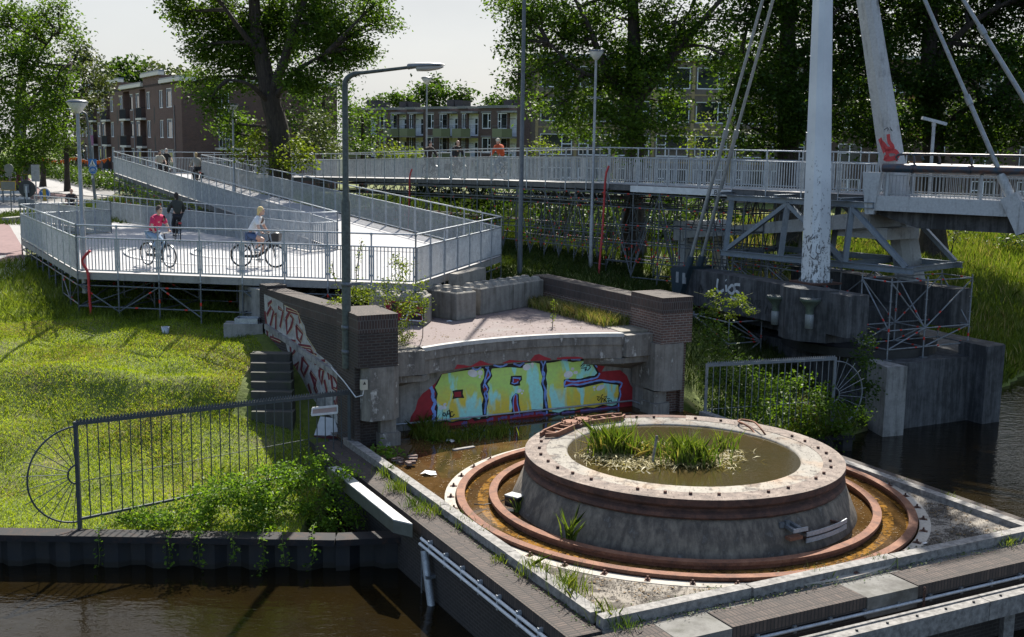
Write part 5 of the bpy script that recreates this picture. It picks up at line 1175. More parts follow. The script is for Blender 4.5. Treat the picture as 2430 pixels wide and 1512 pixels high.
# old concrete approach beam
t = thing('approach_beam', 'white concrete approach beam on a column, rising behind the girders to the bridge deck', 'bridge beam', uv(12.6, 16, 6))
m0, m1 = V(1662, 548, 46), dk(sA-.1, 38.7, DZ-.5)
c = MB(); sd_ = (m1-m0); sd_.z = 0; sd_.normalize(); sn = Vector((-sd_.y, sd_.x, 0))
c.hexa([m0-sn*1.3-Vector((0, 0, .25)), m1-sn*1.3-Vector((0, 0, .55)), m1+sn*1.3-Vector((0, 0, .55)), m0+sn*1.3-Vector((0, 0, .25)), m0-sn*1.3, m1-sn*1.3, m1+sn*1.3, m0+sn*1.3]); c.build('beam', CONC_P, t)
c = MB(); c.hexa([p+sn*y+Vector((0, 0, z)) for z in (-.95, -.56) for p, y in ((m1-sd_*1.6, -.9), (m1+sd_*.4, -.9), (m1+sd_*.4, .9), (m1-sd_*1.6, .9))]); c.build('haunch', CONC_P, t)
c = MB(); c.box(m0+sd_*.1+Vector((0, 0, .05)), (.5, 2.7, .75), ax=sd_); c.build('cross_head', CONC_P, t)
for y in (-1.0, 1.0):
    c = MB(); q = m0+sd_*.2+sn*y; c.box(Vector((q.x, q.y, 4.95)), (.42, .42, 2.9), ax=sd_); c.build('column', CONC_P, t)
# steel girder frame carrying the ramp end
tr = thing('steel_girder_frame', 'blue grey steel truss frame propping the end of the upper ramp behind the pylon', 'steel frame', uv(13.8, 8, 6))
TA, TCn = V(1718, 588, 41.2), V(2150, 645, 36.0); LZ, UZ = 6.2, 8.2
td = Vector((TA.x-TCn.x, TA.y-TCn.y, 0)).normalized(); tn = Vector((-td.y, td.x, 0)); tn = tn if tn.x > 0 else -tn
def tp(s, o, z): return Vector((TCn.x, TCn.y, 0))+td*s+tn*o+Vector((0, 0, z))
pa = lambda px, py: (PLN(px, py, TCn, tn)-TCn).dot(td)
bb = [0.0]+[pa(x, y) for x, y in ((2005, 622), (1853, 600), (1722, 588))]; tt_ = [pa(x, y) for x, y in ((2022, 484), (1870, 466), (1737, 455))]; W3 = 3.3
for o in (0, W3):
    c = MB(); c.ibeam(tp(-.25, o, LZ), tp(bb[3]+.2, o, LZ), .2, .2); c.build('lower_chord', BLUESTEEL, tr)
    c = MB(); c.ibeam(tp(tt_[0]-.8, o, UZ), tp(tt_[2]+.2, o, UZ), .2, .2); c.build('upper_chord', BLUESTEEL, tr)
    for k in range(3): c = MB(); c.beam(tp(bb[k+1], o, LZ+.1), tp(tt_[k], o, UZ-.1), .17, .17); c.build('column', BLUESTEEL, tr)
    for p, q in ((bb[0], tt_[0]), (bb[1], tt_[1]), (bb[3], tt_[1])): c = MB(); c.beam(tp(p, o, LZ+.1), tp(q, o, UZ-.1), .17, .14); c.build('diagonal', BLUESTEEL, tr)
for s_ in bb: c = MB(); c.ibeam(tp(s_, .12, LZ), tp(s_, W3-.12, LZ), .18, .18); c.build('cross_beam', BLUESTEEL, tr)
for s_ in tt_: c = MB(); c.ibeam(tp(s_+.15, -.5, UZ+.16), tp(s_+.15, W3+.3, UZ+.16), .2, .1); c.build('cross_beam', BLUESTEEL, tr)
for p, q in zip(bb[:-1], bb[1:]): c = MB(); c.beam(tp(p, 0, LZ-.03), tp(q, W3, LZ-.03), .1, .1); c.build('bracing', BLUESTEEL, tr)
# scaffold tower under its end, and props further back
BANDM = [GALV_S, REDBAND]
def tower(lab, As, Bs, z0, z1, lvls=(.35, .95), seed=1):
    rr = random.Random(seed); t = thing('scaffolding', lab, 'scaffolding', uv(As[0], Bs[0], z0), 'scaffold towers on the concrete pier')
    for a in As:
        for b in Bs:
            upright(t, uv(a, b), z0+.02, z1); c = MB(); c.box(uv(a, b, z0+.015), (.22, .22, .03), ax=UA); c.build('foot_plate', GALV_D, t)
    for lv in list(lvls)+[z1-z0-.12]:
        for b in Bs:
            for a0, a1 in zip(As[:-1], As[1:]): pole(t, uv(a0, b, z0+lv), uv(a1, b, z0+lv))
        for a in As:
            for b0, b1 in zip(Bs[:-1], Bs[1:]): pole(t, uv(a, b0, z0+lv), uv(a, b1, z0+lv))
    for b in Bs:
        for k, (a0, a1) in enumerate(zip(As[:-1], As[1:])):
            p, q = (a0, a1) if k % 2 else (a1, a0); pole(t, uv(p, b, z0+lvls[-1]), uv(q, b, z1-.15), 'brace')
            pole(t, uv(a0, b, z0+lvls[0]), uv(a1, b, z0+lvls[-1]), 'brace')
    for a in As:
        for b0, b1 in zip(Bs[:-1], Bs[1:]): pole(t, uv(a, b0, z0+lvls[-1]), uv(a, b1, z1-.15), 'brace')
tower('steel scaffold tower with red bands on the front corner of the concrete pier', (12.75, 14.3, 16.3), (6.85, 8.1), PT, 6.05, seed=3)
tower('scaffold props below the girders behind the pylon block', (13.0, 14.6, 16.2, 17.6), (11.0, 13.0, 15.0), PT+.0, 5.9, (.5, 1.4), 4)
tower('low scaffolding under the graffiti beam, in deep shade', (10.2, 11.6), (11.5, 13.5, 15.5), 2.2, 4.25, (.4, 1.2), 5)
# floodlights
def flood(lab, p, d):
    p = Vector(p); t = thing('floodlight', lab, 'floodlight', p, 'floodlights at the pylon foot'); d = Vector(d)
    c = MB(); c.lathe(p, [(.12, -.35), (.13, -.1), (.3, .1), (.33, .12), (.33, .18)], 20); c.build('reflector', plain('flood_green', (.16, .2, .17), .35, .4), t)
    c = MB(); c.lathe(p, [(.32, .16), (.325, .2), (.28, .21), (.001, .21)], 20, smooth=False); c.build('glass', plain('flood_glass', (.1, .11, .11), .2, 0, .2), t)
    c = MB(); c.lathe(p, [(.001, -.75), (.13, -.75), (.14, -.4), (.14, -.3)], 14); c.build('housing', GALV, t)
    c = MB(); c.tube([p-Vector((0, 0, .3)), p-Vector((0, 0, .35))+d], .035, 6); c.build('bracket', GALV_D, t)
flood('floodlight on a bracket in front of the pylon block', PLN(1937, 722, uv(0, 8.15), VA)-VA*.0-UA*.25, VA*.4+UA*.25)
flood('floodlight reaching out from the graffiti beam left of the pylon block', PLN(1842, 716, uv(10.7, 0), UA), UA*.5-VA*.2)
# lamp mast plain, camera mast
t = thing('steel_mast', 'plain tall grey mast with no lamp behind the old road blocks', 'mast', G(1233, 660, 5)); b = G(1233, 660, 5)
c = MB(); c.tube([(b.x, b.y, 4.8), (b.x, b.y, 9), (b.x, b.y, 21)], [.1, .085, .05], 12); c.build('pole', galv('mast_grey', (.12, .135, .15), .35, .3, .5), t)
b = V(2205, 455, 39.4); t = thing('camera_mast', 'slim grey mast with a flat sensor head on the bridge behind the blue pipe', 'mast', b)
zt = V(2206, 300, 39.4).z; c = MB(); c.tube([b-Vector((0, 0, .6)), (b.x, b.y, zt)], .06, 8); c.build('pole', GALV, t)
c = MB(); c.beam((b.x-.42, b.y, zt+.28), (b.x+.4, b.y-.05, zt+.08), .2, .1); c.tube([(b.x, b.y, zt), (b.x, b.y, zt+.14)], .08, 8); c.build('head', GALV, t)
# ---------------------------------------------------------------- buildings
GLASS = NM('window_glass'); p_ = GLASS.pos(); GLASS.base(GLASS.mix(GLASS.ramp(GLASS.noise(p_, .8, 3), [(.35, 0), (.65, 1)]), (.012, .016, .016), (.05, .06, .055))); GLASS.set(.06, 0, .8); GLASS = GLASS.mat
WFR = plain('window_frame_white', (.85, .86, .86), .5, 0, .05)
def facade(parent, name, o, u, L, z0, z1, holes, mat, depth=.14):
    u = Vector(u).normalized(); n = Vector((u.y, -u.x, 0))     # n faces outward, to the right of u
    xs_ = sorted({0, L}|{h[0] for h in holes}|{h[0]+h[2] for h in holes}); zs_ = sorted({z0, z1}|{h[1] for h in holes}|{h[1]+h[3] for h in holes})
    P = lambda x, z, k=0: Vector((o.x, o.y, 0))+u*x+Vector((0, 0, z))-n*k
    c = MB()
    for xa, xb in zip(xs_[:-1], xs_[1:]):
        for za, zb in zip(zs_[:-1], zs_[1:]):
            mx, mz = (xa+xb)/2, (za+zb)/2
            if any(h[0] < mx < h[0]+h[2] and h[1] < mz < h[1]+h[3] for h in holes): continue
            c.face([P(xa, za), P(xb, za), P(xb, zb), P(xa, zb)], uvs=[(xa, za), (xb, za), (xb, zb), (xa, zb)])
    for x, z, w_, h_ in [q[:4] for q in holes]:
        for a, b in (((x, z), (x+w_, z)), ((x+w_, z), (x+w_, z+h_)), ((x+w_, z+h_), (x, z+h_)), ((x, z+h_), (x, z))):
            c.face([P(*b), P(*a), P(*a, depth), P(*b, depth)])
    c.build(name, mat, parent)
    return P, u, n
def window(parent, P, u, x, z, w_, h_, muls=(), trans=(), blind=False, depth=.12, fr=.07, name='window', mat=None):
    c = MB(); k = depth
    bars = [(x, z, fr, h_), (x+w_-fr, z, fr, h_), (x+fr, z, w_-2*fr, fr), (x+fr, z+h_-fr, w_-2*fr, fr)]
    bars += [(x+w_*m-fr/2, z+fr, fr, h_-2*fr) for m in muls]
    for t in trans:
        a, b = (0, 1) if len(t) == 1 else t[1:]
        bars.append((x+fr+(w_-2*fr)*a, z+h_*t[0], (w_-2*fr)*(b-a), fr))
    for i, (bx, bz, bw, bh) in enumerate(bars):
        e = .004*(i % 3); q = [P(bx, bz, k-.06-e), P(bx+bw, bz, k-.06-e), P(bx+bw, bz+bh, k-.06-e), P(bx, bz+bh, k-.06-e)]; r = [P(bx, bz, k), P(bx+bw, bz, k), P(bx+bw, bz+bh, k), P(bx, bz+bh, k)]
        c.face(q)
        for a in range(4): c.face([q[a], r[a], r[(a+1) % 4], q[(a+1) % 4]])
    wo = c.build(name, mat or WFR, parent); ORG[wo.name] = ORG[parent.name]
    c = MB(); c.face([P(x, z, k-.01), P(x+w_, z, k-.01), P(x+w_, z+h_, k-.01), P(x, z+h_, k-.01)]); c.build('pane', GLASS, wo)
    if blind:
        c = MB(); q = [P(x+fr, z+h_-.32, k-.03), P(x+w_-fr, z+h_-.32, k-.03), P(x+w_-fr, z+h_-.05, k-.03), P(x+fr, z+h_-.05, k-.03)]; c.face(q); c.build('blind', plain('grey_blind', (.16, .17, .19), .7), wo)
    return wo
def slab(parent, name, P, x0, x1, z0, z1, k0, k1, mat):
    c = MB(); c.hexa([P(x0, z0, k0), P(x1, z0, k0), P(x1, z0, k1), P(x0, z0, k1), P(x0, z1, k0), P(x1, z1, k0), P(x1, z1, k1), P(x0, z1, k1)]); o = c.build(name, mat, parent); ORG[o.name] = ORG[parent.name]; return o
def bars(parent, name, P, x0, x1, z0, z1, k, mat, step=.14, ends=None):
    c = MB(); n = max(2, int((x1-x0)/step))
    for i in range(n+1): c.beam(P(lerp(x0, x1, i/n), z0, k), P(lerp(x0, x1, i/n), z1, k), .025, .025)
    c.beam(P(x0, z1, k), P(x1, z1, k), .04, .04)
    for x in (x0, x1): c.beam(P(x, z1, k), P(x, z1, 0), .04, .04); c.beam(P(x, z0+.1, k), P(x, z0+.1, 0), .03, .03)
    return c.build(name, mat, parent)
FB = brick('flat_brick', (.18, .088, .066), (.125, .066, .052), (.18, .14, .12), .22, .065, .25)
FB2 = brick('row_house_brick', (.15, .08, .064), (.1, .06, .05), (.15, .12, .1), .22, .065, .2)
CREAM = plain('cream_trim', (.7, .66, .57), .7, 0, .15)
# --- brick apartment block on the left
KX = V(433, 330, 105); kd = Vector((-.502, .865, 0)).normalized(); Lf = 58.0
b1 = thing('apartment_building', 'dark brick three storey apartment block with small balconies on the left street', 'building', (KX.x, KX.y, 5.3))
oo = KX+kd*Lf                             # facade runs from its far end towards the corner, so that it faces the street
def tX(X):
    k = ((330+X/4.2)*.59326-1215)/F_; t = (k*KX.y-KX.x)/(kd.x-k*kd.y); return Lf-t
holes = []; wins = []; rec = []
Zr = (5.95, 8.85-1.65+.0, 0)
rows = ((12.85, 1.72), (10.0, 1.72), (7.15, 1.72))
unit = [(1438, 1540, 1), (1322, 1388, 0), (1115, 1175, 0), (935, 995, 2), (830, 890, 2), (672, 722, 0), (513, 562, 0), (370, 418, 2), (288, 335, 2), (170, 212, 0)]
for X0, X1, ty in unit:
    x0, x1 = sorted((tX(X0), tX(X1)))
    for z, h in rows:
        wins.append((x0, z, x1-x0, h+(.08 if ty == 1 else 0), ty))
xa = tX(170)                              # beyond the trees the same rhythm goes on
for k in range(3):
    for z, h in rows:
        for d_, w_ in ((3.5, .9), (6.2, 1.2), (8.0, 1.2), (10.8, .9)): 
            if xa-d_-k*11 > 1: wins.append((xa-d_-k*11, z, w_, h, 0))
recs = [(tX(1100), tX(1010)), (tX(835), tX(735)), (tX(505), tX(430)), (tX(285), tX(215))]
doors = []
for x0, x1 in recs:
    x0, x1 = sorted((x0, x1))
    for z in (12.0, 9.15, 6.3): doors.append((x0, z, x1-x0, 2.6 if z < 12 else 2.9))
P1f, u1, n1 = facade(b1, 'front_wall', oo, -kd, Lf, 4.8, 15.15, [q[:4] for q in wins]+doors, FB, .16)
for x, z, w_, h, ty in wins: window(b1, P1f, u1, x, z, w_, h, (.78,) if ty == 1 else ((.55,) if ty == 0 else ()), (), True)
for x, z, w_, h in doors:
    c = MB(); c.hexa([P1f(x, z, .95), P1f(x+w_, z, .95), P1f(x+w_, z, 1.0), P1f(x, z, 1.0), P1f(x, z+h, .95), P1f(x+w_, z+h, .95), P1f(x+w_, z+h, 1.0), P1f(x, z+h, 1.0)])
    for xx in (x, x+w_): c.face([P1f(xx, z, .16), P1f(xx, z, 1), P1f(xx, z+h, 1), P1f(xx, z+h, .16)])
    c.face([P1f(x, z, .16), P1f(x+w_, z, .16), P1f(x+w_, z, 1), P1f(x, z, 1)]); c.face([P1f(x, z+h, .16), P1f(x+w_, z+h, .16), P1f(x+w_, z+h, 1), P1f(x, z+h, 1)])
    c.build('balcony_recess', FB, b1); window(b1, P1f, u1, x+w_*.55, z+.05, w_*.42, 2.1, (), ((.4,),), False, .94, .08, 'balcony_door')
    slab(b1, 'balcony_slab', P1f, x-.1, x+w_+.1, z-.22, z-.02, -.5, -.004, CREAM); bars(b1, 'balcony_railing', P1f, x-.05, x+w_+.05, z, z+1.0, -.45, DARK)
x, z, w_, h = doors[10]
c = MB(); q = [P1f(lerp(x-.1, x+w_+.1, i/8), zz, -.5-.04*(i % 2)) for zz in (z-.2, z+1.02) for i in range(9)]; c.grid([q[:9], q[9:]], smooth=False)
tag(c.build('hanging_cloth', plain('pink_cloth', (.34, .13, .26), .9, 0, .5, 14)), 'pink fluffy blanket hung over a balcony of the dark brick block', 'blanket')
for X in (1215, 600, 120):
    for z in (11.9, 9.05):
        xm = tX(X+30); r_ = [(-.28, .5), (0, .0), (.28, .5), (.28, 1.9), (0, 2.4), (-.28, 1.9)]
        c = MB(); c.face([P1f(xm+a, z-.6+b*.8, -.012) for a, b in r_]); c.build('brick_ornament', plain('ornament_grey', (.06, .055, .05), .8), b1)
for X in (1583, 912, 358):
    c = MB(); c.tube([P1f(tX(X), 5, -.06), P1f(tX(X), 13.0, -.06)], .05, 6); c.build('downpipe', plain('pipe_grey', (.3, .29, .29), .6), b1)
gd = Vector((.865, .502, 0)); gl = 15.0
gh = []
for px0, px1 in ((521, 531), (536, 547)):
    k0, k1 = ((px-1215)/F_ for px in (px0, px1)); t0, t1 = ((k*KX.y-KX.x)/(gd.x-k*gd.y) for k in (k0, k1))
    for z in (12.0, 9.2, 6.4): gh.append((t0, z, t1-t0, 2.2))
Pg, ug, ng = facade(b1, 'side_wall', KX, gd, gl, 4.8, 15.15, gh, FB, .14)
for q in gh: window(b1, Pg, ug, *q, (), ((.35,),), False, name='balcony_door')
for i in (0, 1, 2):
    x, z = gh[i][0], gh[i][1]; slab(b1, 'balcony_slab', Pg, x-.4, x+2.6, z-.22, z-.02, -1.1, -.004, CREAM); bars(b1, 'balcony_railing', Pg, x-.35, x+2.5, z, z+1.0, -1.05, DARK)
c = MB(); c.prism([q.to_2d()[:] for q in (KX+gd*.0, KX+gd*gl, KX+gd*gl+kd*Lf, KX+kd*Lf)], 15.0, 15.25); c.build('roof', plain('roof_felt', (.1, .1, .1), .9), b1)
ups = [sorted((tX(1370), tX(1068))), sorted((tX(705), tX(468)))]
ups += [(ups[1][0]-17.5, ups[1][0]-10.5), (ups[1][0]-34, ups[1][0]-27)]
segs = []; cur = Lf+.25
for x0, x1 in ups:
    segs.append((x1, cur, 15.15)); segs.append((x0, x1, 16.0)); cur = x0
segs.append((0, cur, 15.15))
for x0, x1, z in segs:
    slab(b1, 'cornice', P1f, x0+.003, x1-.003, z, z+.32, -.28, .3, CREAM)
    slab(b1, 'roof_edge', P1f, x0+.003, x1-.003, z+.323, z+.48, -.2, .35, plain('zinc', (.24, .26, .28), .5, .4))
    if z > 15.5: slab(b1, 'raised_wall', P1f, x0+.01, x1-.01, 15.1, z-.003, .0, 1.6, FB)
slab(b1, 'side_cornice', Pg, .3, gl, 15.155, 15.5, -.28, .3, CREAM)
# --- row of flats in the middle, with green balconies
R0, L0 = V(1240, 330, 127), V(815, 330, 152); rd = (R0-L0); rd.z = 0; Lr = rd.length; rd.normalize()
b2 = thing('row_flats', 'low row of brick flats with white bays and olive green balconies in the middle distance', 'building', (L0.x, L0.y, 5.3))
def tR(X):
    k = ((1380+X/3.471)*.59326-1215)/F_; return (k*L0.y-L0.x)/(rd.x-k*rd.y)
bays = [(330, 430), (720, 830), (945, 1060), (1405, 1535), (1675, 1815), (2235, 2395)]
w2 = [(460, 548, 1), (612, 702, 0), (865, 925, 2), (1100, 1205, 1), (1280, 1388, 0), (1585, 1645, 2), (1862, 1985, 1), (2076, 2206, 0)]
h2 = []; wi = []
for z, h in ((11.6, 1.75), (8.85, 1.75), (6.1, 1.75)):
    for X0, X1, ty in w2: wi.append((tR(X0), z, tR(X1)-tR(X0), h, ty))
by = []
for X0, X1 in bays:
    for z in (10.75, 8.0, 5.3): by.append((tR(X0), z, tR(X1)-tR(X0), 2.55))
P2f, u2, n2_ = facade(b2, 'front_wall', L0, rd, Lr, 4.8, 13.9, [q[:4] for q in wi]+by, FB2, .16)
for x, z, w_, h, ty in wi:
    window(b2, P2f, u2, x, z, w_, h, (.66,) if ty == 1 else ((.32,) if ty == 0 else (.5,)), ((.5, .66, 1),) if ty == 1 else (((.45, 0, .32),) if ty == 0 else ()), False, .12, .09)
    slab(b2, 'lintel', P2f, x-.1, x+w_+.1, z+h+.02, z+h+.22, -.03, -.004, plain('lintel_grey', (.22, .21, .2), .8))
WB_ = plain('white_bay', (.85, .85, .83), .7, 0, .1)
for x, z, w_, h in by:
    c = MB(); c.hexa([P2f(x, z, .5), P2f(x+w_, z, .5), P2f(x+w_, z, .55), P2f(x, z, .55), P2f(x, z+h, .5), P2f(x+w_, z+h, .5), P2f(x+w_, z+h, .55), P2f(x, z+h, .55)])
    for xx in (x, x+w_): c.face([P2f(xx, z, .16), P2f(xx, z, .5), P2f(xx, z+h, .5), P2f(xx, z+h, .16)])
    c.face([P2f(x, z, .16), P2f(x+w_, z, .16), P2f(x+w_, z, .5), P2f(x, z, .5)]); c.face([P2f(x, z+h, .16), P2f(x+w_, z+h, .16), P2f(x+w_, z+h, .5), P2f(x, z+h, .5)])
    c.build('white_bay', WB_, b2)
    window(b2, P2f, u2, x+w_*.35, z+.1, w_*.38, 2.0, (), ((.62,),), False, .49, .1, 'balcony_door')
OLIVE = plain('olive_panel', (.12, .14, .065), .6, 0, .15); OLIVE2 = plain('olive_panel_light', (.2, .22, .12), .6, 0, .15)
for X0, X1 in ((50, 220), (220, 415), (610, 820), (832, 1050), (1290, 1525), (1555, 1800), (2105, 2375)):
    x0, x1 = tR(X0), tR(X1)
    for z in (10.75, 8.0):
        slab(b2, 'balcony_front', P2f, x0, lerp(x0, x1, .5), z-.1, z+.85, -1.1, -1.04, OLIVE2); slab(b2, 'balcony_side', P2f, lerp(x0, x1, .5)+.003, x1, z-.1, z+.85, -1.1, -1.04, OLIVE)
        slab(b2, 'balcony_slab', P2f, x0, x1, z-.22, z-.103, -1.1, -.004, plain('lintel_grey', (.2, .2, .2), .8)); bars(b2, 'balcony_rail', P2f, x0, x1, z+.85, z+1.15, -1.07, GALV_D, 1.2)
        slab(b2, 'awning_pole', P2f, x0, x1, z+1.9, z+1.96, -.6, -.54, DARK)
xsr = [0]+sorted(sum(([tR(a), tR(b)] for a, b in bays), []))+[Lr]
for i, (x0, x1) in enumerate(zip(xsr[:-1], xsr[1:])):
    z = 13.9 if i % 2 == 0 else 13.45
    if i % 2 == 0: slab(b2, 'eaves', P2f, x0+.003, x1-.003, 13.905, 14.2, -.2, 8, plain('eaves_grey', (.2, .2, .19), .8))
    else: slab(b2, 'bay_roof', P2f, x0-.3, x1+.0, 13.35, 13.55, -.9, .2, plain('eaves_grey2', (.3, .3, .29), .8))
    if x1-x0 > 3:
        for f in (.3, .62):
            slab(b2, 'chimney', P2f, lerp(x0, x1, f), lerp(x0, x1, f)+rng.uniform(1.0, 1.9), 14.203, 14.9+rng.uniform(0, .4), 2.5, 3.8, plain('chimney_dark', (.05, .045, .045), .85))
# --- beige block behind the big tree
Q0 = V(1243, 330, 97); b3 = thing('apartment_building', 'beige and brown panelled apartment block half hidden behind the big trees on the right', 'building', (Q0.x, Q0.y, 5.3))
ud = Vector((1, -.02, 0)).normalized(); L3 = 31.0; h3 = []; wl3 = []
nb_ = 9; pw = 3.25
for i in range(nb_):
    for z in (6.3, 9.1, 11.9, 14.7):
        wl3.append((1.35+i*pw, z, 2.72, 1.78, i % 2))
MUD = plain('brown_spandrel', (.2, .16, .125), .85, 0, .2); MUST = plain('mustard_panel', (.4, .3, .14), .75, 0, .2)
P3f, u3, n3 = facade(b3, 'front_wall', Q0, ud, L3, 4.8, 17.0, [q[:4] for q in wl3], MUD, .12)
for x, z, w_, h, k in wl3:
    window(b3, P3f, u3, x, z, w_, h, (.3,) if k else (.68,), ((.52, 0, .3),) if k else ((.5, .68, 1),), False, .11, .085)
    c = MB()
    for r in range(2):
        for j in range(8):
            ctr = P3f(x+.2+j*.34, z-.35-r*.28, 0); c.lathe(ctr, [(.001, .0)], 3) if False else None
            q = [ctr+u3*(.07*math.cos(a))+Vector((0, 0, .07*math.sin(a)))-n3*(-.012) for a in np.linspace(0, 2*PI, 7)[:-1]]; c.face(q)
    c.build('dotted_relief', plain('relief_brown', (.2, .16, .12), .8), b3)
for i in range(nb_+1):
    slab(b3, 'pilaster', P3f, 1.35+i*pw-.4, 1.35+i*pw-.15, 4.8, 16.99, -.06, -.003, MUST)
for z in (8.55, 11.35, 14.15): slab(b3, 'mustard_band', P3f, 1.0, L3, z, z+.14, -.04, -.003, MUST)
slab(b3, 'end_wall', P3f, -.6, .55, 4.8, 17.0, -.3, 9, FB2); slab(b3, 'roof_edge', P3f, -.8, L3+.2, 17.003, 17.4, -.5, 9, plain('roof_edge_grey', (.3, .3, .29), .7))
# --- brown block further right with orange balconies
S0 = V(1960, 330, 92); b4 = thing('apartment_building', 'brown brick apartment block with orange balcony panels seen in gaps of the right hand trees', 'building', (S0.x, S0.y, 5.3))
wl4 = [(1.0+i*3.6, z, 1.3 if i % 3 else 1.9, 1.6) for i in range(11) for z in (6.0, 8.8, 11.6, 14.4)]
BRN = brick('brown_block_brick', (.12, .072, .045), (.09, .056, .038), (.12, .1, .08), .22, .065, .2)
P4f, u4, n4 = facade(b4, 'front_wall', S0, Vector((1, -.02, 0)).normalized(), 42, 4.8, 17, wl4, BRN, .12)
ORG_P = plain('orange_panel', (.28, .1, .03), .7, 0, .3)
for k, (x, z, w_, h) in enumerate(wl4):
    window(b4, P4f, u4, x, z, w_, h, (.5,), ((.5, 0, .5),), False, .11, .08)
for i in (1, 4, 7, 8, 9, 10):
    for z in (8.3, 11.1, 13.9): slab(b4, 'orange_balcony', P4f, 2.5+i*3.6, 5.0+i*3.6-.6, z-.2, z+.8, -.9, -.8, ORG_P)
slab(b4, 'roof_edge', P4f, -.3, 42.3, 17.003, 17.3, -.4, 9, CREAM)
# ---------------------------------------------------------------- trees and plants
LEAF = foliage('poplar_leaves', (.035, .07, .01), (.075, .14, .018), (.13, .21, .032), .6, .5)
LEAF_D = foliage('dark_leaves', (.02, .045, .009), (.045, .09, .016), (.085, .145, .027), .58, .45)
LEAF_Y = foliage('yellow_green_leaves', (.07, .11, .015), (.13, .18, .022), (.2, .24, .035), .55, .9)
LEAF_G = foliage('grey_green_leaves', (.045, .065, .03), (.075, .1, .045), (.11, .14, .065), .45, .6)
LEAF_H = foliage('hedge_leaves', (.03, .06, .012), (.06, .11, .018), (.1, .16, .03), .45, 1.2)
BARK = NM('bark'); p_ = BARK.pos(); a_ = BARK.noise(BARK.mapping(p_, (7, 7, 1.3)), 1.6, 7, .7, .5); BARK.base(BARK.ramp(a_, [(.35, (.018, .014, .011)), (.6, (.055, .043, .033)), (.75, (.085, .07, .055))])); BARK.set(.95); BARK.bump(a_, .9, .08); BARK = BARK.mat
def leaf_mesh(name, pts, size, mat, parent, nrm=None, flat=.5, aspect=.62, R=NR):
    N = len(pts)
    d = R.normal(size=(N, 3)); d /= np.linalg.norm(d, axis=1)[:, None]
    n = R.normal(size=(N, 3)); n[:, 2] = np.abs(n[:, 2])+flat
    a = np.cross(d, n); a /= np.linalg.norm(a, axis=1)[:, None]+1e-9
    b = np.cross(n, a); b /= np.linalg.norm(b, axis=1)[:, None]+1e-9
    n /= np.linalg.norm(n, axis=1)[:, None]
    s = size*R.uniform(.6, 1.25, N)[:, None]
    fold = n*s*.14
    v = np.stack([pts-a*s*.5, pts-b*s*aspect*.5+a*s*.08+fold, pts+a*s*.55, pts+b*s*aspect*.5+a*s*.08+fold], 1).reshape(-1, 3)
    org = np.array(ORG.get(parent.name, Vector()) if parent else (0, 0, 0)); v = (v-org).astype('f')
    me = bpy.data.meshes.new(name); me.vertices.add(N*4); me.vertices.foreach_set('co', v.ravel())
    me.loops.add(N*4); me.loops.foreach_set('vertex_index', np.arange(N*4, dtype='i')); me.polygons.add(N)
    me.polygons.foreach_set('loop_start', np.arange(0, N*4, 4, dtype='i')); me.polygons.foreach_set('loop_total', np.full(N, 4, 'i'))
    me.materials.append(mat); me.update(calc_edges=True)
    o = bpy.data.objects.new(name, me); COL.objects.link(o)
    if parent: o.parent = parent
    return o
def clumps(blobs, per, nclump, spread, R=NR, droop=0.0, shell=.55):
    out = []
    for c, r in blobs:
        r = np.array(r if hasattr(r, '__len__') else (r, r, r*.85)); m = max(3, int(nclump*(r.prod()**(1/3))**1.6))
        q = R.normal(size=(m, 3)); q /= np.linalg.norm(q, axis=1)[:, None]; q *= (shell+(1-shell)*R.rand(m)[:, None])*R.uniform(.75, 1.12, (m, 1))
        cc = np.array(c)+q*r
        k = R.poisson(per, m)
        idx = np.repeat(np.arange(m), k); g = R.normal(size=(len(idx), 3))*spread*np.array((1, 1, .75))
        pt = cc[idx]+g; pt[:, 2] -= droop*np.abs(R.normal(size=len(idx)))
        out.append(pt)
    return np.concatenate(out)
def tree(name, label, base, top, r0, limbs, blobs, leaf, per=60, ncl=9, spread=.34, size=.17, mat=None, group=None, droop=.1, cat='tree', branch=True, flat=.5):
    base = Vector(base); t = thing(name, label, cat, base, group)
    path = [base-Vector((0, 0, .3))]+[Vector(p) for p in top]; n = len(path)
    c = MB(); P = smooth_path(path, 5); m = len(P); rr = [r0*(1.25-.0*i if i == 0 else lerp(1.05, .35, i/(m-1))) for i in range(m)]; rr[0] = r0*1.5
    if m > 3: rr[1] = r0*1.28; rr[2] = r0*1.12
    c.tube(P, rr, 12)
    for lp_, lr in limbs:
        q = smooth_path([Vector(p) for p in lp_], 5); c.tube(q, [lr*lerp(1.1, .3, i/(len(q)-1)) for i in range(len(q))], 9)
    allp = P+[Vector(p) for lp_, _ in limbs for p in smooth_path([Vector(x) for x in lp_], 5)]
    R2 = random.Random(int(abs(base.x*91+base.y*13))+3)
    for bc, br in blobs:
        bc = Vector(bc); br = br if not hasattr(br, '__len__') else br[0]
        s = min(allp, key=lambda p: (p-bc).length+.6*max(0, p.z-bc.z))
        mid = lerp(s, bc, .5)+Vector((R2.uniform(-.2, .2), R2.uniform(-.2, .2), R2.uniform(-.1, .35)))*br
        c.tube(smooth_path([s, mid, bc], 3), [r0*.2, r0*.18, r0*.15, r0*.13, r0*.11, r0*.09, r0*.07][:7], 6)
        if branch:
            for k in range(5):
                e = bc+Vector((R2.gauss(0, .5), R2.gauss(0, .5), R2.gauss(0.1, .4)))*br; c.tube([lerp(mid, bc, R2.uniform(.3, 1)), lerp(bc, e, .5)+Vector((0, 0, .1*br)), e], [r0*.075, r0*.05, r0*.025], 5)
    c.build('trunk', BARK, t)
    leaf_mesh('crown', clumps([(tuple(b), r) for b, r in blobs], per, ncl, spread, droop=droop), size, leaf, t, flat=flat)
    return t
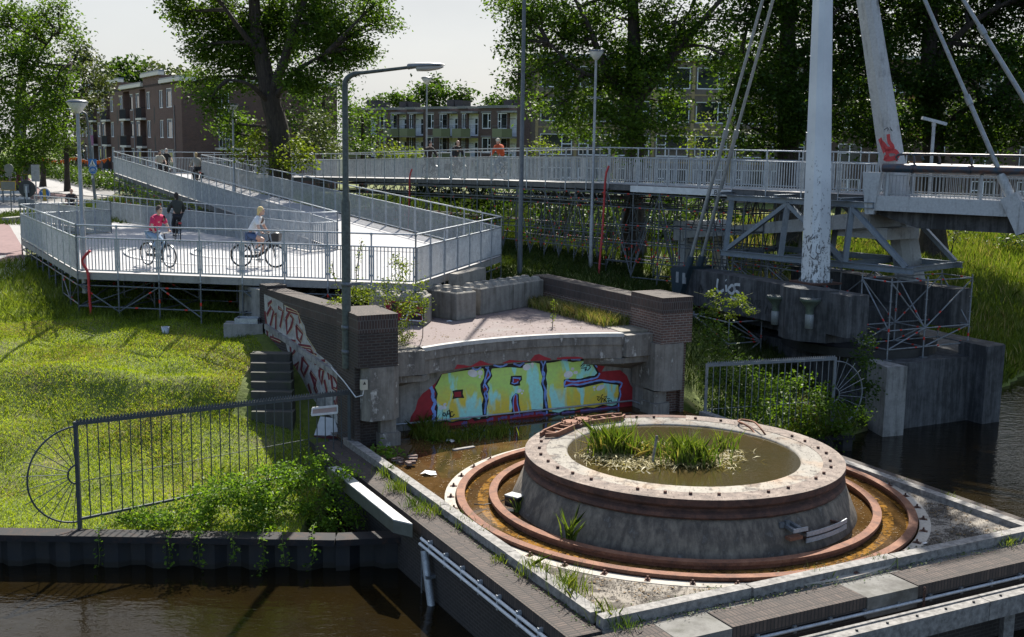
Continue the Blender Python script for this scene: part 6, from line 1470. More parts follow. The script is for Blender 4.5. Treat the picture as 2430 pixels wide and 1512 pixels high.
def B(lst, Y, dj=1.2, seed=1, sy=None):   # crown blobs from their place against the sky: px, py, px radius
    R2 = random.Random(seed); out = []
    for x, y, r in lst:
        yy = Y+R2.uniform(-dj, dj); p = V(x, y, yy); rad = r/F_*yy; out.append((p, (rad, max(rad, 1.0) if sy is None else sy, rad*.9)))
    return out
# the big poplar between the two arms of the ramp
Yt = 62.5; tb = V(662, 430, Yt); tb = Vector((tb.x, tb.y, 5.2))
tree('poplar_tree', 'huge poplar with a thick dark trunk standing between the two arms of the ramp', tb, [V(662, 330, Yt), V(640, 230, Yt), V(620, 130, Yt), V(605, 40, Yt), V(600, -160, Yt)], .66,
     [([V(640, 230, Yt), V(672, 150, Yt-.4), V(700, 60, Yt-.8), V(740, -40, Yt-1)], .3), ([V(655, 230, Yt), V(695, 175, Yt-1.5), V(735, 148, Yt-2), V(775, 125, Yt-2.4)], .17), ([V(625, 140, Yt), V(570, 70, Yt-1), V(520, 0, Yt-2)], .2), ([V(645, 250, Yt), V(590, 200, Yt-1.5), V(540, 190, Yt-2)], .15)],
     B([(470, -10, 80), (425, 30, 42), (505, 85, 70), (590, 30, 95), (555, 165, 75), (480, 190, 40), (500, 240, 42), (470, 110, 36), (640, 100, 80), (700, 30, 95), (790, 10, 85), (880, 15, 42), (905, 45, 26), (845, 85, 50), (870, 120, 26), (770, 90, 70), (715, 175, 48), (790, 150, 42), (820, 130, 30), (545, 290, 36), (570, 320, 26), (735, 210, 34), (640, 60, 80), (740, 60, 60), (560, 100, 70), (520, -120, 100), (650, -150, 120), (790, -120, 100), (420, -60, 50), (500, -300, 130), (700, -320, 150), (600, -480, 130), (820, -280, 100)], Yt, 2.4, 5), LEAF, 95, 12, .38, .2)
for k, (x, y, r) in enumerate(((560, 355, 40), (610, 345, 36), (700, 375, 34), (725, 350, 26), (540, 330, 22))):
    pass
t = tree('root_shoots', 'bright yellow green shoots sprouting round the foot of the huge poplar', (tb.x+.3, tb.y-1.0, 5.3), [V(690, 380, Yt-1.2)], .03, [], B([(690, 375, 32), (718, 365, 24), (705, 345, 24), (600, 345, 30), (570, 350, 26), (635, 380, 24), (730, 385, 18), (615, 320, 22)], Yt-1.0, .6, 3), LEAF_Y, 26, 14, .26, .19, cat='bush', group=None)
# large tree over the upper deck
Yb = 50.0; tb = V(1508, 520, Yb); tb = Vector((tb.x, tb.y, 4.8))
tree('poplar_tree', 'large spreading poplar behind the upper deck, in front of the beige block', tb, [V(1506, 330, Yb), V(1504, 230, Yb), V(1505, 120, Yb), V(1502, 0, Yb), V(1500, -180, Yb)], .46,
     [([V(1510, 240, Yb), V(1560, 180, Yb-.4), V(1630, 90, Yb-.7), V(1720, -10, Yb-.9)], .26), ([V(1570, 170, Yb-.4), V(1600, 100, Yb), V(1640, 20, Yb)], .14), ([V(1500, 250, Yb), V(1440, 170, Yb-.8), V(1400, 70, Yb-1), V(1350, -30, Yb-1.5)], .18), ([V(1430, 190, Yb-.8), V(1370, 165, Yb-1.5), V(1300, 100, Yb-2)], .12)],
     B([(1225, 5, 48), (1180, 0, 24), (1290, 35, 62), (1262, 120, 44), (1215, 95, 26), (1225, 190, 32), (1370, 20, 85), (1320, 175, 58), (1275, 240, 22), (1390, 110, 72), (1480, 50, 92), (1420, 215, 62), (1340, 250, 42), (1370, 300, 40), (1450, 285, 58), (1520, 170, 85), (1530, 290, 60), (1600, 50, 80), (1575, 160, 58), (1580, 250, 32), (1680, 50, 62), (1715, 130, 30), (1580, 300, 44), (1640, 110, 34), (1490, 330, 45), (1250, 60, 40), (1330, 90, 50), (1560, 100, 70), (1440, 140, 60), (1400, -110, 110), (1550, -120, 120), (1680, -80, 90), (1270, -80, 80), (1450, -300, 130), (1620, -320, 110), (1320, -240, 90)], Yb, 2.0, 8), LEAF, 92, 12, .35, .175)
# dense dark trees at the right
Yc = 57.0; tb = V(1872, 500, Yc); tb = Vector((tb.x, tb.y, 4.9)); R3 = random.Random(4)
bl = [(x+R3.uniform(-25, 25), y+R3.uniform(-20, 20), R3.uniform(50, 72)) for x in range(1760, 2030, 75) for y in range(-120, 330, 82)]+[(1840+R3.uniform(-80, 120), -200-60*k, 95) for k in range(6)]
tree('poplar_tree', 'dark dense tree behind the white pylon leg with a broad black trunk', tb, [V(1870, 330, Yc), V(1868, 150, Yc), V(1872, 0, Yc), V(1875, -200, Yc)], .6, [([V(1870, 260, Yc), V(1810, 180, Yc-1), V(1760, 120, Yc-2)], .2), ([V(1870, 180, Yc), V(1930, 90, Yc-1), V(1990, 20, Yc-2)], .2)], B(bl, Yc, 3, 9), LEAF_D, 100, 10, .44, .225)
Yd = 58.0; tb = V(2213, 600, Yd); tb = Vector((tb.x, tb.y, lz(tb.x, tb.y)))
bl = [(x+R3.uniform(-25, 25), y+R3.uniform(-20, 20), R3.uniform(52, 76)) for x in range(2040, 2560, 80) for y in range(-140, 300, 84)]+[(2120+70*(k % 6), -230-130*(k//6), 100) for k in range(18)]+[(2130, 330, 40), (2290, 330, 50), (2080, 300, 46), (2360, 330, 40)]
tree('poplar_tree', 'massive dark tree at the right with a thick trunk rising behind the blue pipe', tb, [V(2216, 480, Yd), V(2214, 330, Yd), V(2205, 150, Yd), V(2210, 0, Yd), V(2215, -200, Yd)], .66, [([V(2210, 330, Yd), V(2290, 260, Yd-1), V(2370, 230, Yd-2)], .2), ([V(2205, 240, Yd), V(2120, 170, Yd-1), V(2060, 110, Yd-2)], .2), ([V(2205, 160, Yd), V(2300, 60, Yd-1), V(2400, 0, Yd-2)], .22)], B(bl, Yd, 3, 10), LEAF_D, 100, 10, .44, .225)
# street trees on the left
Yl = 82.0; tb = V(46, 430, 112); tb = Vector((-41.5, 96, 5.3))
tree('street_tree', 'broad leafy street tree filling the upper left corner, its trunk beside the lamp mast', tb, [V(48, 330, 95), V(50, 220, 93), V(58, 130, 91), V(66, 70, 90)], .55, [([V(55, 200, 93), V(100, 120, 88), V(150, 60, 85)], .12), ([V(50, 230, 93), V(110, 200, 88), V(170, 150, 85)], .12)],
     B([(10, 60, 42), (25, 20, 30), (60, 55, 36), (100, 30, 24), (140, 15, 14), (125, 62, 16), (160, 60, 12), (170, 85, 11), (95, 75, 22), (75, 110, 36), (20, 130, 55), (85, 160, 45), (120, 200, 45), (40, 210, 60), (110, 260, 48), (30, 290, 62), (90, 330, 52), (20, 370, 55), (80, 390, 34), (130, 320, 36), (-20, 400, 40), (135, 255, 36), (150, 160, 26), (-20, 200, 60)], 86, 4, 11), LEAF, 95, 6.8, .55, .26)
tb = V(160, 455, 96); tb = Vector((tb.x, tb.y, 5.3))
tree('street_tree', 'slender street tree with a thin trunk in front of the dark brick block', tb, [V(158, 380, 96), V(154, 300, 96), V(160, 200, 96), V(185, 120, 96)], .24, [([V(156, 260, 96), V(190, 215, 95), V(235, 200, 94)], .1), ([V(158, 230, 96), V(190, 165, 96)], .1)],
     B([(175, 130, 28), (195, 110, 18), (205, 150, 28), (180, 180, 36), (215, 185, 28), (235, 215, 20), (165, 230, 36), (200, 240, 26), (228, 250, 16), (150, 300, 28), (190, 290, 20), (170, 340, 22), (140, 250, 24), (240, 190, 14)], 96, 2.0, 12), LEAF_G, 60, 6.5, .5, .32)
tb = V(101, 443, 104); tb = Vector((tb.x, tb.y, 5.3))
tree('street_tree', 'dark thin trunk of a street tree rising behind the round signs into the left crown', tb, [V(103, 400, 104), V(104, 330, 104), V(100, 230, 104)], .28, [], B([(100, 330, 30), (110, 280, 36), (85, 260, 30), (130, 360, 20)], 104, 2, 13), LEAF_D, 36, 5, .5, .3)
# background trees over the roofs
def back(lab, lst, Y, mat, zb=5.3, size=.7, group='trees behind the roofs', per=60):
    bl = B(lst, Y, 3, int(lst[0][0])); cx = sum(b[0].x for b in bl)/len(bl); cy = Y
    tp = max(b[0].z for b in bl); tree('background_tree', lab, (cx, cy, zb), [(cx, cy, lerp(zb, tp, .4)), (cx, cy, lerp(zb, tp, .85))], .35, [], bl, mat, per, 2.2, .8, size, group=group, branch=False)
back('pale green tree top over the left end of the brick block roof', [(232, 190, 22), (222, 215, 24), (250, 200, 20)], 150, LEAF_G)
back('dark tree top over the middle of the brick block roof', [(275, 175, 26), (300, 165, 30), (325, 172, 26), (290, 200, 36), (330, 205, 28)], 150, LEAF_D)
back('light feathery tree top over the right end of the brick block roof', [(360, 172, 22), (390, 175, 26), (425, 178, 28), (455, 185, 26), (380, 205, 30), (430, 210, 30), (470, 200, 20)], 152, LEAF_G)
back('dark hanging willow between the poplar and the row flats', [(740, 190, 44), (700, 230, 44), (745, 250, 55), (790, 215, 40), (770, 300, 50), (700, 300, 46), (815, 270, 30), (815, 195, 20), (800, 320, 34)], 106, LEAF_D, size=.34, per=60, group=None)
back('mid green tree in front of the left end of the row flats', [(850, 270, 26), (870, 295, 24), (840, 310, 30), (890, 265, 16), (880, 320, 18), (835, 245, 20)], 118, LEAF, size=.36, group=None, per=45)
back('tree top over the left end of the row flats', [(905, 245, 16), (925, 238, 15), (945, 247, 15), (880, 250, 14)], 190, LEAF_D)
back('rounded tree top left of the tallest one over the row flats', [(962, 235, 16), (975, 245, 14), (955, 250, 12)], 192, LEAF)
back('tallest broad tree top over the middle of the row flats', [(1010, 210, 26), (1040, 205, 22), (990, 225, 20), (1060, 225, 22), (1025, 235, 28)], 188, LEAF_D)
back('rounded tree top right of the tallest one over the row flats', [(1085, 222, 22), (1105, 235, 18), (1080, 245, 20)], 186, LEAF_D)
back('small tree tops over the right end of the row flats', [(1165, 243, 12), (1185, 246, 12), (1205, 250, 10)], 195, LEAF_D)
back('small tree top beside the beige block corner', [(1222, 240, 10), (1232, 236, 10)], 196, LEAF_D)
# bushes
def bush(lab, lst, Y, mat, size=.16, per=40, ncl=10, spread=.28, name='bush', cat='bush', group=None, stems=True, dj=.6):
    bl = B(lst, Y, dj, int(lst[0][0])); cx = bl[0][0].x; cy = Y; z = lz(cx, cy)
    return tree(name, lab, (cx, cy, z), [(cx, cy, z+.5), (cx+.05, cy, z+1.0)], .05, [], bl, mat, per, ncl, spread, size, cat=cat, group=group, branch=False)
bush('grey green birch shrub right of the poplar trunk', [(745, 290, 26), (765, 310, 32), (740, 330, 34), (780, 340, 28), (725, 350, 26), (755, 275, 14), (800, 350, 22)], 82, LEAF_G, .22, 60, 6, .4)
bush('round green bush with yellow tips before the row flats', [(845, 345, 22), (870, 350, 20), (820, 350, 20), (800, 365, 18)], 86, LEAF_H, .22, 50, 8)
bush('yellow flowering bush left of the riders on the upper deck', [(905, 358, 18), (930, 355, 20), (955, 362, 18), (980, 362, 16), (1000, 366, 14)], 74, LEAF_Y, .18, 50, 11)
bush('loose yellow green bush behind the rail at the stay cables', [(1680, 320, 30), (1660, 350, 28), (1710, 340, 26), (1700, 290, 20), (1640, 330, 18), (1740, 360, 22), (1660, 280, 14)], 53, LEAF_Y, .14, 22, 11, .3)
bush('yellow green bush by the beige block left corner', [(1285, 345, 16), (1310, 350, 18), (1265, 352, 12)], 66, LEAF_Y, .16, 30, 12)
bush('sunlit bush behind the tall scaffolding right of the red pipe', [(1450, 480, 34), (1480, 520, 36), (1420, 510, 30), (1600, 500, 34), (1640, 480, 30), (1560, 520, 30)], 56, LEAF_H, .17, 30, 7)
bush('dark green thicket behind the tall scaffolding under the upper deck', [(1260, 470, 34), (1310, 480, 36), (1360, 470, 34), (1400, 460, 30), (1330, 520, 30), (1560, 470, 36), (1690, 480, 36), (1660, 520, 34), (1730, 500, 30), (1270, 520, 26), (1180, 470, 36), (1120, 460, 34), (1060, 455, 32), (1010, 450, 30), (1150, 510, 30), (1450, 450, 34), (1500, 480, 34), (1610, 470, 34)], 60, LEAF_D, .22, 60, 9)
bush('broad dark shrubbery close behind the tall scaffolding, seen through its tubes', [(1270, 560, 34), (1330, 555, 36), (1390, 560, 36), (1450, 555, 36), (1510, 560, 36), (1570, 555, 36), (1630, 560, 34), (1690, 555, 34), (1300, 510, 30), (1360, 500, 30), (1420, 505, 32), (1540, 500, 32), (1600, 505, 30), (1660, 500, 30)], 57, LEAF_D, .2, 60, 9)
bush('sunlit undergrowth below the bridge deck behind the girders', [(1990, 545, 30), (2030, 560, 26), (1960, 560, 28), (2080, 575, 22), (1790, 530, 24), (1750, 545, 22)], 53, LEAF_Y, .14, 24, 10)
bush('reddish green hawthorn right of the thick trunk by the parked cars', [(2270, 500, 30), (2300, 520, 28), (2260, 540, 28), (2320, 490, 20), (2290, 470, 20)], 57, LEAF_G, .14, 34, 10)
bush('green shrub at the right edge before the parked cars', [(2390, 560, 26), (2420, 555, 24), (2440, 570, 24), (2370, 575, 18)], 61, LEAF_H, .15, 40, 10)
bush('dark shrubs under the far end of the ramp', [(300, 440, 26), (340, 450, 24), (390, 470, 24), (440, 490, 22), (270, 430, 20)], 80, LEAF_D, .22, 36, 7)
# clipped hedges along the street
def hedge(lab, pts, h, w_, mat):
    t = thing('hedge', lab, 'hedge', pts[0], 'hedges along the street'); out = []
    for a, b in zip(pts[:-1], pts[1:]):
        n = int((b-a).length*w_*55); s = NR.rand(n)[:, None]; base = np.array(a)*(1-s)+np.array(b)*s; d = (b-a).normalized(); nn = np.array((-d.y, d.x, 0))
        out.append(base+nn*((NR.rand(n)[:, None]-.5)*w_)+np.array((0, 0, 1))*(h*NR.rand(n)[:, None]**.6)*(1+.12*np.sin(s*40)))
    leaf_mesh('leaves', np.concatenate(out), .3, mat, t)
hedge('sunlit hedge along the pavement in front of the brick block', [G(275, 455, 5.3), G(200, 438, 5.3), G(130, 420, 5.3)], 1.5, 3.2, LEAF_H)
hedge('hedge further up the street behind the tree trunks', [G(120, 418, 5.3), G(60, 402, 5.3), G(0, 395, 5.3)], 1.5, 3.0, LEAF_H)
hedge('dark tall shrubbery against the brick block wall', [G(270, 420, 5.3)+Vector((1, 6, 0)), G(200, 410, 5.3), G(150, 402, 5.3)], 3.6, 4, LEAF_D)
# ---------------------------------------------------------------- grass and weeds
GRASS = foliage('grass_blades', (.16, .22, .016), (.29, .38, .03), (.42, .47, .065), .55, .8)
GRASS_T = foliage('tall_grass', (.055, .09, .012), (.12, .175, .024), (.21, .24, .06), .5, .5)
GRASS_S = foliage('shade_grass', (.02, .038, .008), (.045, .075, .014), (.09, .115, .03), .45, .4)  # darker copy of the tall grass, with shade behind the ramp painted in
STRAW = foliage('dry_grass', (.18, .15, .055), (.32, .27, .115), (.44, .38, .19), .35, 1.5)
REED = foliage('reed_blades', (.05, .09, .014), (.11, .17, .025), (.22, .25, .06), .5, 3)
def blades(name, P, h, wd, mat, parent=None, lean=.35, R=NR):
    N = len(P); hh = h*R.uniform(.5, 1.3, N)[:, None]; a = R.uniform(0, 2*PI, N); d = np.stack([np.cos(a), np.sin(a), 0*a], 1)
    q = R.normal(size=(N, 3))*lean; q[:, 2] = 1; side = np.stack([-d[:, 1], d[:, 0], 0*a], 1)*wd*.5*R.uniform(.7, 1.3, N)[:, None]
    tip = P+q*hh; mid = P+q*hh*.55*np.array((.7, .7, 1.1))
    org = np.array(ORG.get(parent.name, Vector()) if parent else (0, 0, 0))
    v = np.stack([P-side, P+side, mid+side*.8, tip, mid-side*.8], 1).reshape(-1, 3)-org
    me = bpy.data.meshes.new(name); me.vertices.add(N*5); me.vertices.foreach_set('co', v.astype('f').ravel()); me.loops.add(N*5); me.loops.foreach_set('vertex_index', np.arange(N*5, dtype='i'))
    me.polygons.add(N); me.polygons.foreach_set('loop_start', np.arange(0, N*5, 5, dtype='i')); me.polygons.foreach_set('loop_total', np.full(N, 5, 'i')); me.materials.append(mat); me.update(calc_edges=True)
    o = bpy.data.objects.new(name, me); COL.objects.link(o)
    if parent: o.parent = parent
    return o
def field(n, x0, x1, y0, y1, ok=None, R=NR, patch=0.0, ps=.6):
    x = R.uniform(x0, x1, n); y = R.uniform(y0, y1, n); z = land_z(x, y); k = z > WZ+.1
    if ok is not None: k &= ok(x, y)
    if patch: k &= (np.sin(x*ps*2.3+np.sin(y*ps*1.7)*2)+np.sin(y*ps*2.9+np.sin(x*ps*1.3)*2)+R.normal(size=n)*.8) > patch
    return np.stack([x, y, z], 1)[k]
def stuff(o): return tag(o, kind='stuff')
lawn_ok = lambda x, y: ~((x > -7.0) & (x < -5.4) & (y > 28) & (y < 30)) & (x < -4.6+.0*y-(y-26.5)*.56*(y > 26.5)+.3)
stuff(blades('lawn_grass', field(190000, -19, -3.2, 22.4, 35.5, lawn_ok, patch=-2.0), .06, .014, GRASS, lean=.6))
stuff(blades('dry_lawn_grass', field(90000, -19, -4, 24, 33, lawn_ok, patch=.6), .065, .014, STRAW, lean=.9))
stuff(blades('long_lawn_grass', field(30000, -19, -4, 25, 34.5, lawn_ok, patch=1.2, ps=.9), .14, .016, GRASS_T, lean=.5))
under = lambda x, y: (y < 37) & (x < -3)
stuff(blades('shaded_rank_grass', field(26000, -20, -4.5, 33.2, 44), .26, .02, GRASS_T, lean=.4))
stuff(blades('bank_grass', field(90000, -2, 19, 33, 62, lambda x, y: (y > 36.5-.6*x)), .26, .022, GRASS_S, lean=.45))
stuff(blades('meadow_grass', field(150000, 14, 52, 39, 74), .42, .04, GRASS_T, lean=.3))
stuff(blades('seeding_grass', field(30000, 10, 52, 43, 78, patch=.4), .6, .03, STRAW, lean=.3))
stuff(blades('verge_grass', field(60000, -34, -18, 44, 70, lambda x, y: x < -21.5-.75*(y-46), patch=.2), .14, .03, GRASS, lean=.4))
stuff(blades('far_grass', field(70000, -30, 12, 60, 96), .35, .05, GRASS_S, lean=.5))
# strip of weeds by the right wall of the old road
def patchP(fn, n, R=NR):
    return np.array([tuple(fn(R.rand(), R.rand())) for _ in range(n)])
vg = lambda s, t: lerp(RW0, RW1, s)-nr*(.05+.85*t)+Vector((0, 0, ROADZ+.02))
stuff(blades('road_edge_grass', patchP(lambda a, b: vg(a, b**1.7), 2600), .28, .016, GRASS_T, lean=.4)); stuff(blades('road_edge_straw', patchP(lambda a, b: vg(a, b), 2200), .32, .014, STRAW, lean=.45))
# weeds along the left fence and over the sheet piling
def weed(lab, lst, Y, mat, size=.08, per=44, ncl=26, spread=.13, dj=.5, name='weed_bush', cat='weeds', group=None, sy=.5):
    bl = B(lst, Y, dj, int(lst[0][0]), sy); p = bl[0][0]; t = thing(name, lab, cat, (p.x, p.y, max(lz(p.x, p.y), 1.9)), group)
    leaf_mesh('foliage', clumps([(tuple(b), r) for b, r in bl], per, ncl, spread, shell=.2), size, mat, t, flat=.3)
    c = MB()
    for b, r in bl:
        for k in range(3): c.tube([b+Vector((rng.gauss(0, .15), rng.gauss(0, .15), -r[2]*1.1)), b+Vector((rng.gauss(0, .2), rng.gauss(0, .2), r[2]*.7))], .006, 4)
    c.build('stems', plain('weed_stem', (.07, .09, .02), .8), t); return t
WEED = foliage('weed_leaves', (.06, .12, .014), (.125, .23, .026), (.22, .33, .05), .58, 2.0)
weed('dense sunlit weeds at the foot of the left fence, spilling over the sheet pile cap', [(300, 1240, 26), (350, 1235, 30), (400, 1225, 34), (450, 1210, 40), (500, 1205, 44), (550, 1190, 46), (430, 1250, 34), (490, 1255, 34), (560, 1245, 40), (600, 1200, 46), (620, 1250, 38), (380, 1255, 28), (480, 1170, 30), (530, 1150, 34), (570, 1150, 34), (620, 1150, 36), (340, 1215, 20), (640, 1200, 40)], 22.9, WEED, per=60, ncl=34)
weed('taller shaded weeds between the left fence and the brick pier', [(650, 1180, 48), (690, 1150, 50), (730, 1130, 46), (660, 1240, 40), (720, 1210, 50), (770, 1180, 50), (780, 1240, 40), (810, 1140, 40), (830, 1200, 30), (740, 1260, 30), (680, 1120, 30), (640, 1120, 30), (760, 1100, 34), (700, 1250, 40), (840, 1230, 26)], 23.6, WEED, per=56, ncl=32)
def vine(lab, pts, n, mat=WEED, size=.09, group='vines hanging over the sheet piles'):
    P = smooth_path(pts, 8); t = thing('hanging_vine', lab, 'vine', pts[0], group); c = MB(); c.tube(P, .006, 4); c.build('stem', MATS['weed_stem'], t)
    a = np.array([tuple(p) for p in P]); i = NR.randint(0, len(a), n); leaf_mesh('leaves', a[i]+NR.normal(size=(n, 3))*.06, size, mat, t)
for x, dz, n in ((-8.3, .55, 34), (-6.9, .45, 60), (-6.3, .5, 70), (-5.6, .4, 60), (-5.0, .75, 70), (-4.6, .4, 50), (-4.0, .5, 40)):
    vine('leafy vine trailing over the rusty cap down the black sheet piles', [Vector((x, 22.5, 2.2)), Vector((x+.05, 21.95, 2.12)), Vector((x+.1, 21.82, 2.0-dz*.5)), Vector((x+rng.uniform(-.1, .15), 21.83, 2.0-dz))], n)
# bushes right of the abutment
weed('tall green bush against the right brick pillar of the abutment', [(1690, 790, 26), (1700, 830, 32), (1715, 870, 40), (1690, 900, 34), (1735, 910, 40), (1700, 950, 40), (1680, 740, 16), (1740, 960, 36), (1760, 860, 26), (1720, 800, 22), (1670, 990, 26), (1740, 1005, 34), (1760, 930, 30), (1710, 990, 34)], 31.6, LEAF_H, .095, 60, 26, .17)
weed('spindly young tree tops poking up beside the LIOS beam', [(1690, 700, 10), (1705, 715, 10), (1740, 720, 12), (1750, 705, 9), (1770, 715, 8), (1735, 750, 10), (1695, 740, 9), (1780, 740, 7)], 31.4, LEAF_Y, .08, 26, 40, .09)
weed('shaded weeds in front of the right spiked fence', [(1790, 950, 40), (1830, 980, 44), (1870, 960, 40), (1900, 990, 44), (1940, 1000, 40), (1960, 960, 34), (1850, 1020, 34), (1800, 1010, 34), (1910, 1030, 34), (1970, 1035, 30), (2000, 1010, 28), (1780, 900, 30), (1830, 910, 34), (1890, 910, 30), (2030, 990, 24), (1760, 960, 30), (1840, 1040, 30), (1940, 940, 26)], 31.7, LEAF, .105, 60, 22, .18)
weed('dark leafy sapling at the corner of the concrete pier under the scaffold tower', [(2045, 840, 22), (2050, 870, 26), (2040, 900, 28), (2055, 930, 28), (2040, 960, 26), (2060, 810, 16)], 33.3, LEAF_D, .11, 44, 16, .16)
stuff(blades('dead_stalks', patchP(lambda a, b: Vector((lerp(5.8, 9.0, a), lerp(30.8, 31.9, a)+.15+b*.5, lz(lerp(5.8, 9, a), lerp(30.9, 31.9, a)+.4))), 900), 1.25, .012, STRAW, lean=.12))
stuff(blades('bank_edge_grass', patchP(lambda a, b: Vector((lerp(5.0, 9.8, a), lerp(29.6, 32.0, a)+.1+b*.5, max(1.8, lz(lerp(5.0, 9.8, a), lerp(29.6, 32, a)+.3)))), 2500), .4, .02, GRASS_T, lean=.5))
# shrubs on the parapet and old road
weed('yellow green young shrub growing at the near left corner of the old road', [(935, 690, 22), (955, 660, 18), (915, 670, 16), (985, 700, 22), (960, 720, 24), (925, 720, 18), (1000, 680, 10), (890, 690, 10), (960, 630, 10), (975, 740, 14), (940, 620, 6), (1005, 720, 8)], 29.0, LEAF_Y, .07, 34, 34, .12)
weed('small yellow green bush at the foot of the young shrub on the slab edge', [(945, 790, 14), (960, 770, 12), (955, 810, 12), (970, 795, 8)], 28.2, LEAF_Y, .055, 40, 60, .08)
weed('leafy shrub on top of the left brick wall behind the tall lamp', [(830, 700, 16), (850, 710, 14), (860, 690, 10), (805, 715, 12), (790, 722, 8), (875, 705, 10), (845, 680, 8)], 29.6, LEAF_Y, .07, 36, 40, .1)
def sprig(lab, pts, n=70, group=None):
    P = smooth_path(pts, 6); t = thing('sprig', lab, 'twig', pts[0], group); c = MB(); c.tube(P, .012, 5); c.build('stem', BARK, t); a = np.array([tuple(p) for p in P[6:]]); i = NR.randint(0, len(a), n); leaf_mesh('leaves', a[i]+NR.normal(size=(n, 3))*.05, .07, LEAF_Y, t)
sprig('tall thin leafy sprig rising right of the lamp post above the wall', [V(848, 700, 29.4), V(846, 650, 29.4), V(852, 610, 29.3), V(858, 572, 29.3)])
sprig('thin leafy sprig left of the lamp post in front of the railing', [V(805, 705, 29.8), V(800, 680, 29.8), V(792, 650, 29.8), V(788, 625, 29.8)], 40)
sprig('slim upright sapling with narrow leaves on the edge of the old road', [G(1003, 800, ROADZ), V(1004, 770, 28.6), V(1005, 745, 28.6), V(1006, 720, 28.6)], 60)
sprig('thin willowherb stem in the weeds by the right brick wall', [G(1310, 782, ROADZ), V(1312, 760, 31.5), V(1313, 735, 31.5), V(1314, 715, 31.5)], 60)
# tufts on the pier edges
def tuft(lab, p, n, h, group=None, mat=REED, rad=.12, wd=.012, cat='grass tuft', name='grass_tuft', lean=.45):
    p = Vector(p); t = thing(name, lab, cat, p, group); q = NR.normal(size=(n, 3))*rad; q[:, 2] = 0; blades('blades', np.array(p)+q, h, wd, mat, t, lean); return t
for x, y, h in ((985, 1200, .22), (1025, 1222, .25), (1078, 1225, .16), (1108, 1250, .2), (1140, 1268, .16), (1268, 1365, .3), (1350, 1412, .45), (1340, 1395, .3), (1440, 1470, .26), (1480, 1490, .2), (915, 1130, .25), (940, 1165, .3), (1190, 1330, .12), (2085, 1340, .2), (1945, 1372, .16), (2390, 1290, .18), (2250, 1185, .14), (2130, 1150, .15), (2310, 1215, .14), (1000, 1215, .2)):
    tuft('small grass tuft growing in the joints along the pier edge', G(x, y, 2.70), 60 if h < .3 else 110, h, 'grass tufts along the pier edge', rng.choice((REED, GRASS_T, LEAF_H)), .07+h*.2)
for x, y, h in ((995, 1018, .4), (1010, 1035, .4), (1040, 1040, .3), (1100, 1040, .25), (1130, 1035, .28), (1165, 1035, .28), (1195, 1030, .3), (1030, 1020, .3), (1080, 1045, .2)):
    tuft('rank grass clump in the puddle at the foot of the painted wall', G(x, y, 2.66), 120, h, 'grass clumps at the painted wall', GRASS_T, .2, .018)
weed('broad leaved dock plant in the puddle beside the grass clumps', [(1035, 1040, 14), (1048, 1050, 10), (1022, 1046, 9)], 27.6, WEED, .16, 16, 60, .1)
weed('broad leaved weeds at the foot of the left pillar', [(900, 1075, 12), (925, 1080, 12), (945, 1085, 10), (880, 1085, 12), (860, 1100, 14)], 26.0, WEED, .12, 24, 60, .12)
# reeds and islet in the pool
def reeds(lab, x, y, n, h, rad, z=3.66, yel=.25):
    p = G(x, y, z); t = thing('reed_clump', lab, 'reeds', p, 'reeds in the drum'); q = NR.normal(size=(n, 3))*np.array((rad, rad*.6, 0)); blades('green_blades', np.array(p)+q, h, .03, REED, t, .38)
    m_ = int(n*yel); q = NR.normal(size=(m_, 3))*np.array((rad, rad*.6, 0)); blades('dead_blades', np.array(p)+q, h*.75, .026, STRAW, t, .9)
reeds('tall green reeds on the left half of the islet in the drum', 1455, 1075, 260, .62, .24); reeds('tall green reeds on the right half of the islet round the post', 1640, 1098, 240, .55, .26); reeds('thin reeds between the two big clumps of the islet', 1545, 1080, 110, .4, .3, yel=.9); reeds('lone low reeds at the right end of the islet', 1720, 1068, 40, .4, .1)
reeds('few reeds standing in the ring water against the drum wall', 1350, 1292, 36, .6, .05, 2.67, .1); reeds('small reed tuft beside the fallen floodlight', 1232, 1215, 16, .3, .05, 2.67, .1)
t = thing('reed_islet', 'matted straw islet of dead reeds floating in the drum water', 'islet', G(1580, 1090, 3.66))
pts = []
for x, y, r, n in ((1450, 1085, .32, 260), (1520, 1095, .35, 320), (1580, 1090, .35, 320), (1650, 1100, .35, 300), (1700, 1085, .3, 200), (1500, 1105, .35, 160), (1570, 1060, .25, 120), (1730, 1075, .18, 80)):
    p = np.array(G(x, y, 3.665)); q = NR.normal(size=(n, 3))*np.array((r, r*.5, .015)); q[:, 2] = np.abs(q[:, 2]); pts.append(p+q)
leaf_mesh('straw', np.concatenate(pts), .22, STRAW, t, flat=2.5, aspect=.12)
c = MB()
for x, y, r in ((1450, 1085, .4), (1530, 1090, .42), (1600, 1090, .42), (1670, 1095, .4)):
    p = G(x, y, 3.63); c.sphere(p, r, 14, 6, (1.2, .55, .1))
c.build('mud', plain('reed_mud', (.07, .055, .03), .95, 0, .5, 6, .6), t)
p = G(1622, 1085, 3.66); t = thing('old_post', 'white topped rotten post standing in the reeds of the drum', 'post', p)
c = MB(); c.lathe(p, [(.12, -.1), (.12, .24), (.09, .28), (.001, .27)], 12); c.build('post', plain('guano_white', (.4, .4, .36), .9, 0, .6, 12, .4), t)
c = MB(); q = G(1548, 1098, 3.66); c.beam(q, q+Vector((.08, .05, .55)), .05, .03); t = thing('broken_stick', 'broken grey stick leaning in the middle of the reed islet', 'stick', q); c.build('stick', TIMBER, t)
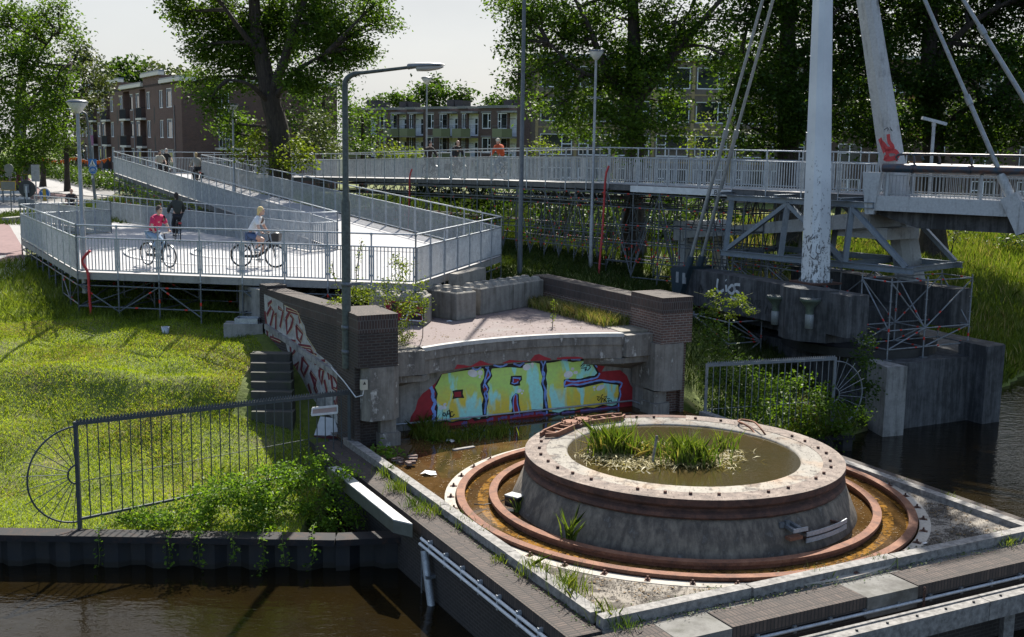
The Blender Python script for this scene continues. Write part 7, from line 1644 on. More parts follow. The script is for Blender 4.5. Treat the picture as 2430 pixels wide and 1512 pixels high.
# litter
def rag(lab, x, y, z, s, mat=None):
    p = G(x, y, z); t = thing('litter', lab, 'litter', p, 'litter'); c = MB(); R5 = random.Random(x); n = 9
    ring_ = [p+Vector((s*math.cos(a)*R5.uniform(.4, 1.1), s*math.sin(a)*R5.uniform(.4, 1.1), R5.uniform(.005, s*.35))) for a in np.linspace(0, 2*PI, n+1)[:-1]]
    for i in range(n): c.face([p+Vector((0, 0, s*.3)), ring_[i], ring_[(i+1) % n]])
    c.build('scrap', mat or WHITE, t)
rag('crumpled white paper beside the free standing block', 1066, 763, ROADZ, .1); rag('white plastic scrap in the grass at the painted wall', 1070, 1047, 2.67, .14); rag('white plastic bag floating in the puddle left of the rails', 1018, 1125, 2.66, .22); rag('small white scrap in the puddle near the left timber kerb', 985, 1158, 2.66, .12); rag('pale scrap on the near side of the ring water', 1665, 1378, 2.67, .16); rag('white scrap in the lit pier corner at the right', 2195, 1290, 2.72, .07)
t = thing('driftwood', 'grey plank floating at the edge of the puddle under the wall', 'plank', G(1080, 1047, 2.66)); c = MB(); c.beam(G(1075, 1068, 2.67), G(1125, 1060, 2.67), .1, .03); c.build('plank', TIMBER, t)
t = thing('brick_heap', 'heap of loose bricks and slabs at the left pillar foot', 'rubble', G(950, 1095, 2.66)); c = MB()
for k in range(9): p = G(935+rng.uniform(0, 45), 1085+rng.uniform(0, 22), 2.68); c = MB(); c.box(p+Vector((0, 0, .03*(k % 3))), (.21, .1, .065), rng.uniform(0, 3)); c.build('brick', BRK_RED, t)
# concrete box and steel frame in the lawn
p = GT(575, 800); t = thing('utility_box', 'low concrete block with an open steel frame on top, in the grass before the platform', 'utility box', p)
c = MB(); c.box(p+Vector((0, .3, .1)), (1.1, .6, .55), .1); c.build('block', CONC, t)
c = MB()
for dx, dy, sx, sy in ((0, -.22, .66, .04), (0, .22, .66, .04), (-.31, 0, .04, .4), (.31, 0, .04, .4)): c.box(p+Vector((.1+dx, .3+dy, .45)), (sx, sy, .15), .0)
c.build('steel_frame', GALV, t)
p = GT(655, 1330-0) if False else GT(650, 795-50); t = thing('bucket', 'small grey bucket lying in the shaded grass under the platform', 'bucket', GT(650/1.0*.0+393, 792)); p = GT(393, 792); c = MB(); c.lathe(p, [(.09, 0), (.12, .2), (.11, .2), (.085, .01)], 14); c.build('bucket', GALV, t)

# fallen leaves, grit and scum
def scatter(name, n, fn, size, mat, flat=6, aspect=.6):
    P = np.array([tuple(fn(NR.rand(), NR.rand())) for _ in range(n)]); o = leaf_mesh(name, P, size, mat, None, flat=flat, aspect=aspect); return stuff(o)
def deckpt(a, b):
    while True:
        x, y = NR.uniform(-4.7, 4.7), NR.uniform(-4.55, .5)
        if math.hypot(x, y) > 5.0 and NR.rand() < .25+.75*(math.sin(x*3+y*1.7)*math.sin(y*2.3-x) > 0): return uv(x, y, 2.726)
GRIT = plain('dark_grit', (.05, .038, .026), .95, 0, .5, 40); DRYL = plain('dry_leaf', (.2, .13, .06), .9, 0, .5, 30)
scatter('deck_grit', 2600, deckpt, .03, GRIT); scatter('fallen_leaves', 220, deckpt, .06, DRYL, 3)
def edgept(a, b):
    k = NR.randint(0, 3); t_ = NR.uniform(-4.8, 4.8); o = abs(NR.normal())*.1
    return uv(-4.98-o*.9, t_, 2.695) if k == 0 else (uv(t_, -4.88-o, 2.70) if k == 1 else uv(t_, -4.6+o*1.5, 2.73))
scatter('edge_grit', 2200, edgept, .035, GRIT); scatter('edge_moss', 900, edgept, .05, LEAF_H, 2)
def pudpt(a, b):
    while True:
        x, y = NR.uniform(-4.7, 2.5), NR.uniform(.2, 7.4)
        if math.hypot(x, y) > 4.9 and NR.rand() < .15+.85*(math.sin(x*2.1+y)*math.sin(y*1.9-x*.7) > .2): return uv(x, y, 2.659)
scatter('floating_scum', 900, pudpt, .045, DRYL, 30)
def grvpt(a, b):
    t_ = NR.uniform(0, 2*PI); r = NR.uniform(4.05, 4.5) if NR.rand() < .6 else NR.uniform(3.62, 3.82); return uv(r*math.cos(t_), r*math.sin(t_), 2.659)
scatter('ring_water_scum', 900, grvpt, .04, DRYL, 30)
scatter('road_leaves', 260, lambda a, b: uv(lerp(-2.6, 2.8, a)-.3, lerp(7.8, 12.5, b*b), ROADZ+.012), .06, DRYL, 4)
scatter('drum_top_grit', 700, lambda a, b: uv(*(lambda t_, r: (r*math.cos(t_), r*math.sin(t_)))(a*2*PI, 2.5+.75*b), 3.708), .03, GRIT)
# ---------------------------------------------------------------- bicycles and riders
def skin(verts, edges, rad, sub=1):
    me = bpy.data.meshes.new('tmp'); me.from_pydata([Vector(v) for v in verts], edges, []); o = bpy.data.objects.new('tmp', me); COL.objects.link(o)
    o.modifiers.new('s', 'SKIN'); sv = me.skin_vertices[0].data if me.skin_vertices else None
    if sv is None:
        bpy.context.view_layer.objects.active = o; bpy.context.view_layer.update(); sv = me.skin_vertices[0].data
    for i, r in enumerate(rad):
        sv[i].radius = r if isinstance(r, tuple) else (r, r); sv[i].use_root = i == 0
    s_ = o.modifiers.new('u', 'SUBSURF'); s_.levels = sub; s_.render_levels = sub
    dg = bpy.context.evaluated_depsgraph_get(); m2 = bpy.data.meshes.new_from_object(o.evaluated_get(dg))
    c = MB(); c.v = [v.co.copy() for v in m2.vertices]; c.f = [list(p.vertices) for p in m2.polygons]; c.sm = [True]*len(c.f); c.mi = [0]*len(c.f); c.uv = [(0, 0)]*sum(len(f) for f in c.f)
    bpy.data.objects.remove(o); bpy.data.meshes.remove(me); bpy.data.meshes.remove(m2); return c
SKINM = plain('skin', (.5, .3, .22), .55, 0, .1); RUB = plain('tyre_rubber', (.012, .012, .012), .7); CHROME = galv('chrome', (.5, .5, .5), .2, .9, .25)
def bike(lab, pos, hd, frame=(.01, .012, .015), basket=False, panniers=None, group='bicycles on the ramp', step=True, light=False):
    t = thing('bicycle', lab, 'bicycle', pos, group, math.atan2(hd[1], hd[0])); ORG[t.name] = Vector()
    FM = plain('bike_frame_%d%d%d' % tuple(int(x*99) for x in frame), frame, .35, .2)
    r = .345; RA_, FA = Vector((-.53, 0, r)), Vector((.58, 0, r))
    for A in (RA_, FA):
        c = MB(); c.tube([A+Vector((r*math.cos(a), 0, r*math.sin(a))) for a in np.linspace(0, 2*PI, 33)[:-1]], .021, 7, closed=True); w_ = c.build('wheel', RUB, t)
        c = MB(); c.tube([A+Vector((.315*math.cos(a), 0, .315*math.sin(a))) for a in np.linspace(0, 2*PI, 33)[:-1]], .011, 5, closed=True); c.build('rim', CHROME if not basket else DARK, w_)
        c = MB()
        for k in range(14): a = k*PI/7; c.tube([A+Vector((0, .02*(-1)**k, 0)), A+Vector((.31*math.cos(a), 0, .31*math.sin(a)))], .0022, 3)
        c.tube([A-Vector((0, .05, 0)), A+Vector((0, .05, 0))], .028, 8); c.tube([A+Vector((.07*math.cos(a), .03, .07*math.sin(a))) for a in np.linspace(0, 2*PI, 13)[:-1]], .008, 4, closed=True); c.build('spokes', GALV, w_)
    BBp, ST, HT, HB = Vector((-.02, 0, .30)), Vector((-.2, 0, .82)), Vector((.4, 0, .86)), Vector((.44, 0, .72))
    c = MB(); c.tube([BBp, ST], .02, 7); c.tube([BBp, lerp(BBp, HB, .5)-Vector((0, 0, .05)), HB], .034, 8); c.tube([lerp(BBp, ST, .45 if step else .9), HT], .02, 7)
    for s in (-1, 1): c.tube([RA_+Vector((0, .055*s, 0)), BBp+Vector((0, .04*s, 0))], .013, 5); c.tube([RA_+Vector((0, .055*s, 0)), lerp(BBp, ST, .88)], .011, 5)
    c.build('frame', FM, t)
    c = MB()
    for s in (-1, 1): c.tube([FA+Vector((0, .055*s, 0)), HB+Vector((.03, .05*s, .02))], .014, 6)
    c.tube([HB+Vector((.0, 0, 0)), HT+Vector((-.03, 0, .1))], .022, 7); c.build('fork', FM, t)
    c = MB(); c.tube([Vector((.26, -.3, 1.07)), Vector((.36, -.2, 1.08)), Vector((.37, 0, 1.04)), Vector((.36, .2, 1.08)), Vector((.26, .3, 1.07))], .014, 6); c.tube([Vector((.37, 0, .96)), Vector((.37, 0, 1.05))], .018, 6); c.build('handlebar', BLACK, t)
    c = MB(); c.tube([ST, Vector((-.23, 0, .93))], .015, 6); c.sphere((-.25, 0, .955), .13, 10, 6, (1.05, .6, .28)); c.build('saddle', BLACK, t)
    for A in (RA_, FA):
        c = MB(); rr = r+.03
        for s in (0,): c.grid([[A+Vector((rr*math.cos(a), y, rr*math.sin(a))) for y in (-.03, 0, .03)] for a in np.linspace(.25 if A is RA_ else .9, 2.9, 14)]); c.build('mudguard', FM, t)
    c = MB(); c.box((-.55, 0, .78), (.4, .13, .02))
    for s in (-1, 1): c.tube([RA_+Vector((0, .06*s, 0)), Vector((-.5, .06*s, .78))], .007, 4); c.tube([RA_+Vector((0, .06*s, 0)), Vector((-.72, .06*s, .78))], .007, 4)
    c.build('carrier', BLACK, t)
    c = MB(); c.tube([BBp+Vector((.09*math.cos(a), -.05, .09*math.sin(a))) for a in np.linspace(0, 2*PI, 17)[:-1]], .012, 5, closed=True); c.box((-.27, -.05, .33), (.5, .02, .09)); c.build('chain_guard', BLACK, t)
    for s, dz in ((1, -.16), (-1, .16)):
        c = MB(); c.tube([BBp+Vector((0, .06*s, 0)), BBp+Vector((.05, .08*s, dz))], .01, 5); c.box(BBp+Vector((.05, .14*s, dz)), (.1, .1, .025)); c.build('pedal', DARK, t)
    if basket:
        c = MB(); rows = [[Vector((.62+x*k, y*k, z)) for x, y in ((-.13, -.17), (.13, -.17), (.13, .17), (-.13, .17))] for k, z in ((.8, .82), (1, 1.06))]; c.grid(rows, True, False); c.face(rows[0]); c.sphere((.62, 0, 1.04), .15, 10, 6, (.9, 1.1, .5)); c.build('basket', BLACK, t)
    if panniers:
        for s in (-1, 1): c = MB(); c.box((-.56, .15*s, .58), (.32, .13, .32)); c.build('pannier', plain('pannier_%d' % int(panniers[0]*99), panniers, .8), t)
    if light: c = MB(); c.box((-.77, 0, .74), (.03, .12, .06)); c.build('rear_light', RED, t)
    return t
def person(lab, pos, hd, shirt, legs, hair, hairlen=.1, shorts=False, lean=.28, look=0.0, cap=None, long_sleeve=False, female=False, group='people on the ramp', bald=False, beard=None, scale=1.0):
    t = thing('person', lab, 'person', pos, group, math.atan2(hd[1], hd[0])); ORG[t.name] = Vector(); t.scale = (scale,)*3
    hip = Vector((-.22, 0, 1.03)); sh = hip+Vector((lean, 0, .48)); nk = sh+Vector((.04, 0, .1)); hc = nk+Vector((.06, 0, .15)); wv = .9 if female else 1.0
    V_ = []; E_ = []; R_ = []
    def add(p, r, par=None):
        V_.append(Vector(p)); R_.append(r)
        if par is not None: E_.append((par, len(V_)-1))
        return len(V_)-1
    def limbs(which):
        V_.clear(); E_.clear(); R_.clear()
        g = {'body': 0.0, 'shirt': .034, 'legs': .022}[which]
        h0 = add(hip, (.15*wv+g, .12+g))
        if which in ('body', 'shirt'):
            a = add(lerp(hip, sh, .4)+Vector((-.03, 0, 0)), (.14*wv+g, .11+g), h0); b = add(lerp(hip, sh, .82)+Vector((-.02, 0, 0)), (.17*wv+g, .115+g), a)
            n_ = add(nk, .055+(g*.6), b)
            if which == 'body': add(nk+Vector((.03, 0, .08)), .05, n_)
            for s in (-1, 1):
                S = sh+Vector((-.0, .185*wv*s, .0)); El = Vector((lerp(S.x, .27, .52)-.02, .29*s, lerp(S.z, 1.1, .56)-.03)); H = Vector((.255, .28*s, 1.10))
                i = add(S, .062+g, b); j = add(lerp(S, El, .75 if which == 'shirt' and not long_sleeve else 1), .045+g*1.0, i)
                if which == 'body' or long_sleeve: k = add(lerp(El, H, .9), .03+g*.8, j) 
        if which in ('body', 'legs'):
            for s, ped in ((1, Vector((.03, .13, .2))), (-1, Vector((.03, -.13, .52)))):
                Hp = hip+Vector((.02, .09*s, -.04)); Kn = Vector((.20 if s > 0 else .25, .11*s, .66 if s > 0 else .88))
                i = add(Hp, .085+g, h0); j = add(lerp(Hp, Kn, .55), .082*wv+g, i)
                if which == 'legs' and shorts: continue
                k = add(Kn, .058+g, j); m = add(lerp(Kn, ped+Vector((-.05, 0, .08)), .35), .054+g, k); e = add(ped+Vector((-.06, 0, .09)), .036+g*1.2, m)
        return skin(list(V_), list(E_), list(R_))
    b = limbs('body')
    b.sphere(hc, .1, 14, 10, (1.02, .78, 1.22)); b.sphere(hc+Vector((.1, 0, -.01)), .02, 6, 5, (1, .7, 1.3)); b.sphere(hc+Vector((.06, 0, -.09)), .045, 8, 6, (1, .9, .6))
    for s in (-1, 1): b.sphere(hc+Vector((0, .08*s, -.01)), .025, 6, 5, (.6, .4, 1.2))
    for s in (-1, 1):
        H = Vector((.26, .28*s, 1.095)); b.sphere(H+Vector((-.02, 0, .01)), .042, 8, 6, (1.1, .95, .6))
        for k in range(4): y = H.y+(.03-.02*k); b.tube([Vector((H.x+.01, y, H.z+.02)), Vector((H.x+.045-.004*abs(k-1), y, H.z+.005)), Vector((H.x+.04, y, H.z-.03))], [.0095, .009, .008], 5)
        b.tube([Vector((H.x-.02, H.y-.035*s, H.z+.0)), Vector((H.x+.015, H.y-.05*s, H.z-.025))], [.011, .009], 5)
    b.build('body', SKINM, t)
    key = lambda n, c: plain('%s_%d_%d_%d' % (n, *[int(x*200) for x in c]), c, .85, 0, .18, 9)
    limbs('shirt').build('jacket' if long_sleeve else 'shirt', key('cloth', shirt), t)
    limbs('legs').build('shorts' if shorts else 'trousers', key('cloth', legs), t)
    for s, ped in ((1, Vector((.03, .13, .2))), (-1, Vector((.03, -.13, .52)))):
        c = MB(); c.sphere(ped+Vector((.0, 0, .015)), .1, 10, 6, (1.35, .45, .42)); c.build('shoe', key('cloth', (.4, .4, .4) if shorts else (.03, .03, .03)), t)
    if cap:
        c = MB(); c.sphere(hc+Vector((-.005, 0, .035)), .112, 12, 8, (1.0, .82, .95)); c.sphere(hc+Vector((.11, 0, .055)), .07, 8, 5, (1, .9, .14)); c.build('cap', key('cloth', cap), t)
    elif not bald:
        c = MB(); c.sphere(hc+Vector((-.025, 0, .03)), .112, 12, 9, (1.0, .84, 1.12))
        if hairlen > .15:
            for k in range(5): c.sphere(hc+Vector((-.08-.012*k, rng.uniform(-.02, .02), -.05-hairlen*.2*k)), .062, 8, 6, (.8, 1.1, 1.1))
        c.build('hair', key('hair', hair), t)
    else:
        c = MB(); c.sphere(hc+Vector((-.03, 0, -.02)), .1, 10, 7, (.95, .84, .8)); c.build('hair', key('hair', hair), t)
    if beard: c = MB(); c.sphere(hc+Vector((.06, 0, -.1)), .06, 8, 6, (.8, 1, .9)); c.build('beard', key('hair', beard), t)
    c = MB()
    for s in (-1, 1): c.sphere(hc+Vector((.09, .03*s, .02)), .022, 6, 5, (.4, 1.1, .7))
    c.build('sunglasses', BLACK, t)
    return t
def rider(px, py, Y, hd, zf, plab, blab, pk, bk):
    p = V(px, py, Y) if Y else G(px, py, zf); hd = Vector((*hd, 0)).normalized(); p = Vector((p.x, p.y, zf(p) if callable(zf) else zf))
    bike(blab, p, hd, **bk); person(plab, p, hd, **pk); return p
zA = lambda p: 6+1.68*max(0, min(1, (p.y-42.5)/32.8)); zL = lambda p: zdeck(p.y)+.006
zB = lambda p: 7.75+.6*max(0, min(1, (71.5-p.y)/19.5))
rider(375, 631, None, (.83, -.62), 6.008, 'man in a pink polo shirt and pale jeans riding along the front railing', 'black electric bicycle ridden by the man in pink', dict(shirt=(.5, .02, .09), legs=(.2, .3, .42), hair=(.05, .035, .03)), dict(panniers=None))
rider(612, 633, None, (1, -.1), 6.008, 'blonde woman in a white shirt and denim shorts riding right', 'black bicycle with a dark front basket ridden by the woman in white', dict(shirt=(.62, .63, .64), legs=(.06, .1, .2), hair=(.6, .45, .2), hairlen=.22, shorts=True, female=True, lean=.26), dict(basket=True))
rider(421, 571, None, (-.42, .9), 5.98, 'person with long dark hair in a dark green jacket riding away from the camera', 'black bicycle with a red rear light seen from behind', dict(shirt=(.025, .03, .025), legs=(.012, .012, .016), hair=(.02, .014, .01), hairlen=.5, long_sleeve=True, lean=.1, female=True), dict(light=True))
rider(170, 500, 57.5, (.5, -.86), zL, 'bald man in a dark shirt riding in through the street entrance', 'bicycle half hidden behind the entrance railing', dict(shirt=(.015, .016, .022), legs=(.03, .03, .04), hair=(.12, .08, .06), bald=True), dict())
rider(381, 405, 69, (.5, -.86), zA, 'dark haired man in a beige polo shirt riding down the ramp', 'bicycle ridden by the man in beige high on the ramp', dict(shirt=(.42, .39, .32), legs=(.02, .02, .025), hair=(.04, .025, .02), lean=.08, beard=(.04, .025, .02)), dict())
rider(396, 405, 71, (.5, -.86), zA, 'person with long white hair and beard in black, riding behind the man in beige', 'bicycle with a brown saddle bag behind the man in beige', dict(shirt=(.015, .015, .017), legs=(.02, .02, .022), hair=(.5, .48, .44), hairlen=.4, beard=(.5, .48, .44), lean=.1), dict(panniers=(.06, .035, .02)))
rider(466, 426, 67.5, (-.54, .84), zA, 'woman with long blonde hair in a grey top riding up the ramp, seen from behind', 'bicycle with a black pannier and red light climbing the ramp', dict(shirt=(.24, .23, .2), legs=(.015, .015, .018), hair=(.38, .27, .13), hairlen=.55, long_sleeve=True, lean=.1, female=True), dict(panniers=(.012, .012, .014), light=True))
rider(596, 405, 71.5, (.5, -.86), lambda p: 7.72, 'person in black half hidden behind the poplar trunk on the turning platform', 'dark bicycle half hidden behind the poplar trunk', dict(shirt=(.012, .012, .014), legs=(.012, .012, .014), hair=(.02, .016, .012), long_sleeve=True), dict(panniers=(.012, .012, .014)))
rider(1021, 425, 58.6, (.5, -.86), zB, 'dark haired man in a brown black jacket riding right on the upper deck', 'bicycle of the leftmost rider on the upper deck', dict(shirt=(.03, .02, .017), legs=(.03, .03, .04), hair=(.012, .01, .01), long_sleeve=True, lean=.12), dict())
rider(1084, 425, 56.2, (.6, -.8), zB, 'bald man in a black jacket riding right on the upper deck', 'bicycle of the bald rider on the upper deck', dict(shirt=(.012, .013, .018), legs=(.05, .06, .09), hair=(.1, .06, .05), bald=True, long_sleeve=True, lean=.2), dict(panniers=(.02, .02, .025)))
rider(1184, 425, 52.6, (-.6, .8), zB, 'person in an orange jacket and white cap riding left on the upper deck', 'pale blue bicycle of the rider in orange', dict(shirt=(.5, .075, .02), legs=(.15, .2, .28), hair=(.2, .18, .15), cap=(.55, .5, .42), long_sleeve=True, lean=.24), dict(frame=(.1, .2, .3)))
# ---------------------------------------------------------------- lamps, signs and the street on the left
def cone_lamp(lab, px, ptop, Y, zb, hw=.3, spikes=False):
    b = V(px, ptop, Y); zt = b.z; t = thing('street_lamp', lab, 'street lamp', (b.x, b.y, zb), 'street lamps with a cone shaped glass head')
    c = MB(); c.tube([(b.x, b.y, zb), (b.x, b.y, zb+2.2), (b.x, b.y, zb+2.25), (b.x, b.y, zt-.32)], [.085, .085, .062, .05], 10); c.build('pole', galv('lamp_pole', (.3, .31, .32), .35, .6, .4) if 'lamp_pole' not in MATS else MATS['lamp_pole'], t)
    c = MB(); c.lathe((b.x, b.y, zt), [(.05, -.36), (.1, -.34), (hw, -.06), (hw, -.03)], 20); c.build('glass_cone', plain('lamp_glass', (.55, .55, .53), .25, 0, .1), t)
    c = MB(); c.lathe((b.x, b.y, zt), [(hw+.015, -.05), (hw+.02, -.02), (hw*.8, .03), (.001, .05)], 20); c.build('lid', plain('lamp_lid', (.14, .15, .16), .4, .3), t)
    if spikes:
        c = MB(); z = V(px, 232, Y).z
        for k in range(9): a = k*2*PI/9; c.tube([(b.x, b.y, z), (b.x+.3*math.cos(a), b.y+.3*math.sin(a), z-.05+.1*(k % 2))], .008, 4)
        c.build('spike_collar', GALV, t)
cone_lamp('near street lamp with a wide glass cone at the left corner of the lower platform', 183, 240, 34.3, 5.3)
cone_lamp('street lamp with a glass cone standing on the rising ramp beside the poplar', 552, 247, 62, 5.3); cone_lamp('street lamp with a glass cone in front of the row flats behind the riders', 1013, 184, 62.5, 5.3); cone_lamp('tall street lamp with bird spikes at the kink of the upper deck', 1415, 120, 45.2, 5.0, .29, True)
# old curved lamp with two blue signs
b = G(226, 477, 5.3); t = thing('street_lamp', 'leaning grey lamp pole with a bent arm, carrying a crossing sign and a cycle sign', 'street lamp', b)
tp = V(207, 285, b.y); c = MB(); c.tube(smooth_path([b, lerp(b, tp, .5), tp, tp+Vector((-.25, 0, .55)), tp+Vector((-1.0, 0, .75))], 5), [.11]*8+[.07]*13, 9); c.build('pole', GALV_D, t)
c = MB(); c.sphere(tp+Vector((-1.3, 0, .74)), .35, 10, 6, (1, .4, .25)); c.build('lamp_head', GALV, t)
SGN = plain('sign_blue', (.02, .14, .4), .4); 
def sign_pt(px, py, Y): return V(px, py, Y)
s = V(219.5, 387, b.y-.16); Y0 = s.y
c = MB(); c.box(s, (.62, .03, .6)); c.build('crossing_sign', SGN, t); c = MB(); c.face([s+Vector((x, -.018, z)) for x, z in ((-.26, -.22), (.26, -.22), (0, .26))]); c.build('white_triangle', WHITE, t)
c = MB()
for k in range(4): c.face([s+Vector((x, -.021, z)) for x, z in ((-.17+k*.095, -.2), (-.12+k*.095, -.2), (-.1+k*.07, -.1), (-.13+k*.07, -.1))])
c.face([s+Vector((x, -.021, z)) for x, z in ((-.05, -.09), (-.01, .0), (.02, .0), (.07, -.09), (.03, -.05), (.03, .08), (-.03, .08), (-.02, -.03))]); c.sphere(s+Vector((0, -.022, .12)), .028, 8, 5, (1, .2, 1)); c.build('pedestrian_mark', MATS['mural_black'], t)
s = V(220.5, 403.5, b.y-.16)
c = MB(); c.tube([s+Vector((0, .02, 0)), s+Vector((0, -.02, 0))], .31, 24); c.build('cycle_sign', SGN, t)
c = MB()
for dx in (-.12, .12): c.tube([s+Vector((dx+.08*math.cos(a), -.024, -.05+.08*math.sin(a))) for a in np.linspace(0, 2*PI, 17)[:-1]], .011, 4, closed=True)
for p, q in (((-.12, -.05), (-.04, .06)), ((-.04, .06), (.09, .06)), ((.09, .06), (0, -.05)), ((0, -.05), (-.12, -.05)), ((0, -.05), (-.05, .1)), ((.12, -.05), (.08, .12)), ((.08, .12), (.02, .12)), ((-.09, .1), (-.02, .1))): c.tube([s+Vector((p[0], -.024, p[1])), s+Vector((q[0], -.024, q[1]))], .011, 4)
c.tube([s+Vector((.295*math.cos(a), -.022, .295*math.sin(a))) for a in np.linspace(0, 2*PI, 25)[:-1]], .012, 4, closed=True); c.build('bicycle_mark', WHITE, t)
c = MB(); c.box(lerp(b, tp, .3)+Vector((0, -.12, 0)), (.16, .02, .22)); c.build('sticker', WHITE, t)
# round sign seen from behind on a post with boxes
p = V(66, 520, 48); p = Vector((p.x, p.y, 5.2)); t = thing('traffic_sign', 'round road sign seen from behind, black, on a post with two grey boxes', 'traffic sign', p)
z = V(66, 448, 48).z; c = MB(); c.tube([p, (p.x, p.y, z+.1)], .05, 8); c.build('post', GALV, t)
c = MB(); c.tube([(p.x, p.y+.06, z), (p.x, p.y+.1, z)], .36, 24); c.build('disc', DARK, t)
for dx in (-.17, .2): c = MB(); c.box((p.x+dx, p.y-.08, z-.62), (.28, .1, .36)); c.build('box', GALV_D, t)
c = MB(); c.box((p.x, p.y+.03, z+.0), (.22, .05, .36)); c.build('clamp', GALV_D, t)
p = G(27.6, 506, 5.3); t = thing('traffic_sign', 'yellow edged diversion board and small round sign seen from behind, far left', 'traffic sign', p)
Y = p.y; z = V(27, 441, Y).z; c = MB(); c.tube([p, (p.x, p.y, V(24, 395, Y).z)], .04, 8); c.build('post', GALV_D, t)
BACKG = plain('sign_back_grey', (.16, .16, .15), .6, .3); YEL = plain('sign_yellow', (.5, .32, .02), .5)
c = MB(); c.box((p.x-.1, p.y-.06, z), (.92, .03, .56)); c.build('yellow_edge', YEL, t); c = MB(); c.box((p.x-.1, p.y-.08, z), (.86, .03, .5)); c.build('board', BACKG, t)
c = MB(); zz = V(24, 400, Y).z; c.tube([(p.x, p.y-.05, zz), (p.x, p.y-.08, zz)], .29, 20); c.build('disc', BACKG, t); c = MB(); c.box((p.x-.05, p.y-.06, V(24, 415, Y).z), (.42, .03, .2)); c.build('plate', BACKG, t)
p = G(68, 470, 5.3); Y = p.y; t = thing('traffic_sign', 'red edged triangular warning sign and yellow board seen from behind', 'traffic sign', p)
c = MB(); c.tube([p, (p.x, p.y, V(67, 385, Y).z)], .045, 8); c.build('post', GALV_D, t)
a = [V(56, 397, Y-.1), V(79, 397, Y-.1), V(67, 383, Y-.1)]; c = MB(); c.face(a); c.face([q+Vector((0, .03, 0)) for q in a[::-1]]); c.build('red_triangle', plain('sign_red', (.4, .03, .03), .5), t)
cc = (a[0]+a[1]+a[2])/3; c = MB(); c.face([lerp(cc, q, .8)-Vector((0, .02, 0)) for q in a]); c.build('triangle_back', BACKG, t)
q = V(68, 405, Y-.1); c = MB(); c.box(q, (.95, .03, .6)); c.build('yellow_edge', YEL, t); c = MB(); c.box(q-Vector((0, .03, 0)), (.86, .03, .52)); c.build('board', BACKG, t)
p = G(57, 462, 5.3); t = thing('lamp_mast', 'grey lamp mast leaning beside the yellow boards, its top lost in leaves', 'mast', p); c = MB(); c.tube([p, V(52, 350, p.y), V(48, 250, p.y)], .13, 8); c.build('pole', GALV_D, t)
p = G(107, 478, 5.3); t = thing('keep_sign', 'blue keep right disc on a short yellow post at the road island', 'traffic sign', p)
c = MB(); c.lathe(p, [(.14, 0), (.14, .9), (.001, .9)], 10); c.build('post', YEL, t); z = V(107, 460, p.y).z; c = MB(); c.tube([(p.x, p.y, z), (p.x, p.y-.05, z)], .42, 20); c.build('disc', SGN, t)
c = MB(); c.tube([(p.x+.38*math.cos(a), p.y-.06, z+.38*math.sin(a)) for a in np.linspace(0, 2*PI, 21)[:-1]], .03, 5, closed=True); c.beam((p.x-.2, p.y-.06, z+.2), (p.x+.2, p.y-.06, z-.2), .1, .02, Vector((0, 1, 0))); c.build('white_mark', WHITE, t)
t = thing('info_board', 'pale map board on a post behind the yellow signs', 'sign', G(85, 470, 5.3)); q = V(84, 411, 82); c = MB(); c.box(q, (.6, .05, 1.2)); c.tube([q-Vector((0, 0, 2.2)), q], .05, 6); c.build('board', plain('map_board', (.3, .3, .29), .6), t)
# maroon van, road barrier, orange bunting
p = G(8, 470, 5.3)+Vector((-3.4, 8, 0)); t = thing('parked_van', 'maroon van with white lettering at the far left behind the boards', 'van', p)
MAR = plain('maroon_paint', (.1, .008, .02), .3, .1)
c = MB(); c.hexa([p+Vector(v) for v in ((-2.6, 0, .35), (1.2, 0, .35), (1.2, 1.8, .35), (-2.6, 1.8, .35), (-2.5, .05, 2.2), (.9, .05, 2.2), (.9, 1.75, 2.2), (-2.5, 1.75, 2.2))]); c.build('body', MAR, t)
c = MB(); c.hexa([p+Vector(v) for v in ((1.2, 0, .35), (2.0, .1, .35), (2.0, 1.7, .35), (1.2, 1.8, .35), (1.0, .05, 1.9), (1.25, .15, 1.3), (1.25, 1.6, 1.3), (1.0, 1.75, 1.9))]); c.build('bonnet', MAR, t)
for x in (-1.7, 1.2): c = MB(); c.tube([p+Vector((x, -.05, .35)), p+Vector((x, .2, .35))], .35, 16); c.build('wheel', RUB, t)
text('lettering', 'JONG & ZN', .34, p+Vector((.1, -.012, 1.35)), (1, 0, 0), (0, -1, 0), WHITE, t); c = MB(); c.face([p+Vector(v) for v in ((.3, -.01, 1.55), (1.0, -.01, 1.55), (.85, .02, 2.05), (.3, .02, 2.05))]); c.build('side_window', GLASS, t)
t = thing('road_barrier', 'low steel guard rail beside the zebra crossing at the far left', 'guard rail', G(0, 482, 5.3)); a, b = G(-20, 480, 5.85), G(230, 470, 5.85)
a, b = G(-30, 484, 5.3), G(72, 484, 5.3)
for z in (.35, .8): c = MB(); c.beam(a+Vector((0, 0, z)), b+Vector((0, 0, z)), .05, .2); c.build('rail', GALV, t)
for k in range(4): q = lerp(a, b, (k+.5)/4); c = MB(); c.beam(q, q+Vector((0, 0, .95)), .08, .1); c.build('post', GALV_D, t)
t = thing('bunting', 'string of orange pennants hung between the street trees', 'bunting', V(110, 372, 98)); a, b = V(92, 370, 99), V(262, 373, 97); c = MB(); c.tube([lerp(a, b, k/12)-Vector((0, 0, .35*math.sin(PI*((k/6) % 1)))) for k in range(13)], .012, 4); c.build('cord', WHITE, t)
ORAN = plain('orange_flag', (.6, .13, .01), .8)
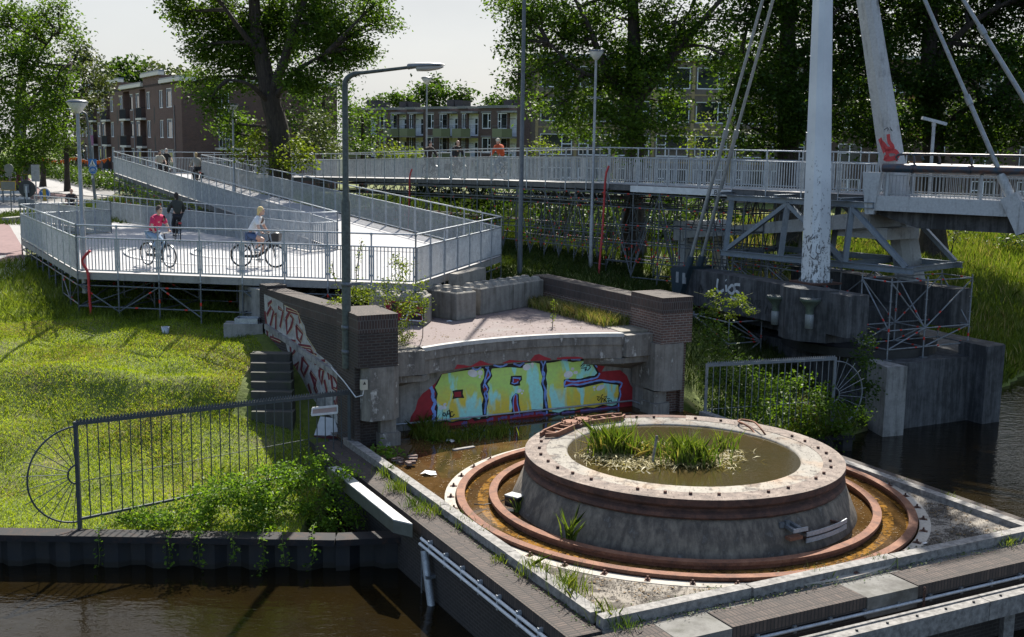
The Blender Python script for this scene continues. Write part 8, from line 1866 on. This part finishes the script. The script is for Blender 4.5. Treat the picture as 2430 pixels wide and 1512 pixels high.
for k in range(24):
    q = lerp(a, b, (k+.5)/24)-Vector((0, 0, .35*math.sin(PI*(((k+.5)/12) % 1)))); c = MB(); w_ = .15; c.face([q+Vector((-w_, 0, 0)), q+Vector((rng.uniform(-.1, .1), .05, -.36)), q+Vector((w_, 0, 0))]); c.build('pennant', ORAN, t)
# surfaces of the street
def sheet(name, L, R_, lift, mat, n=10):
    c = MB(); rows = []
    for (l0, r0), (l1, r1) in zip(zip(L[:-1], R_[:-1]), zip(L[1:], R_[1:])):
        for k in range(n):
            a, b = lerp(l0, l1, k/n), lerp(r0, r1, k/n); rows.append([Vector((p.x, p.y, lz(p.x, p.y)+lift)) for p in (lerp(a, b, j/6) for j in range(7))])
    a, b = L[-1], R_[-1]; rows.append([Vector((p.x, p.y, lz(p.x, p.y)+lift)) for p in (lerp(a, b, j/6) for j in range(7))])
    c.grid(rows, smooth=False); return tag(c.build(name, mat), kind='structure')
g = lambda x, y: G(x, y, 5.25)
PAVE = concrete('grey_paving', (.3, .29, .28), (.17, .16, .155), .3, False)
sheet('pavement', [g(-60, 660), g(-60, 600), g(-40, 500), g(-20, 470)], [g(62, 640), g(60, 590), g(85, 505), g(235, 475)], .03, PAVE)
sheet('cycle_path', [g(-60, 630), g(-60, 580), g(-60, 540), g(-60, 530)], [g(58, 612), g(52, 585), g(20, 535), g(-5, 522)], .05, plain('red_cycle_asphalt', (.2, .12, .115), .9, 0, .25, 4))
sheet('street', [g(-120, 496), g(-150, 455), g(-60, 425)], [g(235, 482), g(300, 450), g(150, 428)], .04, plain('street_asphalt', (.17, .165, .16), .9, 0, .25, 2))
for k in range(6):
    x = -6+k*12; sheet('zebra_stripe', [g(x, 478), g(x+3, 470)], [g(x+6, 478), g(x+9, 470)], .055, LINE, 2)
sheet('footway', [g(105, 462), g(60, 428)], [g(262, 474), g(130, 432)], .10, PAVE)
sheet('red_lane', [g(70, 478), g(62, 452)], [g(165, 470), g(110, 446)], .06, MATS['red_cycle_asphalt'])
p = g(38, 520); t = thing('kerb_block', 'long low concrete kerb block in the verge at the far left', 'kerb block', p); c = MB(); c.beam(G(12, 528, 5.4), G(64, 523, 5.4), .5, .5); c.build('block', CONC, t)
# parked cars at the right
def car(lab, p, L, W, H, col, hd=(1, 0), van=False, words=None):
    h = Vector((*hd, 0)).normalized(); n = Vector((-h.y, h.x, 0)); p = Vector(p); t = thing('parked_car' if not van else 'parked_van', lab, 'car' if not van else 'van', p, 'vehicles parked beyond the grass')
    q = lambda x, y, z: p+h*x+n*y+Vector((0, 0, z))
    M_ = plain('car_%d' % int(col[0]*100), col, .25, .1, .05)
    prof = [(-L/2, .35), (-L/2, H*.62), (-L/2+.12, H*.68), (-L/2+.45, H), (L*.12, H), (L*.3, H*.66), (L/2-.1, H*.56), (L/2, H*.42), (L/2, .35)] if not van else [(-L/2, .35), (-L/2, H*.9), (-L/2+.15, H), (L*.2, H), (L*.33, H*.62), (L/2-.05, H*.5), (L/2, .35)]
    c = MB(); rows = [[q(x, y*(1 if z < H*.7 else .88), z) for x, z in prof] for y in (-W/2, -W/2*.94, 0, W/2*.94, W/2)]
    rows[0] = [q(x, -W/2*(1 if z < H*.7 else .86), z-.03) for x, z in prof]; c.grid(rows, smooth=False); c.face(rows[0]); c.face(rows[-1][::-1]); c.build('body', M_, t)
    y = -W/2-.012
    c = MB()
    if van: c.face([q(L*.05, y*.95, H*.6), q(L*.3, y*.95, H*.6), q(L*.2, y*.9, H*.93), q(L*.05, y*.9, H*.93)])
    else: c.face([q(-L*.36, y*.97, H*.68), q(L*.27, y*.97, H*.68), q(L*.12, y*.88, H*.95), q(-L*.3, y*.88, H*.95)])
    c.build('side_window', GLASS, t)
    for x in (-L*.31, L*.31): c = MB(); c.tube([q(x, -W/2-.02, .33), q(x, -W/2+.2, .33)], .33, 16); w_ = c.build('wheel', RUB, t); c = MB(); c.tube([q(x, -W/2-.03, .33), q(x, -W/2, .33)], .2, 12); c.build('rim', GALV, w_)
    return t, q
p = V(2325, 545, 76); zc = lz(p.x, p.y)
p0 = V(2305, 520, 74); t, q = car('white delivery van with green lettering parked behind the hawthorn', (p0.x-1.0, p0.y, 4.85), 4.4, 1.9, 2.0, (.55, .56, .55), (-1, .12), True)
h = Vector((1, -.12, 0)).normalized(); o = q(0, 0, 0)
side = Vector((-h.y, h.x, 0)); side = side if side.y < 0 else -side
text('lettering', 'AN WIT', .4, o+side*.975+h*.2+Vector((0, 0, 1.25)), h, side, BLACK, t); text('lettering', "COLLIGN'S\nKEMERK", .24, o+side*.975+h*1.55+Vector((0, 0, 1.35)), h, side, plain('sign_green', (.02, .15, .07), .5), t)
p1 = V(2368, 520, 75); car('white car parked beside the delivery van', (p1.x+.3, p1.y, 4.85), 4.2, 1.75, 1.5, (.6, .61, .62), (-1, .1)); p2 = V(2428, 520, 76); car('pale car parked at the right edge of the view', (p2.x+1.2, p2.y, 4.85), 4.3, 1.8, 1.5, (.5, .52, .55), (-1, .1))
